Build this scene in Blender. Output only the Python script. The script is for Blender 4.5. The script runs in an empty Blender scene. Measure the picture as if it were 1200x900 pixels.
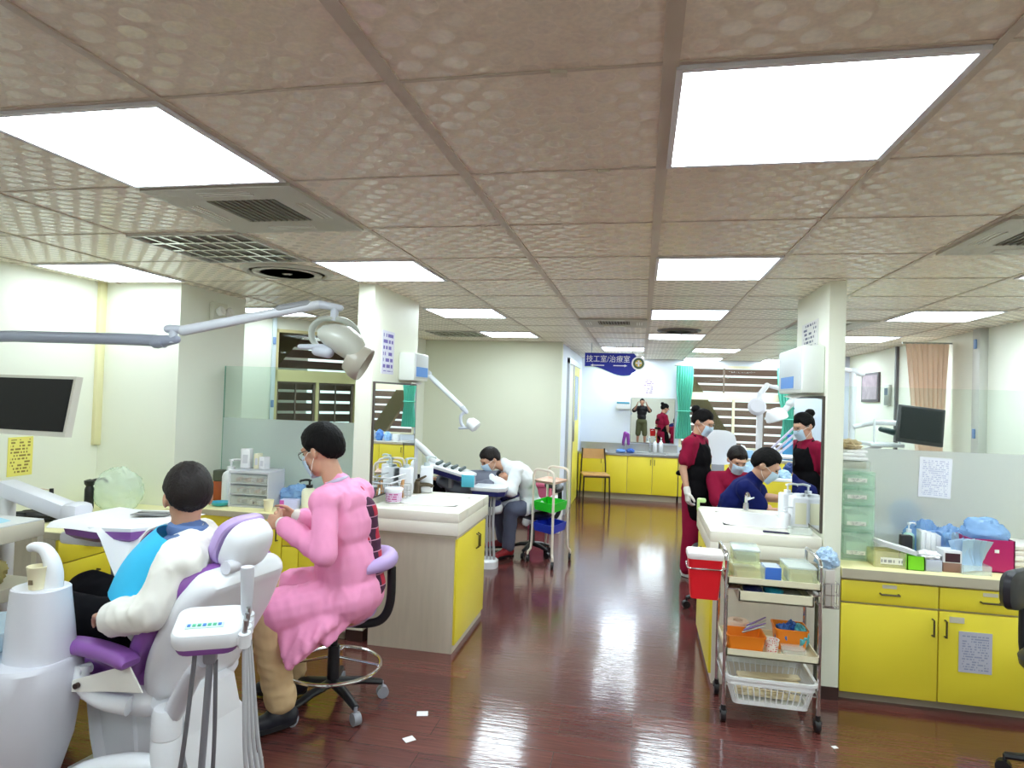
import bpy, bmesh, math, random
from mathutils import Vector, Matrix, Quaternion, noise
random.seed(7)
V = Vector
PI = math.pi
COL = bpy.context.scene.collection
H = 2.28          # ceiling height
R_ = math.radians

def lin(c):
    out = []
    for x in c[:3]:
        x = x / 255.0
        out.append(x / 12.92 if x <= 0.04045 else ((x + 0.055) / 1.055) ** 2.4)
    return (*out, 1.0)

# ------------------------------------------------------------------ materials
MATS = {}
def mat(name, rgb, rough=0.5, metal=0.0, spec=0.5, var=0.0, vscale=8.0, bump=0.0, bscale=60.0, coat=0.0, trans=0.0, alpha=1.0, sss=0.0, stretch=None):
    if name in MATS: return MATS[name]
    m = bpy.data.materials.new(name); m.use_nodes = True
    nt = m.node_tree; b = nt.nodes['Principled BSDF']
    c = lin(rgb)
    b.inputs['Base Color'].default_value = c
    b.inputs['Roughness'].default_value = rough
    b.inputs['Metallic'].default_value = metal
    b.inputs['Specular IOR Level'].default_value = spec
    b.inputs['Coat Weight'].default_value = coat
    b.inputs['Transmission Weight'].default_value = trans
    b.inputs['Alpha'].default_value = alpha
    if sss:
        b.inputs['Subsurface Weight'].default_value = sss
        b.inputs['Subsurface Radius'].default_value = (0.02, 0.008, 0.004)
    if var or bump:
        tc = nt.nodes.new('ShaderNodeTexCoord')
        src = tc.outputs['Object']
        if stretch:
            mp = nt.nodes.new('ShaderNodeMapping'); mp.inputs['Scale'].default_value = stretch
            nt.links.new(src, mp.inputs['Vector']); src = mp.outputs['Vector']
    if var:
        n = nt.nodes.new('ShaderNodeTexNoise'); n.inputs['Scale'].default_value = vscale; n.inputs['Detail'].default_value = 5
        nt.links.new(src, n.inputs['Vector'])
        mx = nt.nodes.new('ShaderNodeMix'); mx.data_type = 'RGBA'
        mx.inputs[6].default_value = tuple(max(0, x * (1 - var)) for x in c[:3]) + (1,)
        mx.inputs[7].default_value = tuple(min(1, x * (1 + var)) for x in c[:3]) + (1,)
        nt.links.new(n.outputs['Fac'], mx.inputs[0]); nt.links.new(mx.outputs[2], b.inputs['Base Color'])
    if bump:
        n2 = nt.nodes.new('ShaderNodeTexNoise'); n2.inputs['Scale'].default_value = bscale; n2.inputs['Detail'].default_value = 4
        nt.links.new(src, n2.inputs['Vector'])
        bp = nt.nodes.new('ShaderNodeBump'); bp.inputs['Strength'].default_value = bump; bp.inputs['Distance'].default_value = 0.01
        nt.links.new(n2.outputs['Fac'], bp.inputs['Height']); nt.links.new(bp.outputs['Normal'], b.inputs['Normal'])
    MATS[name] = m
    return m

def glass_mat(name, rgb, refl=0.12, tint=(255, 255, 255)):
    m = bpy.data.materials.new(name); m.use_nodes = True
    nt = m.node_tree; nt.nodes.clear()
    o = nt.nodes.new('ShaderNodeOutputMaterial'); t = nt.nodes.new('ShaderNodeBsdfTransparent'); g = nt.nodes.new('ShaderNodeBsdfGlossy')
    f = nt.nodes.new('ShaderNodeFresnel'); f.inputs['IOR'].default_value = 1.2
    t.inputs['Color'].default_value = lin(rgb); g.inputs['Roughness'].default_value = 0.02
    mx = nt.nodes.new('ShaderNodeMixShader')
    nt.links.new(f.outputs[0], mx.inputs[0]); nt.links.new(t.outputs[0], mx.inputs[1]); nt.links.new(g.outputs[0], mx.inputs[2])
    nt.links.new(mx.outputs[0], o.inputs['Surface'])
    MATS[name] = m
    return m

def clear_plastic(name, rgb, body=0.25, rough=0.15, spec=0.5):
    """see-through plastic: part of the light passes straight, part is scattered by the tinted body"""
    m = bpy.data.materials.new(name); m.use_nodes = True
    nt = m.node_tree; b = nt.nodes['Principled BSDF']; o = nt.nodes['Material Output']
    b.inputs['Base Color'].default_value = lin(rgb); b.inputs['Roughness'].default_value = rough
    t = nt.nodes.new('ShaderNodeBsdfTransparent'); t.inputs['Color'].default_value = lin(rgb)
    mx = nt.nodes.new('ShaderNodeMixShader'); mx.inputs[0].default_value = body
    nt.links.new(t.outputs[0], mx.inputs[1]); nt.links.new(b.outputs[0], mx.inputs[2]); nt.links.new(mx.outputs[0], o.inputs['Surface'])
    MATS[name] = m
    return m

def frosted_mat(name, rgb, body=0.5, rough=0.55):
    m = bpy.data.materials.new(name); m.use_nodes = True
    nt = m.node_tree; b = nt.nodes['Principled BSDF']; o = nt.nodes['Material Output']
    b.inputs['Base Color'].default_value = lin(rgb); b.inputs['Roughness'].default_value = 0.35
    r = nt.nodes.new('ShaderNodeBsdfRefraction'); r.inputs['Roughness'].default_value = rough; r.inputs['IOR'].default_value = 1.12
    r.inputs['Color'].default_value = lin(rgb)
    mx = nt.nodes.new('ShaderNodeMixShader'); mx.inputs[0].default_value = body
    nt.links.new(r.outputs[0], mx.inputs[1]); nt.links.new(b.outputs[0], mx.inputs[2]); nt.links.new(mx.outputs[0], o.inputs['Surface'])
    MATS[name] = m
    return m

def emit_mat(name, rgb, s):
    m = bpy.data.materials.new(name); m.use_nodes = True
    nt = m.node_tree; nt.nodes.clear()
    o = nt.nodes.new('ShaderNodeOutputMaterial'); e = nt.nodes.new('ShaderNodeEmission')
    e.inputs['Color'].default_value = lin(rgb); e.inputs['Strength'].default_value = s
    nt.links.new(e.outputs[0], o.inputs['Surface'])
    MATS[name] = m
    return m

def printed_mat(name, paper, ink, rows=18.0, axis='Z', words=7.0, amount=0.5, haxis='X'):
    """paper with rows of small print, in the object's generated coordinates"""
    m = bpy.data.materials.new(name); m.use_nodes = True
    nt = m.node_tree; b = nt.nodes['Principled BSDF']; b.inputs['Roughness'].default_value = 0.7
    tc = nt.nodes.new('ShaderNodeTexCoord'); sp = nt.nodes.new('ShaderNodeSeparateXYZ')
    nt.links.new(tc.outputs['Generated'], sp.inputs[0])
    def math_(op, a, bb=None):
        n = nt.nodes.new('ShaderNodeMath'); n.operation = op
        for i, x in enumerate((a, bb)):
            if x is None: continue
            if isinstance(x, (int, float)): n.inputs[i].default_value = x
            else: nt.links.new(x, n.inputs[i])
        return n.outputs[0]
    v = math_('MULTIPLY', sp.outputs[axis], rows)
    line = math_('LESS_THAN', math_('FRACT', v), 0.55)
    row = math_('FLOOR', v)
    u = math_('MULTIPLY', sp.outputs[haxis], words * 6)
    cell = nt.nodes.new('ShaderNodeCombineXYZ'); nt.links.new(math_('FLOOR', u), cell.inputs[0]); nt.links.new(row, cell.inputs[1])
    wn = nt.nodes.new('ShaderNodeTexWhiteNoise'); wn.noise_dimensions = '2D'; nt.links.new(cell.outputs[0], wn.inputs['Vector'])
    ink_on = math_('MULTIPLY', line, math_('LESS_THAN', wn.outputs['Value'], amount))
    h = math_('MULTIPLY', math_('GREATER_THAN', sp.outputs[haxis], 0.1), math_('LESS_THAN', sp.outputs[haxis], 0.9))
    w = math_('MULTIPLY', math_('GREATER_THAN', sp.outputs[axis], 0.06), math_('LESS_THAN', sp.outputs[axis], 0.94))
    fac = math_('MULTIPLY', math_('MULTIPLY', ink_on, h), w)
    mx = nt.nodes.new('ShaderNodeMix'); mx.data_type = 'RGBA'
    mx.inputs[6].default_value = lin(paper); mx.inputs[7].default_value = lin(ink)
    nt.links.new(fac, mx.inputs[0]); nt.links.new(mx.outputs[2], b.inputs['Base Color'])
    MATS[name] = m
    return m

# ------------------------------------------------------------------ mesh building
def frame_of(d, up=V((0, 0, 1))):
    d = V(d).normalized()
    if abs(d.dot(up)) > 0.98: up = V((0, 1, 0))
    x = up.cross(d).normalized(); y = d.cross(x).normalized()
    return x, y, d

class MB:
    def __init__(s): s.v = []; s.f = []; s.m = []; s.cur = 0
    def use(s, i): s.cur = i; return s
    def add(s, vs, fs, M=None):
        b = len(s.v)
        for p in vs:
            p = V(p); s.v.append(M @ p if M else p)
        for f in fs: s.f.append(tuple(b + i for i in f)); s.m.append(s.cur)
        return s
    def box(s, c, d, rz=0.0, bev=0.0, M=None, seg=2):
        """box of size d centred at c"""
        bm = bmesh.new(); bmesh.ops.create_cube(bm, size=1.0)
        for v in bm.verts: v.co = V((v.co.x * d[0], v.co.y * d[1], v.co.z * d[2]))
        if bev: bmesh.ops.bevel(bm, geom=bm.edges[:], offset=min(bev, min(d) * 0.49), segments=seg, affect='EDGES', profile=0.5)
        bm.verts.index_update()
        T = Matrix.Translation(V(c)) @ Matrix.Rotation(rz, 4, 'Z')
        if M: T = M @ T
        s.add([v.co for v in bm.verts], [[v.index for v in f.verts] for f in bm.faces], T); bm.free(); return s
    def bx(s, x0, x1, y0, y1, z0, z1, bev=0.0, seg=2):
        return s.box(((x0 + x1) / 2, (y0 + y1) / 2, (z0 + z1) / 2), (abs(x1 - x0), abs(y1 - y0), abs(z1 - z0)), 0, bev, None, seg)
    def rings(s, rs, close=True, cap=True, loop=False):
        """loft through rings of equal count"""
        n = len(rs[0]); vs = [p for r in rs for p in r]; fs = []
        k = len(rs)
        for i in range(k if loop else k - 1):
            a = i * n; b = ((i + 1) % k) * n
            for j in range(n if close else n - 1):
                j2 = (j + 1) % n
                fs.append((a + j, a + j2, b + j2, b + j))
        if cap and not loop and close:
            fs.append(tuple(range(n - 1, -1, -1))); fs.append(tuple((k - 1) * n + j for j in range(n)))
        return s.add(vs, fs)
    def cyl(s, p0, p1, r0, r1=None, n=16, cap=True):
        r1 = r0 if r1 is None else r1; p0 = V(p0); p1 = V(p1); x, y, d = frame_of(p1 - p0)
        rg = lambda p, r: [p + x * (r * math.cos(2 * PI * j / n)) + y * (r * math.sin(2 * PI * j / n)) for j in range(n)]
        return s.rings([rg(p0, r0), rg(p1, r1)], True, cap)
    def tube(s, pts, r, n=10, loop=False, smooth=0, flat=1.0):
        """sweep of a round section; r number or list"""
        pts = [V(p) for p in pts]
        if smooth: 
            rr = r if isinstance(r, (list, tuple)) else None
            pts, rr = spline(pts, smooth, loop, rr); r = rr if rr else r
        k = len(pts); rs = []; x = None
        for i, p in enumerate(pts):
            a = pts[(i - 1) % k] if (loop or i > 0) else p; b = pts[(i + 1) % k] if (loop or i < k - 1) else p
            d = (b - a).normalized()
            if x is None: x, y, _ = frame_of(d)
            else:
                x = (x - d * x.dot(d)); x = x.normalized() if x.length > 1e-6 else frame_of(d)[0]
                y = d.cross(x)
            ri = r[i] if isinstance(r, (list, tuple)) else r
            rs.append([p + x * (ri * math.cos(2 * PI * j / n)) + y * (ri * flat * math.sin(2 * PI * j / n)) for j in range(n)])
        return s.rings(rs, True, not loop, loop)
    def lathe(s, prof, o=(0, 0, 0), n=24, M=None, sx=1.0, sy=1.0):
        """profile of (radius, z) revolved about z at o"""
        o = V(o); rs = []
        for r, z in prof:
            ring = [o + V((r * sx * math.cos(2 * PI * j / n), r * sy * math.sin(2 * PI * j / n), z)) for j in range(n)]
            if M: ring = [M @ p for p in ring]
            rs.append(ring)
        return s.rings(rs, True, True)
    def prism(s, poly, a0, a1, axis='z', M=None):
        def P(u, v, w): return {'z': V((u, v, w)), 'y': V((u, w, v)), 'x': V((w, u, v))}[axis]
        n = len(poly); vs = [P(u, v, a0) for u, v in poly] + [P(u, v, a1) for u, v in poly]
        fs = [(j, (j + 1) % n, n + (j + 1) % n, n + j) for j in range(n)] + [tuple(range(n - 1, -1, -1)), tuple(range(n, 2 * n))]
        return s.add(vs, fs, M)
    def ball(s, c, r, M=None, n=16, m=10):
        r = (r, r, r) if isinstance(r, (int, float)) else r; c = V(c)
        vs = [V((0, 0, r[2]))]
        for i in range(1, m):
            t = PI * i / m
            for j in range(n): vs.append(V((r[0] * math.sin(t) * math.cos(2 * PI * j / n), r[1] * math.sin(t) * math.sin(2 * PI * j / n), r[2] * math.cos(t))))
        vs.append(V((0, 0, -r[2]))); fs = []
        for j in range(n): fs.append((0, 1 + j, 1 + (j + 1) % n))
        for i in range(m - 2):
            for j in range(n):
                a = 1 + i * n; b = a + n; fs.append((a + j, b + j, b + (j + 1) % n, a + (j + 1) % n))
        a = 1 + (m - 2) * n
        for j in range(n): fs.append((a + j, len(vs) - 1, a + (j + 1) % n))
        T = Matrix.Translation(c) @ (M.to_4x4() if M else Matrix.Identity(4))
        return s.add(vs, fs, T)
    def cap(s, p0, p1, r0, r1=None, flat=1.0, side=None, n=14, m=4):
        """capsule from p0 to p1, tapering; flattened by flat across «side»"""
        r1 = r0 if r1 is None else r1; p0 = V(p0); p1 = V(p1); d = p1 - p0
        L = d.length
        d = d.normalized() if L > 1e-6 else V((0, 0, 1))
        if side is None: x, y, _ = frame_of(d)
        else:
            y = V(side); y = (y - d * y.dot(d)); y.normalize(); x = y.cross(d)
        rs = []
        for i in range(m + 1):
            t = PI / 2 * (1 - i / m); rs.append((p0 - d * (r0 * math.sin(t) * (1 if flat > .6 else .8)), max(r0 * math.cos(t), r0 * .03)))
        for i in range(m + 1):
            t = PI / 2 * i / m; rs.append((p1 + d * (r1 * math.sin(t) * (1 if flat > .6 else .8)), max(r1 * math.cos(t), r1 * .03)))
        return s.rings([[p + x * (r * math.cos(2 * PI * j / n)) + y * (r * flat * math.sin(2 * PI * j / n)) for j in range(n)] for p, r in rs])
    def grid(s, fn, nu, nv, thick=0.0):
        """open surface fn(u,v), 0..1; thick gives it a second side"""
        top = [fn(i / nu, j / nv) for j in range(nv + 1) for i in range(nu + 1)]
        q = [(j * (nu + 1) + i, j * (nu + 1) + i + 1, (j + 1) * (nu + 1) + i + 1, (j + 1) * (nu + 1) + i) for j in range(nv) for i in range(nu)]
        if not thick: return s.add(top, q)
        bm = bmesh.new(); bv = [bm.verts.new(p) for p in top]
        for f in q: bm.faces.new([bv[i] for i in f])
        bm.normal_update()
        low = [v.co - v.normal * thick for v in bv]; bm.free()
        n = len(top); fs = q + [tuple(n + i for i in reversed(f)) for f in q]
        edge = [i for i in range(nu)] + [nu + j * (nu + 1) for j in range(nv)] + [nv * (nu + 1) + i for i in range(nu, 0, -1)] + [j * (nu + 1) for j in range(nv, 0, -1)]
        for a, b in zip(edge, edge[1:] + edge[:1]): fs.append((b, a, n + a, n + b))
        return s.add(top + low, fs)
    def build(s, name, mats, parent=None, world=False, ang=35, smooth=True, jitter=0.0, jscale=20.0):
        me = bpy.data.meshes.new(name)
        vs = s.v
        if parent is not None and world:
            I = PM[parent.name].inverted(); vs = [I @ p for p in vs]
        if jitter: vs = [p + noise.noise_vector(p * jscale) * jitter for p in vs]
        me.from_pydata([tuple(p) for p in vs], [], s.f)
        mats = mats if isinstance(mats, (list, tuple)) else [mats]
        for m in mats: me.materials.append(m)
        if len(mats) > 1: me.polygons.foreach_set('material_index', s.m)
        bm = bmesh.new(); bm.from_mesh(me); bmesh.ops.recalc_face_normals(bm, faces=bm.faces[:]); bm.to_mesh(me); bm.free()
        if smooth:
            me.polygons.foreach_set('use_smooth', [True] * len(me.polygons)); me.set_sharp_from_angle(angle=R_(ang))
        me.update()
        o = bpy.data.objects.new(name, me); COL.objects.link(o)
        if parent is not None: o.parent = parent; PM[o.name] = PM[parent.name]
        else: PM[o.name] = Matrix.Identity(4)
        return o

def spline(pts, k, loop=False, rr=None):
    """Catmull-Rom through the points"""
    n = len(pts); out = []; ro = [] if rr else None
    segs = n if loop else n - 1
    g = lambda i: pts[i % n] if loop else pts[min(max(i, 0), n - 1)]
    for i in range(segs):
        p0, p1, p2, p3 = g(i - 1), g(i), g(i + 1), g(i + 2)
        for j in range(k):
            t = j / k
            out.append(0.5 * ((2 * p1) + (p2 - p0) * t + (2 * p0 - 5 * p1 + 4 * p2 - p3) * t * t + (3 * p1 - p0 - 3 * p2 + p3) * t ** 3))
            if rr: ro.append(rr[i] * (1 - t) + rr[(i + 1) % n] * t)
    if not loop:
        out.append(pts[-1])
        if rr: ro.append(rr[-1])
    return out, ro

PM = {}     # matrix of each placed thing, used to bring world coordinates into it
def thing(name, label, cat, loc=(0, 0, 0), rz=0.0, group=None):
    o = bpy.data.objects.new(name, None); COL.objects.link(o)
    o.empty_display_size = 0.1
    o.location = loc; o.rotation_euler = (0, 0, rz); o['label'] = label; o['category'] = cat
    if group: o['group'] = group
    PM[o.name] = Matrix.Translation(V(loc)) @ Matrix.Rotation(rz, 4, 'Z')
    return o
def tag(o, label, cat, group=None, loc=None, rz=None):
    o['label'] = label; o['category'] = cat
    if group: o['group'] = group
    if loc is not None: o.location = loc
    if rz is not None: o.rotation_euler = (0, 0, rz)
    PM[o.name] = Matrix.Translation(V(o.location)) @ Matrix.Rotation(o.rotation_euler[2], 4, 'Z')
    return o
def struct(o): o['kind'] = 'structure'; return o
def dup(root, loc, rz, label=None, group=None):
    r = root.copy(); COL.objects.link(r); r.location = loc; r.rotation_euler = (0, 0, rz)
    if label: r['label'] = label
    if group: r['group'] = group
    for ch in list(root.children):
        c = ch.copy(); COL.objects.link(c); c.parent = r
        for g in list(ch.children):
            d = g.copy(); COL.objects.link(d); d.parent = c
    PM[r.name] = Matrix.Translation(V(loc)) @ Matrix.Rotation(rz, 4, 'Z')
    return r
# ------------------------------------------------------------------ camera
sc = bpy.context.scene
yaw, pitch, roll = 0.199, 0.0185, 0.0325
Fv = V((-math.sin(yaw) * math.cos(pitch), math.cos(yaw) * math.cos(pitch), math.sin(pitch)))
Rv = V((math.cos(yaw), math.sin(yaw), 0)); Uv = Rv.cross(Fv)
R2 = Rv * math.cos(roll) + Uv * math.sin(roll); U2 = -Rv * math.sin(roll) + Uv * math.cos(roll)
cam = bpy.data.cameras.new('camera'); cam.sensor_width = 36; cam.lens = 754 / 1200 * 36; cam.clip_start = 0.05
co = bpy.data.objects.new('camera', cam); COL.objects.link(co); sc.camera = co
co.matrix_world = Matrix(((R2.x, U2.x, -Fv.x, 0), (R2.y, U2.y, -Fv.y, 0), (R2.z, U2.z, -Fv.z, 1.59), (0, 0, 0, 1)))
sc.view_settings.view_transform = 'Standard'; sc.view_settings.look = 'None'; sc.view_settings.gamma = 1; sc.view_settings.use_curve_mapping = False
sc.view_settings.exposure = 0.22
sc.cycles.max_bounces = 10; sc.cycles.diffuse_bounces = 5; sc.cycles.glossy_bounces = 5; sc.cycles.transmission_bounces = 8; sc.cycles.transparent_max_bounces = 16
sc.cycles.sample_clamp_indirect = 6; sc.cycles.caustics_reflective = False; sc.cycles.caustics_refractive = False; sc.cycles.use_denoising = True
w = bpy.data.worlds.new('daylight'); sc.world = w; w.use_nodes = True
w.node_tree.nodes['Background'].inputs[0].default_value = (0.86, 0.93, 1.0, 1); w.node_tree.nodes['Background'].inputs[1].default_value = 1.6

# ------------------------------------------------------------------ shell materials
WALL = mat('wall_cream_paint', (238, 240, 226), 0.55, var=0.02, vscale=3, bump=0.05, bscale=120)
WALLC = mat('wall_partition_paint', (228, 230, 208), 0.55, var=0.03, vscale=2.0, bump=0.05, bscale=120)
WALLB = mat('wall_white_paint', (226, 233, 246), 0.55, var=0.015, vscale=2.0, bump=0.04, bscale=120)
FIN = mat('fin_wall_paint', (236, 238, 220), 0.5, var=0.02, vscale=3, bump=0.05, bscale=120)
BASE = mat('dark_base_board', (62, 42, 38), 0.35)
STEEL = mat('brushed_steel', (190, 192, 192), 0.28, metal=1.0, var=0.06, vscale=40)
CHROME = mat('chrome', (225, 226, 230), 0.12, metal=1.0)
ALU = mat('grey_aluminium', (176, 178, 172), 0.4, metal=0.6)
WHITE = mat('white_enamel', (236, 238, 242), 0.3, coat=0.2)
BLACK = mat('black_plastic', (22, 22, 26), 0.4)
MIRROR = mat('silvered_glass', (236, 240, 240), 0.01, metal=1.0)
CLEAR = glass_mat('window_glass', (240, 247, 243))
GREENGLASS = glass_mat('green_glass', (248, 252, 250))
FROST = frosted_mat('frosted_glass', (246, 250, 248), 0.5, 0.5)
GLASSEDGE = mat('glass_edge', (140, 190, 165), 0.2)

def floor_mat():
    m = bpy.data.materials.new('brown_vinyl_planks'); m.use_nodes = True
    nt = m.node_tree; b = nt.nodes['Principled BSDF']; L = nt.links.new
    g = nt.nodes.new('ShaderNodeTexCoord')
    br = nt.nodes.new('ShaderNodeTexBrick'); br.offset = 0.37; br.inputs['Scale'].default_value = 1.0
    br.inputs['Brick Width'].default_value = 0.92; br.inputs['Row Height'].default_value = 0.153
    br.inputs['Mortar Size'].default_value = 0.0016; br.inputs['Mortar Smooth'].default_value = 0.2; br.inputs['Bias'].default_value = 0.1
    br.inputs['Color1'].default_value = lin((90, 50, 49)); br.inputs['Color2'].default_value = lin((108, 62, 57)); br.inputs['Mortar'].default_value = lin((66, 34, 34))
    L(g.outputs['Object'], br.inputs['Vector'])
    mp = nt.nodes.new('ShaderNodeMapping'); mp.inputs['Scale'].default_value = (1.2, 26, 1); L(g.outputs['Object'], mp.inputs['Vector'])
    n = nt.nodes.new('ShaderNodeTexNoise'); n.inputs['Scale'].default_value = 4; n.inputs['Detail'].default_value = 7; L(mp.outputs[0], n.inputs['Vector'])
    n2 = nt.nodes.new('ShaderNodeTexNoise'); n2.inputs['Scale'].default_value = 1.3; n2.inputs['Detail'].default_value = 4; L(g.outputs['Object'], n2.inputs['Vector'])
    mx = nt.nodes.new('ShaderNodeMix'); mx.data_type = 'RGBA'; mx.blend_type = 'MULTIPLY'; mx.inputs[0].default_value = 0.7
    cr = nt.nodes.new('ShaderNodeValToRGB'); cr.color_ramp.elements[0].position = 0.3; cr.color_ramp.elements[0].color = (0.5, 0.5, 0.5, 1); cr.color_ramp.elements[1].position = 0.75; cr.color_ramp.elements[1].color = (1.25, 1.2, 1.15, 1)
    L(n.outputs['Fac'], cr.inputs[0]); L(br.outputs['Color'], mx.inputs[6]); L(cr.outputs[0], mx.inputs[7]); L(mx.outputs[2], b.inputs['Base Color'])
    mr = nt.nodes.new('ShaderNodeMapRange'); mr.inputs[3].default_value = 0.09; mr.inputs[4].default_value = 0.22; L(n2.outputs['Fac'], mr.inputs[0]); L(mr.outputs[0], b.inputs['Roughness'])
    b.inputs['Specular IOR Level'].default_value = 0.5
    b.inputs['Coat Weight'].default_value = 0.35; b.inputs['Coat Roughness'].default_value = 0.05
    wv = nt.nodes.new('ShaderNodeTexNoise'); wv.inputs['Scale'].default_value = 9; wv.inputs['Detail'].default_value = 3
    mp2 = nt.nodes.new('ShaderNodeMapping'); mp2.inputs['Scale'].default_value = (1.0, 5, 1); L(g.outputs['Object'], mp2.inputs['Vector']); L(mp2.outputs[0], wv.inputs['Vector'])
    bp = nt.nodes.new('ShaderNodeBump'); bp.inputs['Strength'].default_value = 0.045; bp.inputs['Distance'].default_value = 0.02; L(wv.outputs['Fac'], bp.inputs['Height'])
    bp2 = nt.nodes.new('ShaderNodeBump'); bp2.inputs['Strength'].default_value = 0.25; bp2.inputs['Distance'].default_value = 0.002; bp2.invert = True
    L(br.outputs['Fac'], bp2.inputs['Height']); L(bp.outputs[0], bp2.inputs['Normal']); L(bp2.outputs[0], b.inputs['Normal']); L(bp.outputs[0], b.inputs['Coat Normal'])
    return m

def ceiling_mat():
    """beige boards pressed with staggered rows of shiny discs"""
    m = bpy.data.materials.new('embossed_ceiling_board'); m.use_nodes = True
    nt = m.node_tree; b = nt.nodes['Principled BSDF']; L = nt.links.new
    tc = nt.nodes.new('ShaderNodeTexCoord'); sp = nt.nodes.new('ShaderNodeSeparateXYZ'); L(tc.outputs['Object'], sp.inputs[0])
    def mth(op, a, bb=None, c=None):
        n = nt.nodes.new('ShaderNodeMath'); n.operation = op
        for i, x in enumerate((a, bb, c)):
            if x is None: continue
            if isinstance(x, (int, float)): n.inputs[i].default_value = x
            else: L(x, n.inputs[i])
        return n.outputs[0]
    px, py = 0.1, 0.05
    v = mth('DIVIDE', sp.outputs['Y'], py); row = mth('FLOOR', v)
    sh = mth('MULTIPLY', mth('MODULO', mth('ABSOLUTE', row), 2.0), 0.5)
    u = mth('ADD', mth('DIVIDE', sp.outputs['X'], px), sh)
    du = mth('MULTIPLY', mth('SUBTRACT', mth('FRACT', u), 0.5), px); dv = mth('MULTIPLY', mth('SUBTRACT', mth('FRACT', v), 0.5), py * 1.15)
    r = mth('SQRT', mth('ADD', mth('MULTIPLY', du, du), mth('MULTIPLY', dv, dv)))
    disc = nt.nodes.new('ShaderNodeMapRange'); disc.interpolation_type = 'SMOOTHSTEP'
    disc.inputs[1].default_value = 0.030; disc.inputs[2].default_value = 0.025; L(r, disc.inputs[0])
    n = nt.nodes.new('ShaderNodeTexNoise'); n.inputs['Scale'].default_value = 90; n.inputs['Detail'].default_value = 6; L(tc.outputs['Object'], n.inputs['Vector'])
    mx = nt.nodes.new('ShaderNodeMix'); mx.data_type = 'RGBA'; mx.inputs[6].default_value = lin((239, 229, 211)); mx.inputs[7].default_value = lin((243, 234, 217)); L(disc.outputs[0], mx.inputs[0])
    m2 = nt.nodes.new('ShaderNodeMix'); m2.data_type = 'RGBA'; m2.blend_type = 'MULTIPLY'; m2.inputs[0].default_value = 0.3
    cr = nt.nodes.new('ShaderNodeValToRGB'); cr.color_ramp.elements[0].position = 0.35; cr.color_ramp.elements[0].color = (0.72, 0.72, 0.72, 1); cr.color_ramp.elements[1].position = 0.65; cr.color_ramp.elements[1].color = (1.15, 1.15, 1.12, 1)
    L(n.outputs['Fac'], cr.inputs[0]); L(mx.outputs[2], m2.inputs[6]); L(cr.outputs[0], m2.inputs[7]); L(m2.outputs[2], b.inputs['Base Color'])
    rg = nt.nodes.new('ShaderNodeMapRange'); rg.inputs[3].default_value = 0.6; rg.inputs[4].default_value = 0.24; L(disc.outputs[0], rg.inputs[0]); L(rg.outputs[0], b.inputs['Roughness'])
    b.inputs['Specular IOR Level'].default_value = 0.6
    bp = nt.nodes.new('ShaderNodeBump'); bp.inputs['Strength'].default_value = 0.1; bp.inputs['Distance'].default_value = 0.002; L(disc.outputs[0], bp.inputs['Height']); L(bp.outputs[0], b.inputs['Normal'])
    return m
CEIL = ceiling_mat()
TBAR = mat('ceiling_bar_enamel', (200, 188, 172), 0.5)

XL, XR, YB, YF = -3.68, 2.8, 10.95, -2.8
struct(MB().bx(-4.6, 3.0, YF - .1, YB + .1, -0.1, 0).build('floor', floor_mat()))
struct(MB().bx(-4.6, 3.0, YF - .1, YB + .1, H, H + 0.1).build('ceiling', CEIL))
T, X0, Y0 = 0.6, 0.04, 1.3335
g = MB()
for i in range(-8, 6):
    x = X0 + T * i; wd = 0.017 if i in (0, -1) else 0.011
    if XL - .7 < x < XR: g.bx(x - wd, x + wd, YF, YB, H - 0.004, H + .001)
for j in range(-7, 17):
    y = Y0 + T * j
    if y < YB: g.bx(-4.4, XR, y - .005, y + .005, H - 0.003, H + .001)
o = struct(g.build('trim_1', TBAR)); o['label'] = 'ceiling grid bars'
struct(MB().bx(XL - .1, XL, YF, 3.81, 0, H).bx(-4.6, -3.07, 3.81, 4.53, 0, H).bx(-4.6, -4.5, 4.53, 8.1, 0, H).build('wall_left', WALL))
struct(MB().bx(XR, XR + .1, YF, YB, 0, H).build('wall_right', WALL))
struct(MB().bx(-4.6, 3.0, YF - .1, YF, 0, H).build('wall_behind', WALL))
# back wall, with the opening of its window
bw = MB().bx(-1.1, 0.62, YB, YB + .1, 0, H).bx(2.35, 3.0, YB, YB + .1, 0, H).bx(.62, 2.35, YB, YB + .1, 0, .84).bx(.62, 2.35, YB, YB + .1, 2.19, H)
struct(bw.build('wall_back', WALLB))
struct(MB().bx(-1.1, -1.0, 8.05, YB, 0, H).build('wall_side', WALLB))
struct(MB().bx(-3.0, -0.98, 7.95, 8.05, 0, H).build('wall_partition', WALLC))
# slanted wall of the second bay with its window
Dw = V((.664, .748, 0)); Nw = V((.748, -.664, 0)); Aw = V((-3.8, 5.35, 0))
MW = Matrix(((Dw.x, Nw.x, 0, Aw.x), (Dw.y, Nw.y, 0, Aw.y), (0, 0, 1, 0), (0, 0, 0, 1)))   # local x along the wall, y into the room
def wbx(mb, x0, x1, y0, y1, z0, z1, bev=0): return mb.box(((x0 + x1) / 2, (y0 + y1) / 2, (z0 + z1) / 2), (x1 - x0, abs(y1 - y0), z1 - z0), 0, bev, MW)
sw = MB()
for a in ((-.95, .44, 0, H), (1.30, 1.56, 0, H), (.44, 1.30, 0, .98), (.44, 1.30, 2.17, H)): wbx(sw, a[0], a[1], -.1, 0, a[2], a[3])
sw.bx(-2.86, -2.76, 6.5, 8.0, 0, H)
struct(sw.build('wall_slanted', WALL))
WF = mat('yellowed_window_frame', (214, 202, 150), 0.45); WF2 = mat('dark_sash_frame', (120, 104, 92), 0.4)
f1 = MB()
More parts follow.
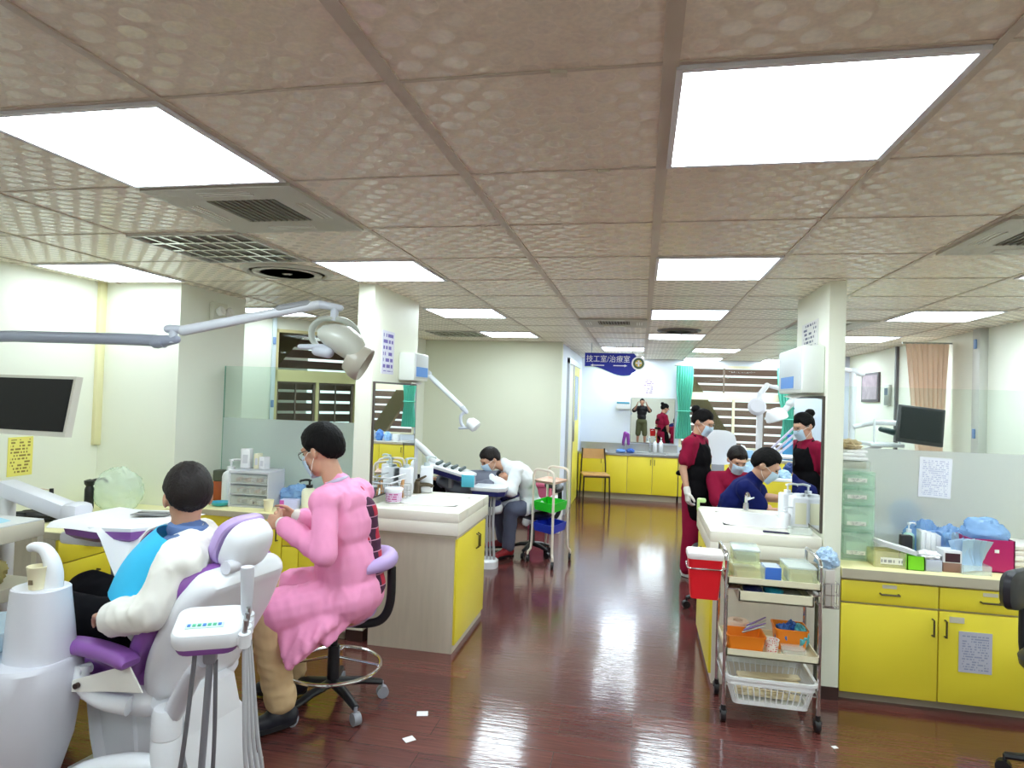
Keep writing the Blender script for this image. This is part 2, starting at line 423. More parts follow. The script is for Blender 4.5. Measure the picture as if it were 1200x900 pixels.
wbx(f1, .44, 1.30, -.09, .012, 1.66, 1.775); wbx(f1, .44, .47, -.09, .012, .98, 2.17); wbx(f1, 1.27, 1.30, -.09, .012, .98, 2.17); wbx(f1, .44, 1.30, -.09, .012, 2.14, 2.17); wbx(f1, .44, 1.30, -.09, .02, .98, 1.01)
wbx(f1, .86, .89, -.07, 0.0, 1.01, 1.66)
o = struct(f1.build('window_1', WF))
s1 = MB()
for a, b in ((.47, .86), (.89, 1.27)):
    wbx(s1, a, a + .02, -.06, -.02, 1.01, 1.66); wbx(s1, b - .02, b, -.06, -.02, 1.01, 1.66); wbx(s1, a, b, -.06, -.02, 1.01, 1.03); wbx(s1, a, b, -.06, -.02, 1.64, 1.66)
    wbx(s1, (a + b) / 2 - .006, (a + b) / 2 + .006, -.05, -.03, 1.03, 1.64)
s1.build('window_sash', WF2, o)
p1 = MB(); wbx(p1, .47, 1.27, -.045, -.041, 1.01, 1.66); wbx(p1, .47, 1.27, -.045, -.041, 1.775, 2.14); p1.build('window_pane', CLEAR, o)
struct(wbx(wbx(MB(), .405, .44, -.02, .03, .0, H), .395, .45, -.0, .034, 0, .02).build('trim_2', mat('pale_steel_strip', (214, 226, 232), .35, metal=.4)))
# louvres outside both windows
SLAT = mat('brown_louvre_board', (150, 116, 104), 0.6, var=.15, vscale=5, stretch=(1, 1, 8))
STAIR = mat('tan_stair_slab', (128, 106, 76), 0.7, var=.1, vscale=4)
l1 = MB()
for k in range(14):
    z = .8 + k * .118
    l1.box((.9, -.75, z), (3.0, .02, .088), 0, 0, MW @ Matrix.Translation(V((0, 0, 0))))
o = struct(l1.build('trim_3', SLAT)); o['label'] = 'louvre boards outside the window'
st = MB(); st.box((.45, -.55, 1.85), (1.9, .12, .30), 0, 0, MW @ Matrix.Translation(V((.45, -.55, 1.85))) @ Matrix.Rotation(R_(-52), 4, 'Y') @ Matrix.Translation(V((-.45, .55, -1.85))))
o = struct(st.build('trim_4', STAIR)); o['label'] = 'stair slab outside the slanted window'
# fins either side of the aisle, dark base
for nm, x0, x1, y0, y1 in (('wall_fin_left', -1.80, -1.69, 3.85, 4.68), ('wall_fin_right', 1.0, 1.085, 3.80, 4.54)):
    struct(MB().bx(x0, x1, y0, y1, 0, H).build(nm, FIN))
struct(MB().bx(-1.803, -1.687, 3.845, 4.68, 0, .07).build('baseboard_left', BASE))
struct(MB().bx(.997, 1.088, 3.795, 4.54, 0, .07).build('baseboard_right', BASE))
struct(MB().bx(-2.76, -.98, 7.94, 7.95, 0, .08).bx(-.98, -.97, 7.95, 8.05, 0, .08).build('baseboard_partition', BASE))
# back window
f2 = MB().bx(.62, 2.35, YB - .02, YB + .06, 1.63, 1.75).bx(.62, .66, YB - .01, YB + .06, .84, 2.19).bx(2.31, 2.35, YB - .01, YB + .06, .84, 2.19).bx(.62, 2.35, YB - .01, YB + .06, 2.15, 2.19).bx(.62, 2.35, YB - .03, YB + .06, .84, .87).bx(1.45, 1.49, YB - .01, YB + .05, .87, 1.63)
o = struct(f2.build('window_2', mat('cream_window_frame', (232, 226, 196), .45)))
f3 = MB().bx(1.30, 1.325, YB + .01, YB + .04, 1.75, 2.15).bx(1.93, 1.95, YB + .01, YB + .04, .87, 1.63).build('window_sash', WF2, o)
MB().bx(.66, 2.31, YB + .02, YB + .024, .87, 1.63).bx(.66, 2.31, YB + .02, YB + .024, 1.75, 2.15).build('window_pane', CLEAR, o)
l2 = MB()
for k in range(11):
    z = .86 + k * .139
    l2.box((1.5, YB + .55, z), (3.6, .02, .105))
o = struct(l2.build('trim_5', SLAT)); o['label'] = 'louvre boards outside the back window'
st = MB(); st.box((0, 0, 0), (1.7, .12, .26), 0, 0, Matrix.Translation(V((1.12, YB + .35, 1.35))) @ Matrix.Rotation(R_(58), 4, 'Y'))
o = struct(st.build('trim_6', STAIR)); o['label'] = 'stair slab outside the back window'
# sliding door in the side wall
DY = mat('yellow_door_laminate', (236, 226, 92), .4); JAMB = mat('beige_door_jamb', (222, 220, 200), .45)
d = MB().bx(-1.0, -.965, 8.72, 8.80, 0, 2.12).bx(-1.0, -.965, 9.34, 9.40, 0, 2.12).bx(-1.0, -.96, 8.72, 10.4, 2.06, 2.14)
o = struct(d.build('door_1', STEEL))
MB().bx(-.998, -.975, 8.80, 9.34, .01, 2.06).build('door_panel', JAMB, o)
q = MB().bx(-.998, -.978, 9.40, 10.34, .01, 2.06); q.build('door_leaf', DY, o)
MB().bx(-.979, -.972, 9.62, 10.1, 1.25, 1.92).build('door_glass', mat('blue_door_glass', (120, 160, 190), .1), o)
MB().bx(-.978, -.95, 9.44, 9.47, .95, 1.25, .004).build('door_handle', STEEL, o)
# conduit strip on the left wall, clipped post on the right wall
struct(MB().bx(-3.70, -3.655, 3.755, 3.815, 1.16, H, .006).build('trim_7', mat('cream_conduit', (232, 226, 178), .45)))
struct(MB().bx(2.735, 2.80, 5.98, 6.10, 0, H, .004).build('trim_8', mat('grey_wall_post', (192, 192, 184), .4)))
struct(MB().bx(2.77, 2.80, 7.86, 7.90, 0, H).build('trim_9', mat('dark_wall_post', (92, 88, 90), .4)))
struct(MB().bx(2.74, 2.80, 9.6, 9.7, 0, H).build('trim_10', mat('pale_blue_post', (206, 212, 228), .4)))
# glass partitions on the counters
FROSTG = frosted_mat('green_frosted_glass', (238, 250, 245), 0.5, 0.5); GLASSG = glass_mat('green_tint_glass', (242, 250, 246))
def divider(nm, label, x0, x1, y, zb, zf, zt, fm=None):
    t = thing(nm, label, 'partition', ((x0 + x1) / 2, y, zb))
    MB().bx(x0, x1, y - .004, y + .004, zf, zt).build('clear_pane', GLASSG if fm else GREENGLASS, t, True)
    MB().bx(x0, x1, y - .004, y + .004, zb, zf).build('frosted_pane', fm or FROST, t, True)
    MB().bx(x0 - .002, x0 + .003, y - .0045, y + .0045, zb, zt).bx(x1 - .003, x1 + .002, y - .0045, y + .0045, zb, zt).build('glass_edge', GLASSEDGE, t, True)
    return t
divider('glass_partition', 'half frosted glass screen behind the drawer organizer and blue bags', -3.06, -1.81, 4.30, .772, 1.36, 1.745, FROSTG)
divider('glass_partition', 'half frosted glass screen with a paper timetable stuck on it', 1.10, 2.79, 4.40, .722, 1.335, 1.72)

# ------------------------------------------------------------------ ceiling fittings
DIFF = emit_mat('lit_diffuser', (232, 248, 255), 17.0); DIFF2 = emit_mat('dimmed_lit_diffuser', (232, 248, 255), 7.0)  # second strength is turned down so the left wall does not burn out
PFR = mat('panel_light_frame', (226, 226, 232), .4)
def panel(i, j, label, far=False):
    x = X0 + T * i + T / 2; y = Y0 + T * j + T / 2; a = .288; b = .273
    t = thing('ceiling_light', label, 'ceiling light', (x, y, H - .0105), 0, 'square light panels in the ceiling')
    fr = MB()
    for s in (-1, 1): fr.bx(s * b, s * a, -a, a, 0, .010); fr.bx(-b, b, s * b, s * a, 0, .010)
    fr.build('frame', PFR, t); MB().bx(-b, b, -b, b, .003, .008).build('diffuser', DIFF2 if i == -6 else DIFF, t)
    return t
PL = {(-3, 0): 'huge bright square light panel above the purple chair at upper left',
 (0, 0): 'largest bright square light panel at the upper right of the ceiling',
 (-6, 3): 'bright square light panel against the left wall above the black monitor',
 (-3, 3): 'bright square light panel just in front of the left fin wall top',
 (0, 3): 'bright square light panel over the aisle, second one behind the largest panel',
 (-6, 6): 'light panel above the slanted wall window, mostly hidden behind the lamp arm',
 (-3, 6): 'light panel right of the left fin wall, nearer one before the cream partition',
 (-3, 9): 'light panel touching the cream partition wall top beside the far louvre',
 (0, 6): 'third light panel along the aisle, in front of the round dark vent',
 (0, 9): 'fourth light panel along the aisle, right behind the round dark vent',
 (1, 12): 'small light panel far down aisle, front one of the two before the back window',
 (1, 15): 'thin light panel nearest the back window top',
 (-1, 12): 'small light panel directly above the blue hanging sign',
 (-1, 15): 'thin light panel showing just right behind the blue hanging sign',
 (3, 6): 'light panel on the right side above the peach curtain bay',
 (3, 9): 'light panel peeking out right behind the right fin wall top',
 (3, 12): 'light panel sliver left of the right fin wall, nearer of the two there',
 (3, 15): 'thin light panel over the right green curtain',
 (3, 3): 'light panel outside the right edge of the picture', (3, 0): 'light panel at far right near the camera'}
for (i, j), lb in PL.items():
    panel(i, j, lb)
for (i, j) in ((-3, -3), (0, -3), (3, -3), (-6, -3), (-6, 0), (0, -6), (-3, -6)):
    t = panel(i, j, 'light panel behind the camera, nothing of it shown in the photo')
CASS = mat('grey_cassette_plastic', (188, 184, 170), .45); DARKV = mat('dark_vent_inside', (104, 98, 86), .7); LOUV = mat('grey_louvre', (150, 148, 134), .4, metal=.3)
def cassette(i, j, label):
    x = X0 + T * i + T / 2; y = Y0 + T * j + T / 2
    t = thing('air_vent', label, 'air vent', (x, y, H - .0135)); t.scale = (1, 1, .45)
    fr = MB()
    # sloped square funnel around a central grille
    a, b = .29, .14
    o4 = [(-a, -a), (a, -a), (a, a), (-a, a)]; i4 = [(-b, -b), (b, -b), (b, b), (-b, b)]
    fr.rings([[V((p[0], p[1], .03)) for p in o4], [V((p[0], p[1], 0)) for p in o4], [V((p[0] * .93, p[1] * .93, 0)) for p in o4], [V((p[0], p[1], .014)) for p in i4], [V((p[0], p[1], .03)) for p in i4]], True, False)
    fr.build('housing', CASS, t, smooth=False)
    MB().bx(-b, b, -b, b, .024, .028).build('vent_back', DARKV, t)
    s = MB()
    for k in range(11): s.box((-b + .013 + k * .0255, 0, .017), (.004, 2 * b, .014), 0, 0, None)
    s.build('grille', LOUV, t)
    for s_ in (-1, 1):
        for ax in (0, 1):
            sl = MB()
            for q_ in (.205, .225, .245):
                if ax: sl.bx(-.1, .1, s_ * q_ - .003, s_ * q_ + .003, .0, .008)
                else: sl.bx(s_ * q_ - .003, s_ * q_ + .003, -.1, .1, .0, .008)
            sl.build('air_slot', mat('pale_slot', (235, 235, 225), .3), t)
    return t
cassette(-3, 1, 'square ceiling air vent with dark centre grille beside the largest left light panel')
cassette(2, 2, 'ceiling air vent cut off by the right edge of the picture')
cassette(-1, 7, 'ceiling air vent far down the aisle left of the third panel')
cassette(2, 7, 'ceiling air vent half hidden behind the right fin wall top')
def eggcrate(i, j, label):
    x = X0 + T * i + T / 2; y = Y0 + T * j + T / 2
    t = thing('louvre_light', label, 'ceiling fixture', (x, y, H - .014)); t.scale = (1, 1, .4)
    s = MB(); a = .288
    for q_ in (-a, a): s.bx(-a, a, q_ - .006, q_ + .006, 0, .035); s.bx(q_ - .006, q_ + .006, -a, a, 0, .035)
    s.build('frame', mat('louvre_frame', (205, 205, 196), .35), t)
    MB().bx(-a, a, -a, a, .029, .033).build('reflector', mat('dim_reflector', (120, 118, 106), .3), t)
    c = MB()
    for k in range(1, 4): c.box((0, -a + k * a / 2, .014), (2 * a, .02, .022), 0, 0, None)
    for k in range(1, 7): c.box((-a + k * 2 * a / 7, 0, .012), (.012, 2 * a, .02), 0, 0, None)
    c.build('louvre', mat('mirror_louvre', (215, 215, 205), .15, metal=.9), t)
    return t
eggcrate(-4, 2, 'unlit egg crate louvre fitting between the big left air vent and the round diffuser')
eggcrate(-4, 9, 'unlit egg crate louvre fitting at the top of the cream partition')
def round_diff(x, y, r, label, m):
    t = thing('round_diffuser', label, 'air vent', (x, y, H - .018)); t.scale = (1, 1, .6)
    MB().lathe([(r * 1.05, .03), (r * 1.05, .024), (r * .98, .004), (r * .9, .0), (r * .86, .012), (r * .86, .028)], n=40).build('rim', m, t)
    for k, q_ in enumerate((.74, .58, .42, .26)):
        MB().lathe([(r * q_ + .012, .004), (r * q_ - .006, .02), (r * q_ - .010, .02), (r * q_ + .008, .002)], n=36).build('ring', m, t)
    MB().lathe([(r * .86, .026), (.001, .026)], n=32).build('vent_back', DARKV, t)
    MB().lathe([(.03, .012), (.03, .0), (.001, -.002)], n=20).build('cone', m, t)
round_diff(X0 - 3.5 * T, Y0 + 3.5 * T, .25, 'round ringed air diffuser in the ceiling left of the front fin panel', CASS)
round_diff(X0 + .5 * T, Y0 + 8.5 * T, .2, 'round dark diffuser between the third and fourth aisle panels', mat('dark_diffuser', (110, 106, 104), .5))
for (x, y, lb) in ((-.19, 1.335, 'small white paper tag on the ceiling bar near the largest right panel'), (-.13, 1.935, 'small white paper tag on the second ceiling bar from the front')):
    o = MB().box((0, 0, 0), (.035, .018, .006), .1).build('paper_tag', mat('paper_tag', (214, 208, 190), .7)); tag(o, lb, 'tag', None, (x, y, H - .007))
# ------------------------------------------------------------------ furniture materials
YEL = mat('yellow_laminate', (240, 222, 62), .38, var=.03, vscale=3, bump=.04, bscale=200)
WTOP = mat('cream_worktop', (240, 232, 178), .4, var=.02, vscale=4)
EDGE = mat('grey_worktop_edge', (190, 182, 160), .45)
WOOD = mat('greyed_wood_panel', (196, 186, 168), .5, var=.12, vscale=5, stretch=(6, 6, .7))
HAND = mat('dark_pull_handle', (96, 88, 70), .3, metal=.8)
TAGP = mat('label_slip', (214, 208, 190), .6)
PLINTH = mat('grey_plinth', (168, 158, 138), .5)
def pull(mb, c, L, horiz):
    x, y, z = c
    p = [(x - L / 2, y, z), (x - L / 2, y - .022, z), (x + L / 2, y - .022, z), (x + L / 2, y, z)] if horiz else [(x, y, z - L / 2), (x, y - .022, z - L / 2), (x, y - .022, z + L / 2), (x, y, z + L / 2)]
    return mb.tube(p, .005, 8)
def cabinet(label, loc, rz, w, dep, h, fronts, body=YEL, end=WOOD, kick=.05, group=None, name='base_cabinet'):
    """front faces local -y at y=0; fronts: (kind, x0, x1, z0, z1, handle spec)"""
    t = thing(name, label, 'cabinet', loc, rz, group)
    MB().bx(0, w, .02, dep, kick, h).build('carcass', end, t)
    if kick: MB().bx(.01, w - .01, .05, dep, 0, kick).build('plinth', PLINTH, t)
    for kind, x0, x1, z0, z1, hs in fronts:
        f = MB().bx(x0 + .003, x1 - .003, 0, .02, z0 + .003, z1 - .003, .003).build(kind, body, t)
        if hs == 'h': pull(MB(), ((x0 + x1) / 2, 0, (z0 + z1) / 2 + .005), .09, True).build('handle', HAND, f)
        elif hs == 'hl':
            pull(MB(), ((x0 + x1) / 2, 0, (z0 + z1) / 2), .09, True).build('handle', HAND, f)
            MB().bx((x0 + x1) / 2 - .035, (x0 + x1) / 2 + .035, -.003, 0, z1 - .03, z1 - .012).build('label_slip', TAGP, f)
        elif hs in ('l', 'r'):
            xx = x0 + .03 if hs == 'l' else x1 - .03
            pull(MB(), (xx, 0, z1 - .09), .085, False).build('handle', HAND, f)
    return t
def worktop(label, x0, x1, y0, y1, z0, z1, m=WTOP, edge=EDGE):
    t = thing('worktop', label, 'worktop', ((x0 + x1) / 2, (y0 + y1) / 2, z0))
    MB().bx(x0, x1, y0 + .004, y1, z0, z1, .003).build('slab', m, t, True)
    MB().bx(x0, x1, y0, y0 + .004, z0, z1 - .003).build('edge_strip', edge, t, True)
    return t
# right counter
dr = lambda w, n: [('drawer', i * w / n, (i + 1) * w / n, .535, .655, 'hl') for i in range(n)]
c = cabinet('yellow two door two drawer cabinet under the right counter beside the fin wall', (1.09, 3.80, 0), 0, .96, .58, .665,
    dr(.96, 2) + [('door', 0, .48, .05, .53, 'r'), ('door', .48, .96, .05, .53, 'l')], kick=.05)
c2 = cabinet('yellow cabinet under the far right end of the right counter', (2.055, 3.80, 0), 0, .74, .58, .665,
    dr(.74, 2) + [('door', 0, .37, .05, .53, 'r'), ('door', .37, .74, .05, .53, 'l')], kick=.05)
worktop('long worktop of the right counter crowded with boxes, bags and a magenta bin', 1.09, 2.795, 3.785, 4.39, .667, .72)
door2 = [ch for ch in c.children if ch.name.startswith('door')][1]
MB().bx(.53, .60, -.003, 0, .475, .505).build('label_slip', TAGP, door2)
nt_ = MB().bx(0, .155, -.004, -.001, 0, .21); o = nt_.build('door_notice', printed_mat('grey_plastic_notice', (186, 186, 200), (146, 150, 176), 16, 'Z', 5, .55))
tag(o, 'grey printed notice in a plastic sleeve taped to the yellow cabinet door', 'notice', None, (1.665, 3.799, .225))
# left counter: run along the left wall and run under the glass screen
cabinet('yellow drawer cabinet standing along the left wall behind the instrument tray', (-3.05, 2.93, 0), R_(90), .87, .60, .735,
    [('drawer', 0, .435, .60, .735, 'h'), ('drawer', .435, .87, .60, .735, 'h'), ('drawer', 0, .435, .42, .60, 'h'), ('drawer', .435, .87, .42, .60, 'h'), ('drawer', 0, .435, .06, .42, 'h'), ('drawer', .435, .87, .06, .42, 'h')])
cabinet('yellow drawer and door cabinet under the counter behind the pink gowned person', (-3.04, 3.82, 0), 0, 1.23, .46, .735,
    [('drawer', 0, .40, .56, .735, 'h'), ('drawer', 0, .40, .40, .56, 'h'), ('door', 0, .40, .06, .40, 'r'), ('door', .40, .78, .06, .735, 'r'), ('drawer', .78, .90, .655, .735, None), ('drawer', .78, .90, .57, .655, None), ('door', .78, .90, .06, .57, None), ('door', .90, 1.23, .06, .735, 'l')])
worktop('cream worktop run along the left wall behind the instrument tray', -3.67, -3.035, 2.93, 3.80, .737, .775)
worktop('cream worktop under the left glass screen holding the drawer organizer', -3.06, -1.805, 3.80, 4.31, .737, .775)
# sink islands
CREAM = mat('cream_solid_surface', (238, 234, 220), .35, var=.015, vscale=5); WSURF = mat('white_solid_surface', (246, 244, 242), .25)
def ring_pull(mb, x, y, z):
    for s_ in (-.017, .017): mb.tube([(x, y + s_, z - .04), (x + .022, y + s_, z - .03), (x + .026, y + s_, z), (x + .022, y + s_, z + .03), (x, y + s_, z + .04)], .0045, 8)
    return mb
def island(label, x0, x1, y0, y1, door_x, front, nm):
    t = thing('sink_island', label, 'sink island', ((x0 + x1) / 2, (y0 + y1) / 2, 0))
    s = 1 if door_x > (x0 + x1) / 2 else -1
    bx0, bx1 = x0 + .025, x1 - .025
    MB().bx(bx0, bx1, y0 + .02, y1 - .02, 0.0, .70).build('body', front, t, True)
    MB().bx(x0 + .012, x1 - .012, y0 + .01, y1 - .01, .70, .722).build('under_top_strip', EDGE, t, True)  # greyish strip between the thick top and the body
    top = MB()
    xi0, xi1, yi0, yi1 = x0 + .10, x1 - .09, y0 + .22, y1 - .16
    top.bx(x0, x1, y0, y1, .722, .80, .004)
    for a in ((x0, x1, y0, yi0), (x0, x1, yi1, y1), (x0, xi0, yi0, yi1), (xi1, x1, yi0, yi1)): top.bx(*a, .80, .862, .003)
    top.build('top', CREAM, t, True)
    sk = MB(); n = 28
    cx, cy, rx, ry = (xi0 + xi1) / 2, (yi0 + yi1) / 2, (xi1 - xi0) / 2, (yi1 - yi0) / 2
    se = lambda r, z: [V((cx + rx * r * abs(math.cos(a)) ** .5 * (1 if math.cos(a) > 0 else -1), cy + ry * r * abs(math.sin(a)) ** .5 * (1 if math.sin(a) > 0 else -1), z)) for a in [2 * PI * k / n for k in range(n)]]
    sk.rings([se(1.06, .863), se(1.0, .866), se(.95, .855), se(.88, .815), se(.5, .806), se(.08, .804)], True, True)
    sk.build('basin', WSURF, t, True)
    d = MB(); xd = door_x
    d.bx(xd - .003 * s, xd + .015 * s, y0 + .03, y1 - .03, .05, .695, .003)
    dd = d.build('door', YEL, t, True)
    hb = MB()
    yy = y0 + (y1 - y0) * .66
    for s_ in (-.02, .02): hb.tube([(xd + .015 * s, yy + s_, .54), (xd + .035 * s, yy + s_, .55), (xd + .035 * s, yy + s_, .63), (xd + .015 * s, yy + s_, .64)], .005, 8)
    hb.build('handle', HAND, dd, True)
    return t
island('white topped sink island with grey wood side and yellow door beside the aisle', -1.667, -1.07, 3.80, 4.58, -1.095, WOOD, 'l')
island('white topped sink island behind the chrome supply trolley', .405, .995, 3.82, 4.70, .43, mat('pale_wood_panel', (222, 216, 200), .5, var=.08, vscale=5, stretch=(6, 6, .7)), 'r')
o = MB().bx(-.03, .03, -.02, .02, 0, .03, .012).bx(-.03, -.012, -.02, .02, -.06, .02, .008).build('corner_guard', mat('pale_green_rubber', (196, 226, 150), .5)); tag(o, 'pale green rubber guard on the back corner of the right sink island', 'corner guard', None, (.43, 4.66, .893))
# back counter
BC = cabinet('long yellow cabinet row under the steel sink counter at the back wall', (-.97, 10.40, 0), 0, 1.56, .54, .70,
   [('door', 0, .40, .1, .70, 'r'), ('door', .40, .78, .1, .70, None), ('door', .78, 1.17, .1, .70, 'r'), ('door', 1.17, 1.56, .1, .70, 'l')], kick=.1)
t = thing('steel_counter', 'stainless steel sink counter with upstand along the back wall', 'counter', (-.2, 10.65, .70))
s = MB().bx(-.98, -.1, 10.38, 10.94, .702, .735).bx(.42, .60, 10.38, 10.94, .702, .735).bx(-.1, .42, 10.38, 10.47, .702, .735).bx(-.1, .42, 10.83, 10.94, .702, .735).bx(-.98, .60, 10.92, 10.94, .735, .86)
s.build('counter_top', STEEL, t, True)
MB().bx(-.1, .42, 10.47, 10.83, .70, .704).bx(-.1, -.095, 10.47, 10.83, .704, .735).bx(.415, .42, 10.47, 10.83, .704, .735).build('sink_bowl', STEEL, t, True)
MB().tube([(.16, 10.86, .735), (.16, 10.86, .93), (.15, 10.83, .97), (.13, 10.75, .97), (.12, 10.70, .92)], .011, 10, smooth=5).cyl((.16, 10.86, .735), (.16, 10.86, .77), .022).build('faucet', CHROME, t, True)
cabinet('yellow cabinet row below the back window behind the staff', (.60, 10.40, 0), 0, 2.15, .54, .70,
   [('door', i * .43, (i + 1) * .43, .1, .70, 'r' if i % 2 else 'l') for i in range(5)], kick=.1)
worktop('grey stone worktop under the back window loaded with clinic supplies', .605, 2.79, 10.38, 10.92, .702, .74, mat('grey_stone_top', (196, 192, 186), .35), EDGE)
# wooden chair at the back
t = thing('dining_chair', 'dark metal framed chair with wooden seat and back rail beside the back sink', 'chair', (-.66, 9.88, 0), R_(12))
IRON = mat('dark_iron', (58, 48, 40), .4, metal=.5); CW = mat('chair_wood', (186, 140, 84), .45, var=.15, vscale=8)
MB().bx(-.2, .2, -.2, .2, .43, .455, .01).build('seat', CW, t)
for sx in (-1, 1):
    MB().tube([(sx * .19, -.19, .43), (sx * .2, -.22, 0)], .012, 8).build('leg', IRON, t)
    MB().tube([(sx * .2, .25, 0), (sx * .19, .19, .43), (sx * .185, .2, .6), (sx * .17, .235, .82)], .012, 8, smooth=4).build('leg', IRON, t)
MB().grid(lambda u, v: V((-.18 + .36 * u, .205 + .02 * math.sin(PI * u) + .03 * v, .66 + .15 * v)), 8, 3, .014).build('backrest', CW, t)
MB().tube([(-.19, -.19, .42), (.19, -.19, .42)], .01, 8).tube([(-.19, .19, .42), (.19, .19, .42)], .01, 8).build('seat_rail', IRON, t)
# ------------------------------------------------------------------ chrome supply trolley
IV = mat('ivory_plastic', (236, 230, 200), .4)
t = thing('supply_trolley', 'chrome framed trolley with ivory shelves of dental supplies before the right island', 'trolley', (.66, 3.54, 0))
X = lambda a: (a - .66); 
for x in (.445, .885):
    for y in (3.40, 3.70):
        MB().tube([(x, y, .06), (x, y, .72 if y > 3.5 else .80)], .0095, 10).build('post', CHROME, t, True)
    MB().tube([(x, 3.40, .78), (x, 3.41, .815), (x, 3.45, .83), (x, 3.66, .83), (x, 3.69, .815), (x, 3.70, .70)], .0095, 10, smooth=4).build('push_handle', CHROME, t, True)
    for y in (3.40, 3.70):
        cs = MB().cyl((x - .012, y + .012, .034), (x + .012, y + .012, .034), .034, n=18).cyl((x, y, .05), (x, y, .085), .012).bx(x - .018, x + .018, y - .012, y + .028, .045, .06, .004)
        cs.build('caster', BLACK, t, True)
def tray(x0, x1, y0, y1, z0, z1, m, nm, th=.006):
    return MB().bx(x0, x1, y0, y1, z0, z0 + th).bx(x0, x1, y0, y0 + th, z0, z1).bx(x0, x1, y1 - th, y1, z0, z1).bx(x0, x0 + th, y0, y1, z0, z1).bx(x1 - th, x1, y0, y1, z0, z1).build(nm, m, t, True)
tray(.448, .882, 3.38, 3.72, .69, .725, IV, 'shelf'); tray(.448, .882, 3.38, 3.72, .335, .37, IV, 'shelf')
tray(.50, .845, 3.36, 3.70, .615, .665, IV, 'sliding_tray')
MB().bx(.45, .51, 3.39, 3.70, .662, .668).bx(.83, .88, 3.39, 3.70, .662, .668).build('tray_rail', CHROME, t, True)
MB().tube([(.445, 3.40, .20), (.885, 3.40, .17)], .004).tube([(.445, 3.70, .19), (.885, 3.70, .19)], .004).tube([(.445, 3.40, .20), (.445, 3.70, .19)], .004).tube([(.885, 3.40, .17), (.885, 3.70, .19)], .004).build('bottom_rail', CHROME, t, True)
# sharps bin and its wire ring
RED = mat('red_plastic', (232, 32, 44), .35)
t = thing('sharps_bin', 'red plastic sharps bin with white lid hung on the chrome trolley side', 'bin', (.33, 3.44, .6))
def taper(x0, x1, y0, y1, z0, z1, k, bev=.01):
    cx, cy = (x0 + x1) / 2, (y0 + y1) / 2; rs = []
    def rr(kx, z):
        hx, hy = (x1 - x0) / 2 * kx, (y1 - y0) / 2 * kx; b = bev; pts = []
        for sx, sy, a0 in ((1, 1, 0), (-1, 1, 90), (-1, -1, 180), (1, -1, 270)):
            for q_ in range(4):
                a = R_(a0 + q_ * 30); pts.append(V((cx + sx * (hx - b) + b * math.cos(a), cy + sy * (hy - b) + b * math.sin(a), z)))
        return pts
    return rr
rr = taper(.255, .425, 3.37, 3.51, .6, .8, 1, .02)
MB().rings([rr(.78, .605), rr(.80, .60), rr(.98, .795), rr(1.0, .80)]).build('bin_body', RED, t, True)
MB().rings([rr(1.02, .80), rr(1.05, .805), rr(1.05, .825), rr(1.0, .832)]).build('bin_lid', mat('white_bin_lid', (238, 232, 230), .4), t, True)
MB().tube([V((p.x, p.y, .755)) for p in rr(1.03, .755)], .004, 8, loop=True).tube([(.43, 3.42, .755), (.437, 3.41, .74)], .004, 8).build('wire_ring', CHROME, t, True)
# small tube trolley with green and blue trays
PINKW = mat('ivory_tube', (232, 222, 206), .35)
t = thing('tray_trolley', 'ivory tube trolley with green and blue trays parked in the aisle', 'trolley', (-.84, 6.24, 0))
cor = {'a': (-1.03, 6.15), 'b': (-.765, 5.94), 'c': (-.645, 6.33), 'd': (-.92, 6.54)}
def inset(p, k): return (p[0] + (-.84 - p[0]) * k, p[1] + (6.24 - p[1]) * k)
for k_ in 'abcd':
    p = cor[k_]; q_ = inset(p, .16)
    MB().tube([(p[0], p[1], .07), (p[0], p[1], .10), (q_[0], q_[1], .2), (q_[0], q_[1], .84)], .012, 8, smooth=3).build('post', PINKW, t, True)
    MB().cyl((p[0] - .012, p[1], .035), (p[0] + .012, p[1], .035), .035, n=16).cyl((p[0], p[1], .035), (p[0], p[1], .08), .011).build('caster', BLACK, t, True)
for a_, b_ in (('a', 'b'), ('c', 'd')):
    p, q_ = inset(cor[a_], .16), inset(cor[b_], .16); L_ = lambda k: (p[0] + (q_[0] - p[0]) * k, p[1] + (q_[1] - p[1]) * k)
    MB().tube([(*p, .80), (*L_(.03), .86), (*L_(.15), .89), (*L_(.5), .895), (*L_(.85), .89), (*L_(.97), .86), (*q_, .80)], .012, 8, smooth=4).build('push_handle', PINKW, t, True)
def quad_tray(zs, m, nm, k=.18, deep=.05, th=.008):
    o_ = [inset(cor[c_], k) for c_ in 'abcd']; i_ = [inset(cor[c_], k + .06) for c_ in 'abcd']; b_ = [inset(cor[c_], k + .1) for c_ in 'abcd']
    R3 = lambda ps, z: [V((x, y, z)) for x, y in ps]
    MB().rings([R3(b_, zs), R3(o_, zs + deep), R3(i_, zs + deep), R3([inset(cor[c_], k + .14) for c_ in 'abcd'], zs + th)], True, True).build(nm, m, t, True, smooth=False)
quad_tray(.765, mat('peach_tray', (232, 196, 176), .4), 'top_tray', deep=.025)
quad_tray(.50, mat('green_tray', (40, 214, 44), .35), 'green_tray', deep=.085)
quad_tray(.30, mat('blue_tray', (30, 62, 200), .35), 'blue_tray', deep=.08)
# pink bin and white box behind the trolley
o = MB().bx(-.13, .13, -.12, .12, 0, .52, .012).bx(-.14, .14, -.13, .13, .50, .54, .01).build('waste_bin', mat('dusty_pink_bin', (176, 72, 104), .45)); tag(o, 'tall dusty pink bin against the partition behind the tray trolley', 'bin', None, (-1.17, 7.78, 0))
o = MB().bx(-.06, .06, -.11, .11, 0, .40, .01).bx(-.066, .066, -.116, .116, .40, .42, .008).build('white_bin', WHITE); tag(o, 'narrow white bin right of the tall pink bin', 'bin', None, (-.955, 7.60, 0))
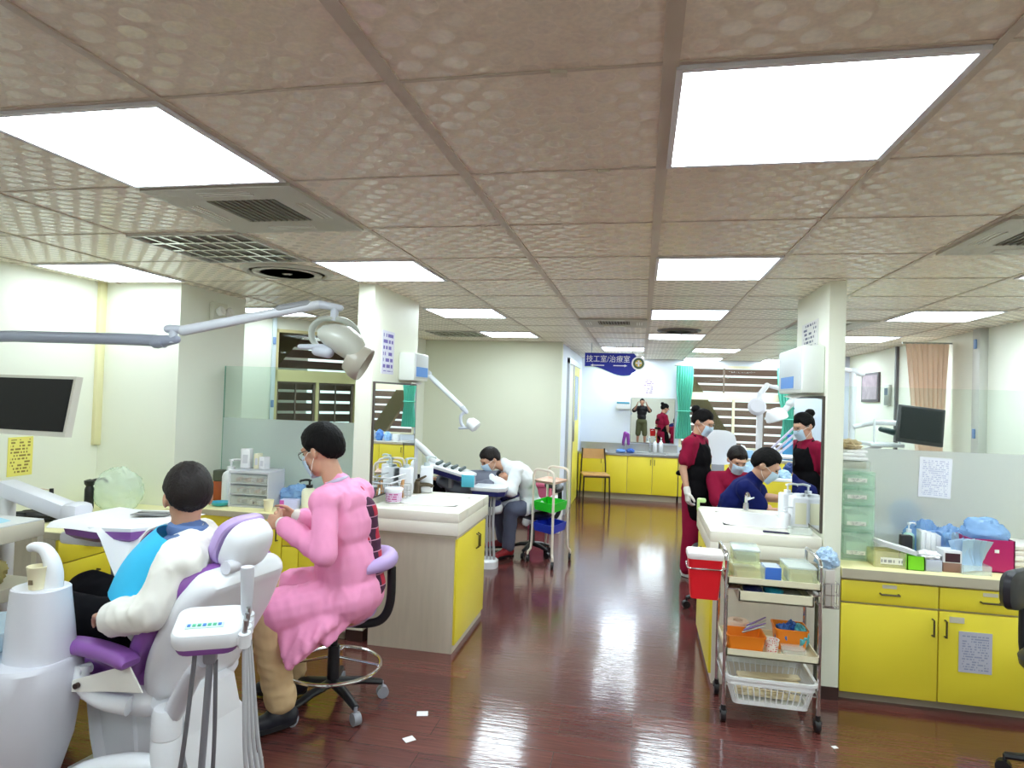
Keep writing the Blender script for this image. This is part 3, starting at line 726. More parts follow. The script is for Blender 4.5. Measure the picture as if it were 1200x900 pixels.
# ------------------------------------------------------------------ wall fittings
def mirror(nm, label, x, y0, y1, z0, z1, s):
    t = thing(nm, label, 'mirror', (x, (y0 + y1) / 2, z0))
    MB().bx(x, x + s * .012, y0, y1, z0, z1).build('mirror_back', mat('mirror_edge', (72, 62, 56), .4), t, True)
    MB().bx(x + s * .0125, x + s * .014, y0 + .012, y1 - .012, z0 + .012, z1 - .012).build('mirror_glass', MIRROR, t, True)
mirror('wall_mirror', 'tall mirror on the left fin wall showing the reflected window and green curtain', -1.69, 3.87, 4.66, .90, 1.655, 1)
mirror('wall_mirror', 'tall mirror on the right fin wall showing the back of a maroon uniform', 1.0, 3.84, 4.535, .885, 1.645, -1)
t = thing('wall_mirror', 'wide mirror above the back sink reflecting the people in the aisle', 'mirror', (.19, 10.94, .88))
MB().bx(-.17, .55, 10.935, 10.95, .88, 1.63).build('mirror_back', ALU, t, True); MB().bx(-.16, .54, 10.931, 10.934, .89, 1.62).build('mirror_glass', MIRROR, t, True)
BLUEST = mat('blue_sticker', (44, 128, 214), .4)
def dispenser(label, x, y0, y1, z0, z1, s, st):
    t = thing('paper_towel_dispenser', label, 'dispenser', (x, (y0 + y1) / 2, z0))
    MB().bx(x, x + s * .12, y0, y1, z0, z1, .012).build('dispenser_case', mat('dispenser_white', (226, 230, 222), .4), t, True)
    MB().bx(x + s * .12, x + s * .124, y0 + .015, y1 - .015, z0 + .02, z1 - .012, .001).build('dispenser_front', mat('dispenser_grey', (204, 210, 212), .4), t, True)
    MB().bx(x + s * .124, x + s * .126, y0 + st[0] * (y1 - y0), y0 + st[1] * (y1 - y0), z0 + .03, z0 + .10).build('blue_sticker', BLUEST, t, True)
    MB().grid(lambda u, v: V((x + s * (.05 + .05 * v), y0 + .06 + (y1 - y0 - .12) * u, z0 + .002 - .035 * v * (1 - abs(u - .5)))), 6, 3, .002).build('paper_towel', mat('paper_white', (244, 244, 240), .7), t, True)
dispenser('white paper towel dispenser on the left fin wall above its mirror', -1.69, 4.30, 4.60, 1.675, 1.875, 1, (.1, .9))
dispenser('white paper towel dispenser with blue sticker on the right fin wall', 1.0, 3.86, 4.48, 1.66, 1.93, -1, (.3, .85))
def poster(nm, label, x, y0, y1, z0, z1, s, m, cat='poster'):
    o = MB().bx(0, s * .003, 0, y1 - y0, 0, z1 - z0).build(nm, m); tag(o, label, cat, None, (x, y0, z0)); return o
poster('poster', 'narrow purple printed poster on the left fin wall above the mirror', -1.69, 3.99, 4.20, 1.71, 2.0, 1, printed_mat('purple_poster', (222, 222, 236), (110, 96, 176), 7, 'Z', 2.2, .75, 'Y'))
poster('poster', 'small white hand washing notice on the right fin wall above the dispenser', 1.0, 4.02, 4.40, 1.945, 2.10, -1, printed_mat('hand_notice', (232, 232, 230), (100, 106, 130), 6, 'Z', 3, .5, 'Y'))
o = MB().bx(0, .20, -.003, 0, 0, .27).build('poster', printed_mat('back_notice', (232, 228, 238), (140, 110, 150), 9, 'Z', 3, .6)); tag(o, 'white printed notice on the back wall above the wide mirror', 'poster', None, (.01, 10.949, 1.68))
t = thing('paper_towel_dispenser', 'white paper towel dispenser with blue band on the back wall', 'dispenser', (-.29, 10.9, 1.43))
MB().bx(-.41, -.18, 10.84, 10.949, 1.43, 1.62, .012).build('dispenser_case', WHITE, t, True); MB().bx(-.40, -.19, 10.836, 10.84, 1.52, 1.55).build('blue_band', mat('teal_band', (60, 140, 170), .4), t, True)
# notices and small wall fittings
o = MB().bx(0, .003, 0, .16, 0, .235).build('wall_notice', printed_mat('yellow_notice', (240, 230, 120), (150, 130, 60), 12, 'Z', 3, .5, 'Y')); tag(o, 'yellow printed notice on the left wall below the monitor', 'notice', None, (XL, 3.165, 1.01))
t = thing('wall_socket', 'grey wall socket plate on the pillar side above the counter', 'socket', (-3.07, 3.97, 1.0))
MB().bx(-3.07, -3.062, 3.90, 4.02, .99, 1.055, .003).build('socket_plate', ALU, t, True); MB().bx(-3.063, -3.06, 3.915, 3.94, 1.0, 1.045).bx(-3.063, -3.06, 3.95, 3.972, 1.0, 1.045).bx(-3.063, -3.06, 3.982, 4.004, 1.0, 1.045).build('rocker', mat('dark_rocker', (90, 92, 90), .4), t, True)
t = thing('emergency_light', 'twin lamp emergency light high on the pillar side', 'emergency light', (-3.07, 4.18, 2.1))
MB().bx(-3.07, -3.03, 4.10, 4.26, 2.06, 2.2, .01).build('lamp_case', mat('emergency_case', (222, 222, 206), .4), t, True)
for yy in (4.13, 4.23): MB().lathe([(.001, -.02), (.03, -.012), (.038, .02), (.03, .026), (.001, .02)], (-3.0, yy, 2.13), 16, Matrix.Translation(V((-3.0, yy, 2.13))) @ Matrix.Rotation(R_(70), 4, 'Y') @ Matrix.Translation(V((3.0, -yy, -2.13)))).build('spot_lamp', mat('clear_lamp', (240, 240, 236), .1), t, True)
t = thing('picture_frame', 'small dark framed picture on the right wall far behind the fin wall', 'picture', (2.79, 8.75, 1.78))
MB().bx(2.775, 2.799, 8.42, 9.02, 1.66, 2.02).build('frame', mat('dark_picture_frame', (92, 80, 88), .4), t, True); MB().bx(2.772, 2.775, 8.46, 8.98, 1.69, 1.99).build('picture_sheet', mat('mottled_print', (168, 150, 160), .6, var=.4, vscale=12), t, True)
t = thing('thermostat', 'white wall control box beside the dark post on the right wall', 'wall control', (2.79, 8.1, 1.7))
MB().bx(2.765, 2.799, 8.06, 8.2, 1.62, 1.86, .006).build('control_case', ALU, t, True); MB().bx(2.762, 2.766, 8.08, 8.18, 1.74, 1.82).build('control_screen', mat('blue_grey_screen', (96, 112, 132), .2), t, True)
for z in (2.15, 1.4):
    o = MB().box((0, 0, 0), (.012, .04, .08), 0, .004).build('post_clip', mat('blue_clip', (120, 150, 196), .4)); tag(o, 'small blue clip %s the grey wall post on the right' % ('near the top of' if z > 2 else 'halfway down'), 'clip', None, (2.728, 6.04, z))
for z in (2.05, 1.44):
    o = MB().box((0, 0, 0), (.03, .012, .07), 0, .004).build('post_clip', MATS['blue_clip']); tag(o, 'small blue clip %s the pale steel strip beside the slanted window' % ('high on' if z > 2 else 'lower on'), 'clip', None, tuple(MW @ V((.42, .036, z))), math.atan2(.748, .664))
# hanging sign
SB = mat('sign_blue', (24, 38, 160), .35); SWH = mat('sign_white', (246, 246, 250), .4)
t = thing('hanging_sign', 'blue hanging direction sign with white Chinese lettering and a round emblem', 'sign', (-.38, 8.0, 1.88))
top = [(-.70, 2.155), (-.10, 2.155), (-.06, 2.10), (-.06, 1.98)]
wave = [(-.06 - .06 * k / 4 + 0, 1.965 - .045 * math.sin(PI * k / 8)) for k in range(1, 5)] + [(-.14 - .56 * k / 14, 1.900 + .078 * (k / 14) ** 1.2 - .028 * math.sin(2 * PI * k / 14 * .9 + .3)) for k in range(0, 15)]
poly = top + wave
MB().prism(poly, 7.99, 8.01, 'y').build('sign_board', SB, t, True, smooth=False)
strip = [(x, z) for x, z in wave[4:]]; MB().prism([(x, z - .014) for x, z in strip] + [(x, z - .001) for x, z in reversed(strip)], 7.992, 8.008, 'y').build('white_wave', mat('sign_pale_green', (206, 232, 214), .4), t, True)
em = MB(); em.cyl((-.045, 7.982, 2.035), (-.045, 8.012, 2.035), .085, n=32); e_ = em.build('emblem', SWH, t, True)
MB().cyl((-.045, 7.979, 2.035), (-.045, 7.983, 2.035), .066, n=32).build('emblem_ring', mat('emblem_green', (64, 92, 60), .5), e_, True)
MB().lathe([(.001, 0), (.040, 0), (.046, .002)], (0, 0, 0), 24, Matrix.Translation(V((-.045, 7.978, 2.035))) @ Matrix.Rotation(R_(-90), 4, 'X')).build('emblem_disc', mat('emblem_gold', (206, 178, 82), .5), e_, True)
MB().bx(-.055, -.035, 7.972, 7.976, 2.0, 2.07).bx(-.08, -.01, 7.972, 7.976, 2.03, 2.048).build('emblem_cross', SWH, e_, True)
def arrow(x, d):
    z = 2.003; m = MB(); m.prism([(x - d * .085, z), (x - d * .05, z + .016), (x - d * .05, z + .006), (x + d * .085, z + .006), (x + d * .085, z - .006), (x - d * .05, z - .006), (x - d * .05, z - .016)], 7.984, 7.990, 'y'); m.build('arrow', SWH, t, True, smooth=False)
arrow(-.545, 1); arrow(-.265, -1)
cu = bpy.data.curves.new('lettering', 'FONT'); cu.body = '\u6280\u5de5\u5ba4/\u6cbb\u7642\u5ba4'; cu.size = .092; cu.extrude = .002; cu.align_x = 'CENTER'; cu.space_character = 1.0
to = bpy.data.objects.new('lettering_tmp', cu); COL.objects.link(to); bpy.context.view_layer.update()
me = bpy.data.meshes.new_from_object(to.evaluated_get(bpy.context.evaluated_depsgraph_get())); bpy.data.objects.remove(to)
wd = max(v.co.x for v in me.vertices) - min(v.co.x for v in me.vertices); k_ = .53 / wd
me.transform(PM[t.name].inverted() @ Matrix.Translation(V((-.415, 7.987, 2.05))) @ Matrix.Rotation(R_(90), 4, 'X') @ Matrix.Diagonal((k_, 1.0, 1, 1)))
me.materials.append(SWH); lo = bpy.data.objects.new('lettering', me); COL.objects.link(lo); lo.parent = t
for x in (-.62, -.12): MB().cyl((x, 8.0, 2.15), (x, 8.0, H), .005, n=8).build('hanger_rod', ALU, t, True)
# ------------------------------------------------------------------ curtains
def curtain(label, x0, x1, y, z0, z1, m, tie=None, n=11, amp=.028, flare=0.0, lean=0.0):
    t = thing('curtain', label, 'curtain', ((x0 + x1) / 2, y, z0))
    def fn(u, v):
        z = z1 - (z1 - z0) * v; k = 1.0
        if tie: k = 1 - (1 - tie[1]) * math.exp(-((v - tie[0]) / .22) ** 2)
        k *= 1 - flare * v
        cx = (x0 + x1) / 2 + lean * v; x = cx + (u - .5) * (x1 - x0) * k
        ph = u * n * 2 * PI
        return V((x + .006 * math.sin(ph * 2), y + amp * (.5 + .5 * min(1, v * 4)) * math.sin(ph + .5 * math.sin(3 * v)) , z))
    MB().grid(fn, n * 10, 22, .002).build('drape', m, t, True, ang=80)
    MB().cyl((x0 - .03, y, z1 + .006), (x1 + .03, y, z1 + .006), .008, n=8).build('curtain_rail', ALU, t, True)
    if tie:
        zt = z1 - (z1 - z0) * tie[0]; w = (x1 - x0) * tie[1] * .55
        MB().tube([((x0 + x1) / 2 + w * math.cos(a), y + .05 * math.sin(a), zt) for a in [2 * PI * k / 16 for k in range(16)]], .02, 6, loop=True, flat=.4).build('tie_back', m, t, True)
    return t
TEAL = mat('teal_curtain', (92, 186, 164), .8, var=.1, vscale=6)
curtain('teal curtain tied back at the left side of the back window', .55, .82, 10.84, .98, 2.17, TEAL, (.62, .7), 7, .022)
curtain('teal curtain tied back at the right side of the back window', 2.10, 2.42, 10.84, .98, 2.17, TEAL, (.68, .62), 7, .022, 0, .06)
curtain('peach curtain hanging from the ceiling behind the right glass screen', 2.41, 2.775, 6.62, .6, 2.2, mat('peach_curtain', (248, 220, 196), .8, var=.06, vscale=6), None, 8, .02, .62, .05)
# ------------------------------------------------------------------ people
SKIN = mat('skin', (206, 158, 130), .5, sss=.15, var=.05, vscale=30)
HAIRB = mat('black_hair', (11, 8, 8), .65, spec=.15, var=.3, vscale=120, bump=.5, bscale=160, stretch=(1, 1, .25))
MASK = mat('blue_mask', (206, 230, 250), .7, bump=.15, bscale=90, stretch=(.3, .3, 2))
EYE = mat('dark_eye', (30, 22, 20), .15)
GLOVE = mat('white_glove', (236, 232, 224), .5)

def organic(mb, name, m, parent, vox=.008, smooth=5, wr=0.0, wscale=14.0, wdir=(1, 1, 1), sub=0):
    """join overlapping shapes of mb into one continuous skin and parent it"""
    me = bpy.data.meshes.new(name); me.from_pydata([tuple(p) for p in mb.v], [], mb.f)
    bm = bmesh.new(); bm.from_mesh(me); bmesh.ops.recalc_face_normals(bm, faces=bm.faces[:]); bm.to_mesh(me); bm.free()
    t = bpy.data.objects.new('joining', me); COL.objects.link(t)
    r = t.modifiers.new('r', 'REMESH'); r.mode = 'VOXEL'; r.voxel_size = vox; r.use_smooth_shade = True
    if smooth: s = t.modifiers.new('s', 'SMOOTH'); s.factor = .5; s.iterations = smooth
    bpy.context.view_layer.update()
    out = bpy.data.meshes.new_from_object(t.evaluated_get(bpy.context.evaluated_depsgraph_get())); bpy.data.objects.remove(t); out.name = name
    if wr:
        nrm = [v.normal.copy() for v in out.vertices]
        for v, n in zip(out.vertices, nrm):
            p = V((v.co.x * wdir[0], v.co.y * wdir[1], v.co.z * wdir[2])) * wscale
            k = 1 - abs(noise.noise(p)) * 2.2; k2 = noise.noise(p * 2.3 + V((5, 1, 2)))
            v.co += n * (wr * (max(-.6, k) + .5 * k2 - .45))
    if parent is not None: out.transform(PM[parent.name].inverted())
    out.polygons.foreach_set('use_smooth', [True] * len(out.polygons))
    out.materials.clear(); out.materials.append(m)
    o = bpy.data.objects.new(name, out); COL.objects.link(o)
    if parent is not None: o.parent = parent; PM[o.name] = PM[parent.name]
    return o

def hand(mb, w, d, n, thumb, curl=.5, k=1.0, infl=0.0, spread=.16):
    """w wrist, d along the hand, n palm normal, thumb = side the thumb leaves from; fingers bend towards n"""
    w = V(w); d = V(d).normalized(); n = V(n); n = (n - d * n.dot(d)).normalized(); s = V(thumb); s = (s - d * s.dot(d) - n * s.dot(n)).normalized()
    P = lambda a, b, c: w + d * (a * k) + s * (b * k) + n * (c * k)
    mb.cap(P(.0, 0, 0), P(.03, 0, 0), .024 * k + infl, .028 * k + infl, .7, n)
    for b in (-.026, -.009, .009, .026): mb.cap(P(.02, b * .8, 0), P(.082, b, 0), .014 * k + infl, .0125 * k + infl)
    for i, (b, L) in enumerate(((.027, .066), (.009, .076), (-.009, .071), (-.027, .056))):
        p = P(.082, b, 0); a = 0.0
        for j, q in enumerate((.46, .31, .23)):
            a += curl * (.85 if j == 0 else 1.05)
            dd = (d * math.cos(a) + n * math.sin(a) + s * (b * spread * 20 * (1 - curl * .6) * .3)).normalized()
            e = p + dd * (L * q * k); mb.cap(p, e, (.0092 - j * .0008) * k + infl, (.0085 - j * .0008) * k + infl, n=10, m=3); p = e
    p = P(.022, .026, .004)
    for dd, L, r in ((d * .55 + s * .8 + n * .25, .036, .0125), (d * .8 + s * .45 + n * .35, .030, .0105), (d * .9 + s * .1 + n * .4, .024, .009)):
        e = p + dd.normalized() * L * k; mb.cap(p, e, r * k + infl, (r - .001) * k + infl, n=10, m=3); p = e
    return mb

def head_frame(c, f, up=(0, 0, 1)):
    f = V(f).normalized(); u = V(up); u = (u - f * u.dot(f)).normalized(); s = f.cross(u)   # s: the person's right
    c = V(c); return c, f, s, u
def head_mesh(mb, HF, k=1.0):
    c, f, s, u = HF
    R = Matrix((f, s, u)).transposed()
    P = lambda a, b, h: c + (f * a + s * b + u * h) * k
    B = lambda p, r: mb.ball(P(*p), [x * k for x in r], R)
    B((-.008, 0, .022), (.094, .074, .092)); B((.022, 0, -.045), (.066, .058, .066)); B((.042, 0, -.085), (.038, .034, .026))
    B((.05, 0, .02), (.042, .06, .045))
    mb.cap(P(.086, 0, .015), P(.106, 0, -.026), .0095 * k, .014 * k); B((.096, .010, -.030), (.011, .009, .008)); B((.096, -.010, -.030), (.011, .009, .008))
    mb.cap(P(.083, -.016, -.056), P(.083, .016, -.056), .0085 * k, .0085 * k); mb.cap(P(.081, -.013, -.067), P(.081, .013, -.067), .009 * k, .009 * k)
    mb.cap(P(.079, -.045, .032), P(.089, -.012, .034), .009 * k, .009 * k); mb.cap(P(.079, .045, .032), P(.089, .012, .034), .009 * k, .009 * k)
    for b in (-1, 1):
        B((.058, b * .040, -.018), (.03, .022, .022))
        mb.ball(P(-.012, b * .076, -.008), (.020 * k, .010 * k, .031 * k), R @ Matrix.Rotation(b * R_(-18), 3, 'Z'))
def eyes(HF, par, k=1.0):
    c, f, s, u = HF; R = Matrix((f, s, u)).transposed()
    for b in (-1, 1):
        m = MB(); m.ball(c + (f * .080 + s * b * .031 + u * .012) * k, (.010 * k, .013 * k, .006 * k), R); m.build('eye', EYE, par, True)
def sst(x, a, b):
    t = min(1, max(0, (x - a) / (b - a))); return t * t * (3 - 2 * t)
def hair(HF, par, m=None, k=1.0, front=.60, side=.08, back=-.55, vol=.15, top=.0, bald=None, seed=0.0):
    c, f, s, u = HF; mb = MB(); n, mm = 96, 64
    rows = []
    for i in range(mm + 1):
        t = PI * i / mm; ring = []
        for j in range(n):
            a = 2 * PI * j / n; df, ds, du = math.sin(t) * math.cos(a), math.sin(t) * math.sin(a), math.cos(t)
            line = side + (front - side) * sst(df, .25, .78) if df > 0 else side + (back - side) * sst(-df, .12, .6)
            line += .07 * noise.noise(V((df * 6 + seed, ds * 6, du * 3))) + .06 * noise.noise(V((df * 22 + seed, ds * 22, 2)))
            h = sst(du - line, -.05, .05); h2 = sst(du - line, .0, .42)
            st = noise.noise(V((df * 14 + seed, ds * 14, du * 3.5))) + .6 * noise.noise(V((df * 34, ds * 34 + seed, du * 7)))
            r = .90 + h * .125 + h2 * (vol - .01 + top * sst(du, .3, 1)) + h * .028 * st  # below the hairline the shell sinks inside the skull
            if bald and h > 0: 
                q = (V((df, ds, du)) - V(bald).normalized()).length; r -= .17 * (1 - sst(q, .05, .36)) * (.72 + .5 * noise.noise(V((df * 16, ds * 16, du * 16))))
            ring.append(c + (f * (-.008 + .094 * r * df) + s * (.074 * r * ds) + u * (.022 + .092 * r * du)) * k)
        rows.append(ring)
    mb.rings(rows, True, False)
    return mb.build('hair', m or HAIRB, par, True, ang=80)
def mask(HF, par, k=1.0, loops=True):
    c, f, s, u = HF
    def fn(a, b):
        az = (a - .5) * 2.05; h = -.002 - .088 * b; r = 1.0 + .10 * math.sin(PI * b) * math.cos(az)
        bulge = .016 * math.exp(-((b - .2) / .3) ** 2) * max(0, math.cos(az * 1.5))
        return c + (f * (.012 + (.076 * r) * math.cos(az) + bulge + .012 * (1 - b)) + s * (.071 * r * math.sin(az) * (1 - .12 * b)) + u * (h - .018 * (b) * math.cos(az) + .0)) * k
    o = MB().grid(fn, 22, 10, .003).build('face_mask', MASK, par, True, ang=80)
    if loops:
        for e in (0, 1):
            q = MB(); b = 1 if e else -1
            ear = c + (f * -.03 + s * b * .082 + u * -.005) * k
            q.tube([fn(e, .1), (fn(e, .1) + ear) / 2 + u * .012 * k + s * b * .006, ear], .0016 * k, 6); q.tube([fn(e, .9), (fn(e, .9) + ear) / 2 + s * b * .008 - u * .008, ear], .0016 * k, 6)
            q.build('ear_loop', GLOVE, o, True)
    return o
def glasses(HF, par, m=None, k=1.0):
    c, f, s, u = HF; q = MB(); P = lambda a, b, h: c + (f * a + s * b + u * h) * k
    for b in (-1, 1):
        q.tube([P(.104 - .01 * abs(math.cos(t)), b * .034 + .026 * math.cos(t), .008 + .019 * math.sin(t)) for t in [2 * PI * i / 20 for i in range(20)]], .0017, 6, loop=True)
        q.tube([P(.094, b * .061, .014), P(.05, b * .077, .016), P(-.015, b * .080, .012), P(-.03, b * .079, -.006)], .0018, 6)
    q.tube([P(.103, -.009, .012), P(.106, 0, .014), P(.103, .009, .012)], .0016, 6)
    return q.build('eyeglasses', m or mat('dark_spectacle_frame', (40, 38, 44), .3, metal=.6), par, True)

class J_: pass
def person(label, pel, chest, neck, headc, hf, fd, sh, arms, legs, hup=(0, 0, 1), k=1.0, vox=.008, shw=.185, hands=None, hairkw=None, girth=1.0, hk=1.0):
    """pel chest neck head: spine points; fd: the way the torso faces; arms {'L':(elbow,wrist)}; legs {'L':(knee,ankle,toe)}"""
    j = J_(); fd = V((fd[0], fd[1], fd[2] if len(fd) > 2 else 0)).normalized(); j.fd = fd
    pel, chest, neck = V(pel), V(chest), V(neck); j.pel, j.chest, j.neck = pel, chest, neck; j.k = k; j.g = girth
    ax = (neck - pel).normalized(); front = (fd - ax * fd.dot(ax)).normalized(); j.front = front; j.ax = ax
    left = V((-fd.y, fd.x, 0)) if abs(fd.z) < .5 else ax.cross(front); j.left = left
    sh_c = V(sh); j.S = {'L': sh_c + left * shw * k, 'R': sh_c - left * shw * k}; j.Hp = {'L': pel + left * .085 * k, 'R': pel - left * .085 * k}
    j.arms = {q: [V(p) for p in a] for q, a in arms.items()}; j.legs = {q: [V(p) for p in a] for q, a in legs.items()}
    mb = MB(); j.HF = head_frame(headc, hf, hup); j.hk = k * hk
    torso(mb, j, 0.0); mb.cap(neck - ax * .03, V(headc) - j.HF[3] * .04 * k - j.HF[1] * .012, .056 * k, .050 * k)
    head_mesh(mb, j.HF, j.hk)
    for q in arms:
        e, w = j.arms[q]; S = j.S[q]; mb.cap(S, e, .047 * k, .037 * k); mb.cap(e, w, .037 * k, .025 * k); mb.cap(e + (w - e) * .05, e + (w - e) * .45, .037 * k, .033 * k)
        if hands and q in hands:
            d, n, th, cu = hands[q]; hand(mb, w, d, n, th, cu, k)
    for q in legs:
        kn, an, toe = j.legs[q]; hp = j.Hp[q]; mb.cap(hp, kn, .074 * k, .052 * k); mb.cap(kn, an, .052 * k, .034 * k); mb.cap(kn + (an - kn) * .12, kn + (an - kn) * .4, .054 * k, .046 * k)
        mb.cap(an - V((0, 0, .02)), toe, .036 * k, .026 * k, .8, (0, 0, 1))
    body = organic(mb, 'person', SKIN, None, vox, 4)
    body['label'] = label; body['category'] = 'person'
    # put the origin at the base of the figure
    base = V((pel.x, pel.y, min(v.co.z for v in body.data.vertices)))
    body.data.transform(Matrix.Translation(-base)); body.location = base; PM[body.name] = Matrix.Translation(base)
    j.body = body
    if hairkw is not None: hair(j.HF, body, k=j.hk, **hairkw)
    eyes(j.HF, body, j.hk)
    return j
def torso(mb, j, inf, top=True, low=True, fwd=0.0, nk=True):
    k, f, L, ax = j.k, j.front, j.left, j.ax; g = j.g; off = f * fwd
    R = Matrix((f, L, ax)).transposed()
    E = lambda c, r: mb.ball(V(c) + off, (r[0] * k * g + inf, r[1] * k + inf, r[2] * k + inf), R)
    mid = (j.pel + j.chest) / 2
    if low: E(j.pel + ax * .0, (.105, .155, .105))
    E(mid, (.100 , .135, .15))
    E(j.chest, (.105, .155, .155))
    if top:
        shc = (j.S['L'] + j.S['R']) / 2
        E(shc - ax * .035, (.085, .165, .085))
        for q in ('L', 'R'): mb.cap(shc + off, j.S[q] + off * .6, .065 * k + inf, .052 * k + inf)
        if nk: mb.cap(shc, j.neck + ax * .01, .075 * k + inf * .6, .056 * k + inf * .4)
def sleeves(mb, j, inf, upto=1.0, short=False, cuff=None):
    for q, (e, w) in j.arms.items():
        S = j.S[q]; k = j.k
        if short: mb.cap(S, S + (e - S) * upto, .052 * k + inf, .052 * k + inf * 1.3)
        else:
            mb.cap(S, e, .050 * k + inf, .044 * k + inf); t = e + (w - e) * upto; mb.cap(e, t, .044 * k + inf, (cuff or .034) * k + inf)
def trousers(mb, j, inf, upto=.93, wide=0.0):
    k = j.k; R = Matrix((j.front, j.left, j.ax)).transposed()
    mb.ball(j.pel, (.108 * k * j.g + inf, .16 * k + inf, .115 * k + inf), R)
    for q, (kn, an, toe) in j.legs.items():
        hp = j.Hp[q]; mb.cap(hp, kn, .080 * k + inf, .060 * k + inf + wide * .5); t = kn + (an - kn) * upto; mb.cap(kn, t, .060 * k + inf + wide * .5, .046 * k + inf + wide)
def shoes(j, m, sole=None, up=.02):
    for q, (kn, an, toe) in j.legs.items():
        d = (toe - an); d.z = 0; d.normalize(); z0 = an.z - .085 * j.k; mb = MB(); k = j.k
        heel = V((an.x, an.y, z0)) - d * .035 * k; tip = V((an.x, an.y, z0)) + d * .175 * k
        mb.cap(heel + V((0, 0, .045 * k)), heel + d * .08 * k + V((0, 0, .055 * k)), .042 * k, .042 * k)
        mb.cap(heel + d * .07 * k + V((0, 0, .042 * k)), tip + V((0, 0, .03 * k)), .042 * k, .030 * k); mb.cap(heel + d * .03 + V((0, 0, .06 * k)), an + V((0, 0, up)), .042 * k, .042 * k)
        mb.cap(heel + V((0, 0, .02 * k)), tip + V((0, 0, .018 * k)), .038 * k, .036 * k, .45, (0, 0, 1))
        sh_ = organic(mb, 'shoe', m, j.body, .006, 3)
        s = d.cross(V((0, 0, 1))); so = MB()
        pts = []
        for i in range(24):
            a = 2 * PI * i / 24; l = math.cos(a); w = math.sin(a)
            pts.append((heel + tip) / 2 + d * (l * ((tip - heel).length / 2 + .036 * k)) + s * (w * (.043 * k + .004 * l)))
        so.rings([[V((p.x, p.y, z0 + .001)) for p in pts], [V((p.x, p.y, z0 + .022 * k)) for p in pts]])
        so.build('sole', sole or BLACK, sh_, True)
# ------------------------------------------------------------------ dental chairs and units
PUR = mat('purple_upholstery', (142, 88, 168), .38, var=.06, vscale=10); PURL = mat('lilac_upholstery', (186, 160, 214), .42)
NAVYU = mat('navy_upholstery', (40, 44, 110), .4)
GREYW = mat('grey_white_enamel', (214, 214, 222), .35, coat=.15)
GREYM = mat('mid_grey_plastic', (150, 152, 160), .4); HOSE = mat('grey_hose', (178, 178, 182), .45); HOSED = mat('dark_grey_hose', (112, 112, 118), .45)
def rounded(mb, prof_pts, half, bev, axis='y'):
    """prism from a side profile (x,z), rounded across its width"""
    rs = []
    cx = sum(p[0] for p in prof_pts) / len(prof_pts); cz = sum(p[1] for p in prof_pts) / len(prof_pts)
    def ring(y, ins):
        out = []
        for x, z in prof_pts:
            d = V((x - cx, 0, z - cz)); L = d.length
            out.append(V((x, y, z)) - d * (ins / L if L > 1e-5 else 0))
        return out
    for a in (0, 25, 50, 75, 90): rs.append(ring(-half + bev * (1 - math.sin(R_(a))), bev * (1 - math.cos(R_(90 - a)) if False else bev and (1 - math.sin(R_(a))) * 1.0)))
    for a in (90, 75, 50, 25, 0): rs.append(ring(half - bev * (1 - math.sin(R_(a))), bev * (1 - math.sin(R_(a)))))
    return mb.rings(rs)
def slab_path(path, thick, half, bev, mb=None, oval=0.0):
    """upholstered slab following a side path of (x,z), thick below the path"""
    pts = [V((x, 0, z)) for x, z in path]; pts, _ = spline(pts, 5)
    rs = []
    n = len(pts)
    for i, p in enumerate(pts):
        d = (pts[min(i + 1, n - 1)] - pts[max(i - 1, 0)]).normalized(); up = V((-d.z, 0, d.x))
        if up.z < 0 and abs(up.z) > .05: up = -up
        e = min(1.0, min(i, n - 1 - i) / 3.0); e = math.sqrt(1 - (1 - e) ** 2) * .6 + .4
        h, th = half * (.86 + .14 * e) * (1 - oval + oval * math.sin(PI * (.12 + .76 * i / (n - 1)))), thick * e; b = min(bev, th * .48); ring = []
        mid = p - up * thick * .5
        for sx, sz, a0 in ((1, 1, 0), (-1, 1, 90), (-1, -1, 180), (1, -1, 270)):
            for k in range(5):
                a = R_(a0 + k * 22.5); ring.append(mid + V((0, 1, 0)) * (sx * (h - b) + b * math.cos(a)) + up * (sz * (th / 2 - b) + b * math.sin(a)))
        rs.append(ring)
    return (mb or MB()).rings(rs)
def shift_x(t, dx):
    t.location.x += dx; PM[t.name] = Matrix.Translation(V((dx, 0, 0))) @ PM[t.name]
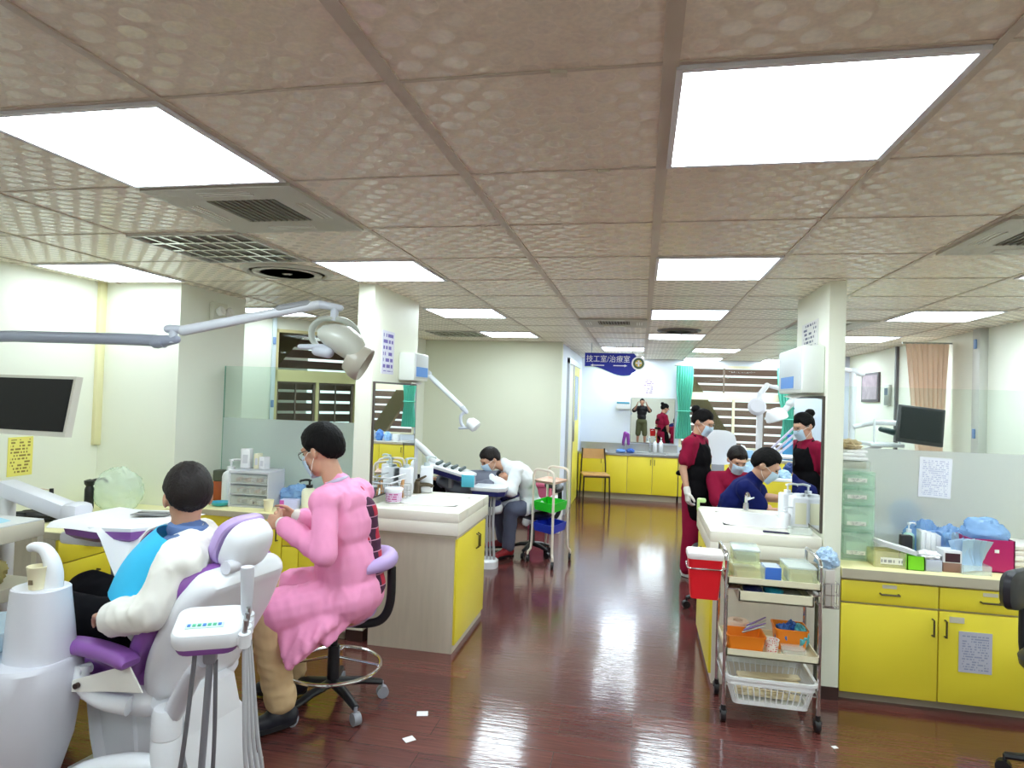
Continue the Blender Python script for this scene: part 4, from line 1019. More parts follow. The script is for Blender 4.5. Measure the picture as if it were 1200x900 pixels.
def dental_chair(label, loc, rz, uph, rec, up2=None, arm=True):
    t = thing('dental_chair', label, 'dental chair', loc, rz); up2 = up2 or uph
    sr, cr = math.sin(R_(rec)), math.cos(R_(rec))
    pl = MB(); pl.prism([(-.42, -.16), (-.37, -.26), (-.24, -.30), (.2, -.24), (.28, -.12), (.28, .12), (.2, .22), (-.24, .22), (-.36, .18), (-.42, .08)], 0, .035); pl.build('base_plate', GREYW, t)
    rounded(MB(), [(-.40, .03), (.06, .03), (.12, .2), (.16, .40), (-.14, .42), (-.36, .30), (-.42, .12)], .15, .03).build('pedestal', WHITE, t)
    rounded(MB(), [(-.34, .05), (-.12, .05), (-.08, .3), (-.08, .43), (-.16, .47), (-.32, .43), (-.36, .3)], .13, .05).build('rear_column', WHITE, t)
    # seat and leg rest
    slab_path([(-.26, .50), (-.1, .49), (.15, .50), (.34, .53), (.52, .47), (.72, .33), (.90, .20)], .13, .228, .055).build('seat_shell', WHITE, t)
    slab_path([(-.24, .55), (-.05, .535), (.15, .545), (.34, .575), (.53, .51), (.74, .37), (.92, .24)], .07, .21, .03).build('seat_cushion', uph, t)
    # backrest: white shell behind a purple cushion
    B = lambda a, b: (-.155 - a * .93 * sr + b * cr, .50 + a * .93 * cr + b * sr)      # a up the back, b forward
    slab_path([B(-.04, -.05), B(.12, -.03), B(.3, -.035), B(.46, -.04), B(.56, -.06)], .10, .25, .05, None, .38).build('backrest_shell', WHITE, t)
    slab_path([B(-.03, .035), B(.12, .045), B(.3, .03), B(.46, .005), B(.55, -.025)], .07, .262, .03, None, .42).build('backrest_cushion', uph, t)
    # headrest
    hb = MB(); hb.box((*[B(.57, -.07)[0]], 0, B(.57, -.07)[1]), (.05, .07, .10), 0, .01, None); hb.build('headrest_bracket', GREYM, t)
    M = Matrix.Translation(V((B(.63, -.045)[0], 0, B(.63, -.045)[1]))) @ Matrix.Rotation(R_(-rec * .9), 4, 'Y')
    h = MB(); rs = []
    for x, k in ((-.085, .35), (-.078, .66), (-.055, .88), (-.02, 1.0), (.0, 1.0)): rs.append([M @ V((x, .104 * k * math.copysign(abs(math.cos(a)) ** .7, math.cos(a)), .096 * k * math.copysign(abs(math.sin(a)) ** .7, math.sin(a)))) for a in [2 * PI * i / 28 for i in range(28)]])
    h.rings(rs); h.build('headrest_shell', WHITE, t)
    h = MB(); rs = []
    for x, k in ((-.002, 1.0), (.004, 1.06), (.022, 1.08), (.036, 1.02), (.034, .85), (.024, .5), (.02, .1)): rs.append([M @ V((x + .018 * abs(math.cos(a)) ** 2, .104 * k * math.copysign(abs(math.cos(a)) ** .7, math.cos(a)), .096 * k * math.copysign(abs(math.sin(a)) ** .7, math.sin(a)))) for a in [2 * PI * i / 28 for i in range(28)]])
    h.rings(rs); h.build('headrest_cushion', up2, t)
    k_ = MB(); p = M @ V((-.05, .15, -.03)); k_.cyl(M @ V((-.06, .06, -.05)), M @ V((-.06, .115, -.05)), .024, n=20); k_.build('adjust_knob', GREYW, t)
    if arm:
        for s in (1, -1):
            m = MB(); slab_path([(-.26, .635), (-.18, .65), (-.06, .655), (.07, .645), (.14, .62)], .055, .04, .024, m); m.v = [p + V((0, s * .285, 0)) for p in m.v]; m.build('armrest', uph, t)
            MB().tube([(-.02, s * .29, .56), (-.03, s * .30, .50), (-.10, s * .28, .45), (-.2, s * .24, .43)], [.024, .026, .03, .035], 12, smooth=4).cyl((-.02, s * .265, .545), (-.02, s * .315, .545), .02).build('armrest_bracket', WHITE, t)
    return t
dental_chair('purple and white dental chair with an elderly patient in a white jacket', (-1.93, 2.30, 0), R_(170), PUR, 27, PURL)
dental_chair('navy and white reclined dental chair behind the left sink island', (-1.97, 6.12, 0), R_(190), NAVYU, 78, NAVYU, False)
# assistant's instrument tray beside the near chair
t = thing('instrument_tray', 'small white and purple assistant tray hanging with hoses behind the purple chair', 'instrument tray', (-1.36, 1.88, 0))
Mt = Matrix.Translation(V((-1.318, 1.84, .80))) @ Matrix.Rotation(R_(28), 4, 'Z') @ Matrix.Rotation(R_(12), 4, 'X') @ Matrix.Scale(.82, 4)
def slabz(mb, poly, levels, M):
    cx = sum(p[0] for p in poly) / len(poly); cy = sum(p[1] for p in poly) / len(poly)
    return mb.rings([[M @ V((cx + (x - cx) * k, cy + (y - cy) * k, z)) for x, y in poly] for z, k in levels])
def rpoly(x0, x1, y0, y1, r, n=5):
    out = []
    for cx, cy, a0 in ((x1 - r, y1 - r, 0), (x0 + r, y1 - r, 90), (x0 + r, y0 + r, 180), (x1 - r, y0 + r, 270)):
        for k in range(n): a = R_(a0 + 90 * k / (n - 1)); out.append((cx + r * math.cos(a), cy + r * math.sin(a)))
    return out
slabz(MB(), rpoly(-.135, .12, -.105, .115, .05), [(0, .96), (.02, 1.0), (.045, 1.0), (.058, .95), (.062, .88)], Mt).build('tray_top', WHITE, t, True)
slabz(MB(), rpoly(-.13, .11, -.10, .11, .05), [(-.035, .80), (-.03, .88), (-.004, .97), (0, .97)], Mt).build('tray_base', PUR, t, True)
pn = MB().box((-.02, -.04, .064), (.135, .034, .004), 0, .0015, Mt).build('control_panel', mat('pale_green_panel', (196, 226, 216), .3), t, True)
for k in range(7): MB().box((-.075 + k * .018, -.04, .0675), (.012, .016, .003), 0, .001, Mt).build('button', mat('green_button', (84, 178, 138), .4) if k % 3 else mat('blue_button', (74, 130, 206), .4), pn, True)
for k in range(4):
    y = -.085 + k * .045
    MB().cyl(Mt @ V((.125, y, -.005)), Mt @ V((.125, y, .05)), .019, n=18).box((.112, y, .02), (.03, .026, .035), 0, .005, Mt).build('holder', WHITE, t, True)
    MB().cyl(Mt @ V((.125, y, .03)), Mt @ V((.128, y + .004, .10)), .0085, .007, n=12).build('handpiece', STEEL if k < 3 else GREYM, t, True)
MB().rings([[Mt @ V((.12 + .024 * kx * math.cos(a), .03 + .016 * kx * math.sin(a), z)) for a in [2 * PI * i / 20 for i in range(20)]] for z, kx in ((.06, .7), (.08, .9), (.16, 1.0), (.255, 1.08), (.262, 1.0))]).build('suction_handle', GREYW, t, True)
for k in range(4):
    y = -.085 + k * .045; p = Mt @ V((.125, y, -.004))
    MB().tube([p, p + V((.004 + .004 * k, .0, -.10)), p + V((.012 + .01 * k, .01, -.35)), V((p.x + .02 + .012 * k, p.y + .03, .30)), V((p.x - .01 + .012 * k, p.y + .08, .06)), V((p.x - .08, p.y + .16, .035))], .0065, 8, smooth=6).build('hose', HOSE, t, True)
MB().box((-.005, -.01, -.07), (.05, .05, .08), 0, .012, Mt).build('post_socket', GREYM, t, True)
pb = Mt @ V((-.005, -.01, -.10))
MB().cyl(pb, (-1.415, 1.93, .04), .011, n=14).build('post', GREYM, t, True)
MB().tube([pb + V((.02, 0, 0)), pb + V((.012, .02, -.3)), (-1.385, 1.95, .04)], .0065, 8, smooth=5).build('hose', HOSED, t, True)
pq = Mt @ V((-.05, -.06, -.03))
MB().tube([pq, pq + V((-.015, .01, -.1)), pq + V((-.055, .03, -.36)), (-1.50, 1.90, .10), (-1.53, 1.93, .03)], .007, 8, smooth=5).build('hose', HOSED, t, True)
# white support arms sweeping out of the chair column
MB().tube([(-1.60, 2.03, .42), (-1.555, 2.02, .50), (-1.48, 1.98, .60), (-1.40, 1.93, .66), (-1.37, 1.88, .70)], [.034, .034, .032, .03, .026], 14, smooth=5).build('swing_arm', GREYW, t, True)
MB().lathe([(.001, .0), (.048, .0), (.05, .02), (.05, .20), (.046, .21), (.05, .215), (.05, .30), (.044, .315), (.001, .316)], (-1.62, 2.03, .13), 28).build('arm_column', WHITE, t, True)
MB().tube([(-1.64, 2.02, .24), (-1.74, 1.99, .245), (-1.88, 1.96, .21), (-2.0, 1.93, .12), (-2.08, 1.93, .03)], [.036, .04, .042, .042, .042], 14, smooth=6).build('floor_arm', WHITE, t, True)
# cuspidor
t = thing('cuspidor_unit', 'white cuspidor column with cup filler spout at the left edge beside the purple chair', 'dental unit', (-2.1, 1.95, 0))
def ell(cx, cy, rx, ry, z, n=32, p=.75): return [V((cx + rx * math.copysign(abs(math.cos(a)) ** p, math.cos(a)), cy + ry * math.copysign(abs(math.sin(a)) ** p, math.sin(a)), z)) for a in [2 * PI * i / n for i in range(n)]]
MB().rings([ell(-2.16, 1.96, .12, .10, .0), ell(-2.15, 1.96, .15, .12, .1), ell(-2.12, 1.95, .19, .15, .3), ell(-2.11, 1.95, .205, .165, .5), ell(-2.11, 1.95, .205, .165, .585), ell(-2.11, 1.95, .195, .155, .60)]).build('pedestal', GREYW, t, True)
MB().rings([ell(-2.025, 1.96, .105, .10, .595), ell(-2.03, 1.96, .10, .092, .70), ell(-2.035, 1.96, .092, .08, .82), ell(-2.035, 1.96, .09, .078, .845), ell(-2.035, 1.96, .085, .073, .85)]).build('tower', GREYW, t, True)
MB().tube([(-1.985, 1.96, .845), (-1.985, 1.96, .90), (-1.995, 1.955, .95), (-2.02, 1.95, .985), (-2.055, 1.945, .992), (-2.075, 1.943, .985)], [.032, .030, .026, .021, .017, .014], 16, smooth=5).build('cup_filler_spout', WHITE, t, True)
MB().lathe([(.05, .0), (.09, .015), (.13, .06), (.145, .10), (.141, .10), (.125, .062), (.085, .02), (.001, .01)], (-2.235, 1.93, .60), 32).build('spittoon_bowl', clear_plastic('bowl_glass', (226, 238, 244), .5, .08), t, True)
MB().tube([(-2.30, 1.83, .0), (-2.30, 1.80, .3), (-2.29, 1.80, .45), (-2.30, 1.86, .5)], .045, 14, smooth=5).build('side_arm', WHITE, t, True)
shift_x(t, -.068)
o = MB().lathe([(.022, 0), (.024, .001), (.033, .078), (.0345, .080), (.033, .082), (.031, .078), (.022, .003), (.001, .003)], n=28)
o.use(1).box((-.006, -.0285, .03), (.014, .004, .016)); o = o.build('paper_cup', [mat('paper_cup_cream', (240, 232, 196), .6), mat('cup_mark', (120, 104, 78), .6)])
tag(o, 'cream paper cup under the cuspidor spout', 'cup', None, (-2.085, 1.925, .8505), R_(20))
# operating light on its pole
t = thing('dental_light', 'dental operating lamp on a long jointed arm over the purple chair', 'dental lamp', (-3.36, 2.42, 0))
LG = mat('lamp_grey_enamel', (196, 200, 210), .35, coat=.1); LGD = mat('lamp_grey_green', (176, 180, 170), .35)
MB().cyl((-3.36, 2.42, .0), (-3.36, 2.42, .06), .11, .10, n=28).cyl((-3.36, 2.42, .05), (-3.36, 2.42, 1.76), .035, n=20).build('pole', WHITE, t, True)
MB().tube([(-3.36, 2.42, 1.68), (-3.34, 2.42, 1.735), (-3.22, 2.42, 1.745), (-2.99, 2.42, 1.752), (-2.90, 2.42, 1.785), (-2.6, 2.42, 1.786), (-2.15, 2.42, 1.782), (-2.02, 2.42, 1.774)], .026, 16, smooth=5).cap((-2.06, 2.42, 1.774), (-1.965, 2.42, 1.785), .030, .018).build('lower_arm', mat('lamp_arm_blue_grey', (150, 156, 172), .35), t, True)
MB().cyl((-1.98, 2.42, 1.77), (-1.98, 2.42, 1.825), .018, n=16).cap((-2.0, 2.42, 1.83), (-1.91, 2.44, 1.828), .024, .021, .8, (0, 0, 1)).build('elbow_joint', LG, t, True)
MB().cap((-1.94, 2.43, 1.825), (-1.40, 2.60, 1.965), .0225, .019).build('upper_arm', mat('lamp_arm_white', (214, 218, 224), .35), t, True)
MB().cap((-1.56, 2.55, 1.934), (-1.45, 2.585, 1.962), .0215, .0205).build('arm_sleeve', mat('grey_sleeve', (140, 142, 144), .4), t, True)
MB().cap((-1.40, 2.60, 1.965), (-1.315, 2.625, 1.952), .019, .016).cyl((-1.335, 2.62, 1.95), (-1.34, 2.62, 1.895), .017, n=16).build('head_joint', LG, t, True)
yk = [(-1.335, 2.62, 1.905), (-1.39, 2.605, 1.90), (-1.425, 2.595, 1.865), (-1.425, 2.59, 1.82), (-1.40, 2.585, 1.785), (-1.365, 2.58, 1.765)]
MB().tube(yk, [.016, .018, .02, .02, .018, .016], 12, smooth=5, flat=.7).tube([(-1.335, 2.62, 1.905), (-1.29, 2.64, 1.895), (-1.26, 2.66, 1.87), (-1.25, 2.68, 1.84)], .014, 12, smooth=4).build('yoke', LGD, t, True)
Mh = Matrix.Translation(V((-1.285, 2.60, 1.805))) @ Matrix.Rotation(R_(15), 4, 'Z') @ Matrix.Rotation(R_(28), 4, 'Y')
h = MB(); rs = []
for x, ry, rz_, dz in ((-.115, .004, .003, -.01), (-.10, .045, .03, -.008), (-.06, .08, .052, 0), (0, .092, .066, .006), (.055, .088, .062, 0), (.10, .075, .05, -.015), (.118, .06, .036, -.024)):
    rs.append([Mh @ V((x, ry * math.cos(a), dz + rz_ * math.sin(a))) for a in [2 * PI * i / 28 for i in range(28)]])
h.rings(rs); h.build('lamp_head', mat('lamp_head_enamel', (196, 198, 186), .3, coat=.2), t, True)
h = MB(); rs = []
for x, ry, rz_ in ((.06, .07, .06), (.10, .088, .078), (.125, .09, .08), (.14, .084, .074), (.128, .07, .062), (.11, .06, .05)):
    rs.append([Mh @ V((x, ry * math.cos(a), -.042 + rz_ * math.sin(a))) for a in [2 * PI * i / 28 for i in range(28)]])
h.rings(rs, True, False); h.build('reflector_rim', mat('rim_grey', (178, 172, 156), .3), t, True)
MB().rings([[Mh @ V((.112, .064 * math.cos(a), -.042 + .056 * math.sin(a))) for a in [2 * PI * i / 24 for i in range(24)]], [Mh @ V((.10, .01 * math.cos(a), -.042 + .01 * math.sin(a))) for a in [2 * PI * i / 24 for i in range(24)]]]).build('reflector', MIRROR, t, True)
for k in (-1, 0, 1): MB().box((.118, k * .03, -.042), (.008, .012, .09), 0, .003, Mh).build('reflector_bar', BLACK, t, True)
MB().cap((-1.47, 2.575, 1.775), (-1.33, 2.57, 1.775), .012, .014).cap((-1.385, 2.565, 1.758), (-1.33, 2.56, 1.752), .022, .026).build('grip_handle', LG, t, True)
# monitor on the near unit
t = thing('monitor', 'black screened monitor with pale bezel at the left edge', 'monitor', (-2.75, 2.46, 1.33))
Mm = Matrix.Translation(V((-2.69, 2.44, 1.475))) @ Matrix.Rotation(R_(-2), 4, 'Z') @ Matrix.Rotation(R_(-4), 4, 'X') @ Matrix.Rotation(R_(0), 4, 'Y')
poly = [(-.24, -.135), (.155, -.125), (.205, .14), (-.24, .15)]
MB().prism([(x * 1.0, z) for x, z in [(-.25, -.135), (.175, -.135), (.205, .138), (-.25, .138)]], 0, .035, 'y', Mm).build('bezel', mat('pale_bezel', (206, 202, 188), .4), t, True, smooth=False)
MB().prism([(-.24, -.112), (.163, -.112), (.19, .125), (-.24, .125)], -.003, .001, 'y', Mm).build('screen', mat('black_screen', (10, 8, 12), .3, spec=.25), t, True, smooth=False)
MB().tube([(-2.75, 2.48, 1.45), (-2.90, 2.52, 1.40), (-3.33, 2.44, 1.36)], .022, 10, smooth=4).build('mount_arm', WHITE, t, True)
# doctor's tray with paper towel
t = thing('instrument_tray', 'purple doctor tray under a white paper towel on a jointed arm at left', 'instrument tray', (-2.45, 2.66, 0))
MB().box((0, 0, 0), (.42, .10, .075), 0, .012, Matrix.Translation(V((-2.90, 2.66, 1.005))) @ Matrix.Rotation(R_(14), 4, 'Y')).build('swing_arm', GREYW, t, True)
MB().box((-2.67, 2.66, .955), (.10, .12, .10), 0, .03).cyl((-2.66, 2.66, .90), (-2.66, 2.66, .83), .045, n=20).box((-2.58, 2.66, .845), (.24, .14, .06), 0, .02).build('arm_joint', GREYW, t, True)
MB().cyl((-3.10, 2.68, .0), (-3.10, 2.68, 1.03), .035, n=18).cyl((-3.10, 2.68, .0), (-3.10, 2.68, .05), .10, n=24).build('arm_post', WHITE, t, True)
tp = [(-2.66, 2.60), (-2.58, 2.50), (-2.40, 2.46), (-2.22, 2.50), (-2.14, 2.62), (-2.16, 2.78), (-2.30, 2.86), (-2.52, 2.86), (-2.64, 2.76)]
I4 = Matrix.Identity(4)
slabz(MB(), tp, [(.865, .62), (.868, .8), (.89, .95), (.925, 1.0)], I4).build('tray_base', PUR, t, True)
slabz(MB(), tp, [(.922, .99), (.93, 1.0), (.94, 1.0), (.944, .97)], I4).build('tray_top', WHITE, t, True)
MB().box((-2.40, 2.62, .83), (.07, .06, .05), 0, .01).build('hose_block', GREYM, t, True)
for k in range(4): MB().tube([(-2.44 + k * .022, 2.62, .86), (-2.445 + k * .02, 2.66, .6), (-2.46 + k * .014, 2.68, .12), (-2.5, 2.74, .03)], .008, 8, smooth=4).build('hose', HOSED, t, True)
def towel(u, v):
    x = -2.62 + .50 * u; y = 2.45 + .42 * v; z = .948 + .004 * math.sin(7 * u + 3 * v)
    if v < .06: z -= (.06 - v) * .4
    if u > .55 and v < .30: z -= .22 * (1 - abs(u - .78) / .23) * (.30 - v) / .30 if abs(u - .78) < .23 else 0
    return V((x, y, z + .003))
towel_o = MB().grid(towel, 26, 22, .0015).build('paper_towel', mat('towel_white', (246, 246, 248), .8, bump=.1, bscale=60)); tag(towel_o, 'white paper towel spread over the purple doctor tray', 'paper towel')
o = MB().box((0, 0, 0), (.17, .10, .004), 0, .001).box((0, .0, .004), (.15, .012, .006), 0, .002).box((.0, -.03, .004), (.13, .008, .006), .3, .002).build('steel_instruments', mat('dull_steel', (150, 150, 152), .35, metal=.9)); tag(o, 'steel instrument tray with probes lying on the white paper towel', 'instruments', None, (-2.31, 2.74, .962), .2)
# ------------------------------------------------------------------ operator stools
def stool(label, loc, rz, seat_z, um, am, ring=True, back=True, sp=1.0):
    t = thing('operator_stool', label, 'stool', loc, rz)
    MB().rings([ell(0, 0, .17, .17, seat_z - .02, p=.9), ell(0, 0, .205, .205, seat_z + .01, p=.9), ell(0, 0, .21, .21, seat_z + .04, p=.9), ell(0, 0, .19, .19, seat_z + .065, p=.9), ell(0, 0, .1, .1, seat_z + .072, p=.9)]).build('seat', um, t)
    MB().cyl((0, 0, seat_z - .03), (0, 0, .16), .018, n=14).cyl((0, 0, .30), (0, 0, .10), .03, n=16).build('gas_lift', BLACK, t)
    MB().box((0, 0, seat_z - .03), (.2, .14, .02), 0, .006).build('seat_plate', BLACK, t)
    for k in range(5):
        a = 2 * PI * k / 5 + .35; c, s = math.cos(a) * sp, math.sin(a) * sp
        MB().tube([(.02 * c, .02 * s, .115), (.14 * c, .14 * s, .105), (.25 * c, .25 * s, .08)], [.028, .024, .018], 10, flat=.8).build('leg', BLACK, t)
        MB().cyl((.255 * c - .018 * s, .255 * s + .018 * c, .03), (.255 * c + .018 * s, .255 * s - .018 * c, .03), .03, n=18).cyl((.25 * c, .25 * s, .04), (.25 * c, .25 * s, .085), .009).build('caster', GREYM if ring else BLACK, t)
    if ring:
        MB().tube([(.235 * math.cos(a), .235 * math.sin(a), .20) for a in [2 * PI * i / 40 for i in range(40)]], .009, 10, loop=True).tube([(-.235, 0, .20), (-.03, 0, .24)], .007).tube([(.235, 0, .20), (.03, 0, .24)], .007).tube([(0, .235, .20), (0, .03, .24)], .007).build('foot_ring', CHROME, t)
    if back:
        MB().tube([(0, 0, seat_z - .045), (.16, 0, seat_z - .05), (.24, 0, seat_z - .02), (.275, 0, seat_z + .07), (.275, 0, seat_z + .24)], .016, 12, smooth=5, flat=1.4).build('back_support', BLACK, t)
        MB().tube([(.17, .20, seat_z + .275), (.23, .13, seat_z + .28), (.26, .04, seat_z + .28), (.26, -.04, seat_z + .28), (.23, -.13, seat_z + .28), (.17, -.20, seat_z + .275)], [.026, .036, .042, .042, .036, .026], 14, smooth=5).build('arm_back', am, t)
    return t
stool('lilac padded operator stool with chrome foot ring under the pink gowned person', (-1.49, 3.05, 0), R_(14), .46, PURL, PURL)
stool('black operator stool under the white coated dentist at the far unit', (-1.04, 6.42, 0), R_(20), .40, mat('black_vinyl', (32, 30, 38), .4), MATS['black_vinyl'], False, True, .8)
stool('black stool with a nurse sitting on it behind the navy shirted person', (.83, 6.15, 0), R_(60), .40, MATS['black_vinyl'], MATS['black_vinyl'], False, False, .75)
stool('black stool under the person in the navy shirt', (.62, 5.25, 0), R_(180), .40, MATS['black_vinyl'], MATS['black_vinyl'], False, False)
# corner of a black stool cut by the right edge
t = stool('black stool cut off by the right edge in front of the yellow cabinets', (1.83, 3.12, 0), R_(130), .50, MATS['black_vinyl'], MATS['black_vinyl'], False, False)
MB().tube([(.05, 0, .46), (.16, 0, .46), (.21, 0, .52), (.215, 0, .72)], .014, 10, smooth=4).build('back_support', BLACK, t)
MB().rings([[V((.20 + dx, .13 * k * math.copysign(abs(math.cos(a)) ** .6, math.cos(a)), .80 + .09 * k * math.copysign(abs(math.sin(a)) ** .6, math.sin(a)))) for a in [2 * PI * i / 24 for i in range(24)]] for dx, k in ((0, .7), (.01, .95), (.035, 1.0), (.055, .9), (.06, .5))]).build('backrest', MATS['black_vinyl'], t)
# ------------------------------------------------------------------ far left unit
t = thing('instrument_tray', 'navy and white double instrument tray with long hoses at the far left unit', 'instrument tray', (-1.6, 5.8, 0))
tl = [(-1.97, 5.74), (-1.60, 5.70), (-1.52, 5.76), (-1.52, 5.96), (-1.62, 6.02), (-1.93, 6.02), (-1.99, 5.92)]
Mt2 = Matrix.Translation(V((-1.75, 5.85, .86))) @ Matrix.Rotation(R_(12), 4, 'Y') @ Matrix.Translation(V((1.75, -5.85, -.86)))
slabz(MB(), tl, [(.815, .80), (.82, .9), (.865, 1.0)], Mt2).build('tray_base', NAVYU, t, True)
slabz(MB(), tl, [(.862, .98), (.87, 1.02), (.89, 1.02), (.895, .98)], Mt2).build('tray_top', WHITE, t, True)
tr = [(-1.50, 5.72), (-1.25, 5.70), (-1.19, 5.76), (-1.20, 5.92), (-1.27, 5.97), (-1.50, 5.96)]
slabz(MB(), tr, [(.665, .86), (.67, .93), (.715, 1.0)], I4).build('hose_tray_base', NAVYU, t, True); slabz(MB(), tr, [(.712, 1.0), (.72, 1.03), (.745, 1.03), (.75, .99)], I4).build('hose_tray_top', WHITE, t, True)
for k, x in enumerate((-1.42, -1.39, -1.36, -1.33, -1.30)): MB().tube([(x, 5.80, .67), (x - .005, 5.8, .4), (x + .005 * (k - 2), 5.83, .07)], .0085 if k % 2 else .012, 8, smooth=4).build('hose', HOSE, t, True)
MB().rings([ell(-1.36, 5.85, .10, .10, 0), ell(-1.36, 5.85, .10, .10, .06), ell(-1.36, 5.85, .085, .085, .075)]).build('hose_foot', WHITE, t, True)
MB().cyl((-1.53, 5.86, .70), (-1.53, 5.86, .83), .03, n=14).cyl((-1.75, 5.9, .82), (-1.75, 5.9, .70), .025).build('tray_joint', GREYM, t, True)
for k in range(4): MB().cap((-1.86 + k * .075, 5.80, .93 - k * .015), (-1.84 + k * .075, 5.88, .945 - k * .015), .018, .016).build('handpiece', mat('dark_handpiece', (70, 84, 84), .35), t, True)
MB().tube([(-2.15, 5.96, 1.12), (-2.03, 5.94, 1.03), (-1.93, 5.90, .955), (-1.85, 5.88, .92)], [.03, .034, .036, .03], 12, smooth=4).build('tray_arm', WHITE, t, True)
MB().box((-1.53, 5.695, .80), (.12, .006, .11), 0, .001).build('cyan_pouch', mat('cyan_pouch', (96, 206, 232), .5), t, True)
MB().cyl((-2.15, 5.96, 0), (-2.15, 5.96, 1.12), .04, n=18).build('tray_post', WHITE, t, True)
t = thing('dental_light', 'small dental lamp on a sloping white arm against the cream partition', 'dental lamp', (-2.2, 6.0, 0))
MB().cyl((-2.25, 6.0, 0), (-2.25, 6.0, 1.86), .035, n=16).cap((-2.25, 6.0, 1.85), (-2.08, 6.0, 1.81), .03, .024).build('pole', WHITE, t, True)
MB().cap((-2.07, 6.0, 1.79), (-1.68, 6.0, 1.455), .026, .022).build('arm', mat('pale_lamp_arm', (226, 232, 236), .35), t, True)
MB().cap((-2.09, 6.0, 1.80), (-2.04, 6.0, 1.78), .032, .028).cap((-1.69, 6.0, 1.46), (-1.65, 6.0, 1.42), .026, .02).build('arm_joint', LG, t, True)
MB().tube([(-1.66, 6.0, 1.43), (-1.70, 5.99, 1.38), (-1.69, 5.98, 1.31), (-1.66, 5.97, 1.275)], .016, 10, smooth=4).build('yoke', LG, t, True)
Mh2 = Matrix.Translation(V((-1.58, 5.98, 1.31))) @ Matrix.Rotation(R_(40), 4, 'Y')
h = MB(); h.rings([[Mh2 @ V((x, ry * math.cos(a), rz_ * math.sin(a))) for a in [2 * PI * i / 20 for i in range(20)]] for x, ry, rz_ in ((-.06, .03, .02), (-.03, .07, .05), (.02, .085, .06), (.05, .08, .055), (.06, .06, .04))]); h.build('lamp_head', WHITE, t, True)
MB().cap((-1.70, 5.96, 1.265), (-1.56, 5.95, 1.275), .013, .013).build('grip_handle', LG, t, True)
# ------------------------------------------------------------------ right bay unit behind the people
t = thing('dental_light', 'white pole with jointed arms and round dental lamp before the back window', 'dental lamp', (1.28, 7.6, 0))
MB().cyl((1.30, 7.6, 0), (1.30, 7.6, 1.72), .035, n=16).cyl((1.30, 7.6, 0), (1.30, 7.6, .05), .16, n=24).build('pole', WHITE, t, True)
MB().cap((1.30, 7.6, 1.70), (1.37, 7.6, 1.80), .03, .03).cap((1.37, 7.6, 1.80), (1.80, 7.6, 1.70), .022, .022).cap((1.80, 7.6, 1.70), (2.1, 7.6, 1.72), .024, .02).build('arm', WHITE, t, True)
MB().cap((1.72, 7.58, 1.70), (1.52, 7.55, 1.50), .03, .035).cap((1.66, 7.58, 1.66), (1.60, 7.56, 1.60), .04, .04).build('drop_arm', mat('pale_grey_arm', (206, 210, 212), .35), t, True)
h = MB(); Mh3 = Matrix.Translation(V((1.46, 7.54, 1.47))) @ Matrix.Rotation(R_(70), 4, 'Y') @ Matrix.Rotation(R_(20), 4, 'X')
h.rings([[Mh3 @ V((x, ry * math.cos(a), ry * .85 * math.sin(a))) for a in [2 * PI * i / 22 for i in range(22)]] for x, ry in ((-.08, .04), (-.06, .10), (0, .14), (.05, .14), (.06, .12))]); h.build('lamp_head', WHITE, t, True)
MB().lathe([(.001, -.03), (.07, -.03), (.10, 0), (.07, .03), (.001, .03)], (0, 0, 0), 20, Matrix.Translation(V((1.26, 7.54, 1.56))) @ Matrix.Rotation(R_(80), 4, 'X')).build('swivel_disc', GREYW, t, True)
t = thing('instrument_stand', 'slanting clear and white instrument holder behind the navy shirted person', 'instrument stand', (1.6, 7.2, 0))
MB().cyl((1.68, 7.2, 0), (1.68, 7.2, 1.05), .03, n=14).cyl((1.68, 7.2, 0), (1.68, 7.2, .04), .15, n=20).bx(1.40, 2.0, 7.05, 7.35, 1.03, 1.06, .01).build('stand', WHITE, t, True)
for k in range(3): MB().cap((1.30 + k * .06, 7.18, 1.07), (1.58 + k * .08, 7.2, 1.36), .012, .012).build('arm_rod', mat('lavender_rod', (206, 204, 226), .3), t, True)
t = thing('visitor_chair', 'rounded white chair back standing before the back window', 'chair', (.98, 8.6, 0))
MB().rings([[V((.98 + .22 * k * math.copysign(abs(math.cos(a)) ** .6, math.cos(a)), 8.6 + dy, 1.02 + .22 * k * math.copysign(abs(math.sin(a)) ** .6, math.sin(a)))) for a in [2 * PI * i / 28 for i in range(28)]] for dy, k in ((-.03, .85), (-.02, 1), (.03, 1), (.05, .8))]).build('backrest', WHITE, t, True)
MB().bx(.76, 1.20, 8.15, 8.6, .40, .47, .03).build('seat', WHITE, t, True)
for sx in (.80, 1.16):
    for sy in (8.2, 8.56): MB().cyl((sx, sy, 0), (sx, sy, .41), .015, n=10).build('leg', STEEL, t, True)
MB().bx(.90, 1.06, 8.58, 8.62, .42, .85, .01).build('back_post', GREYM, t, True)
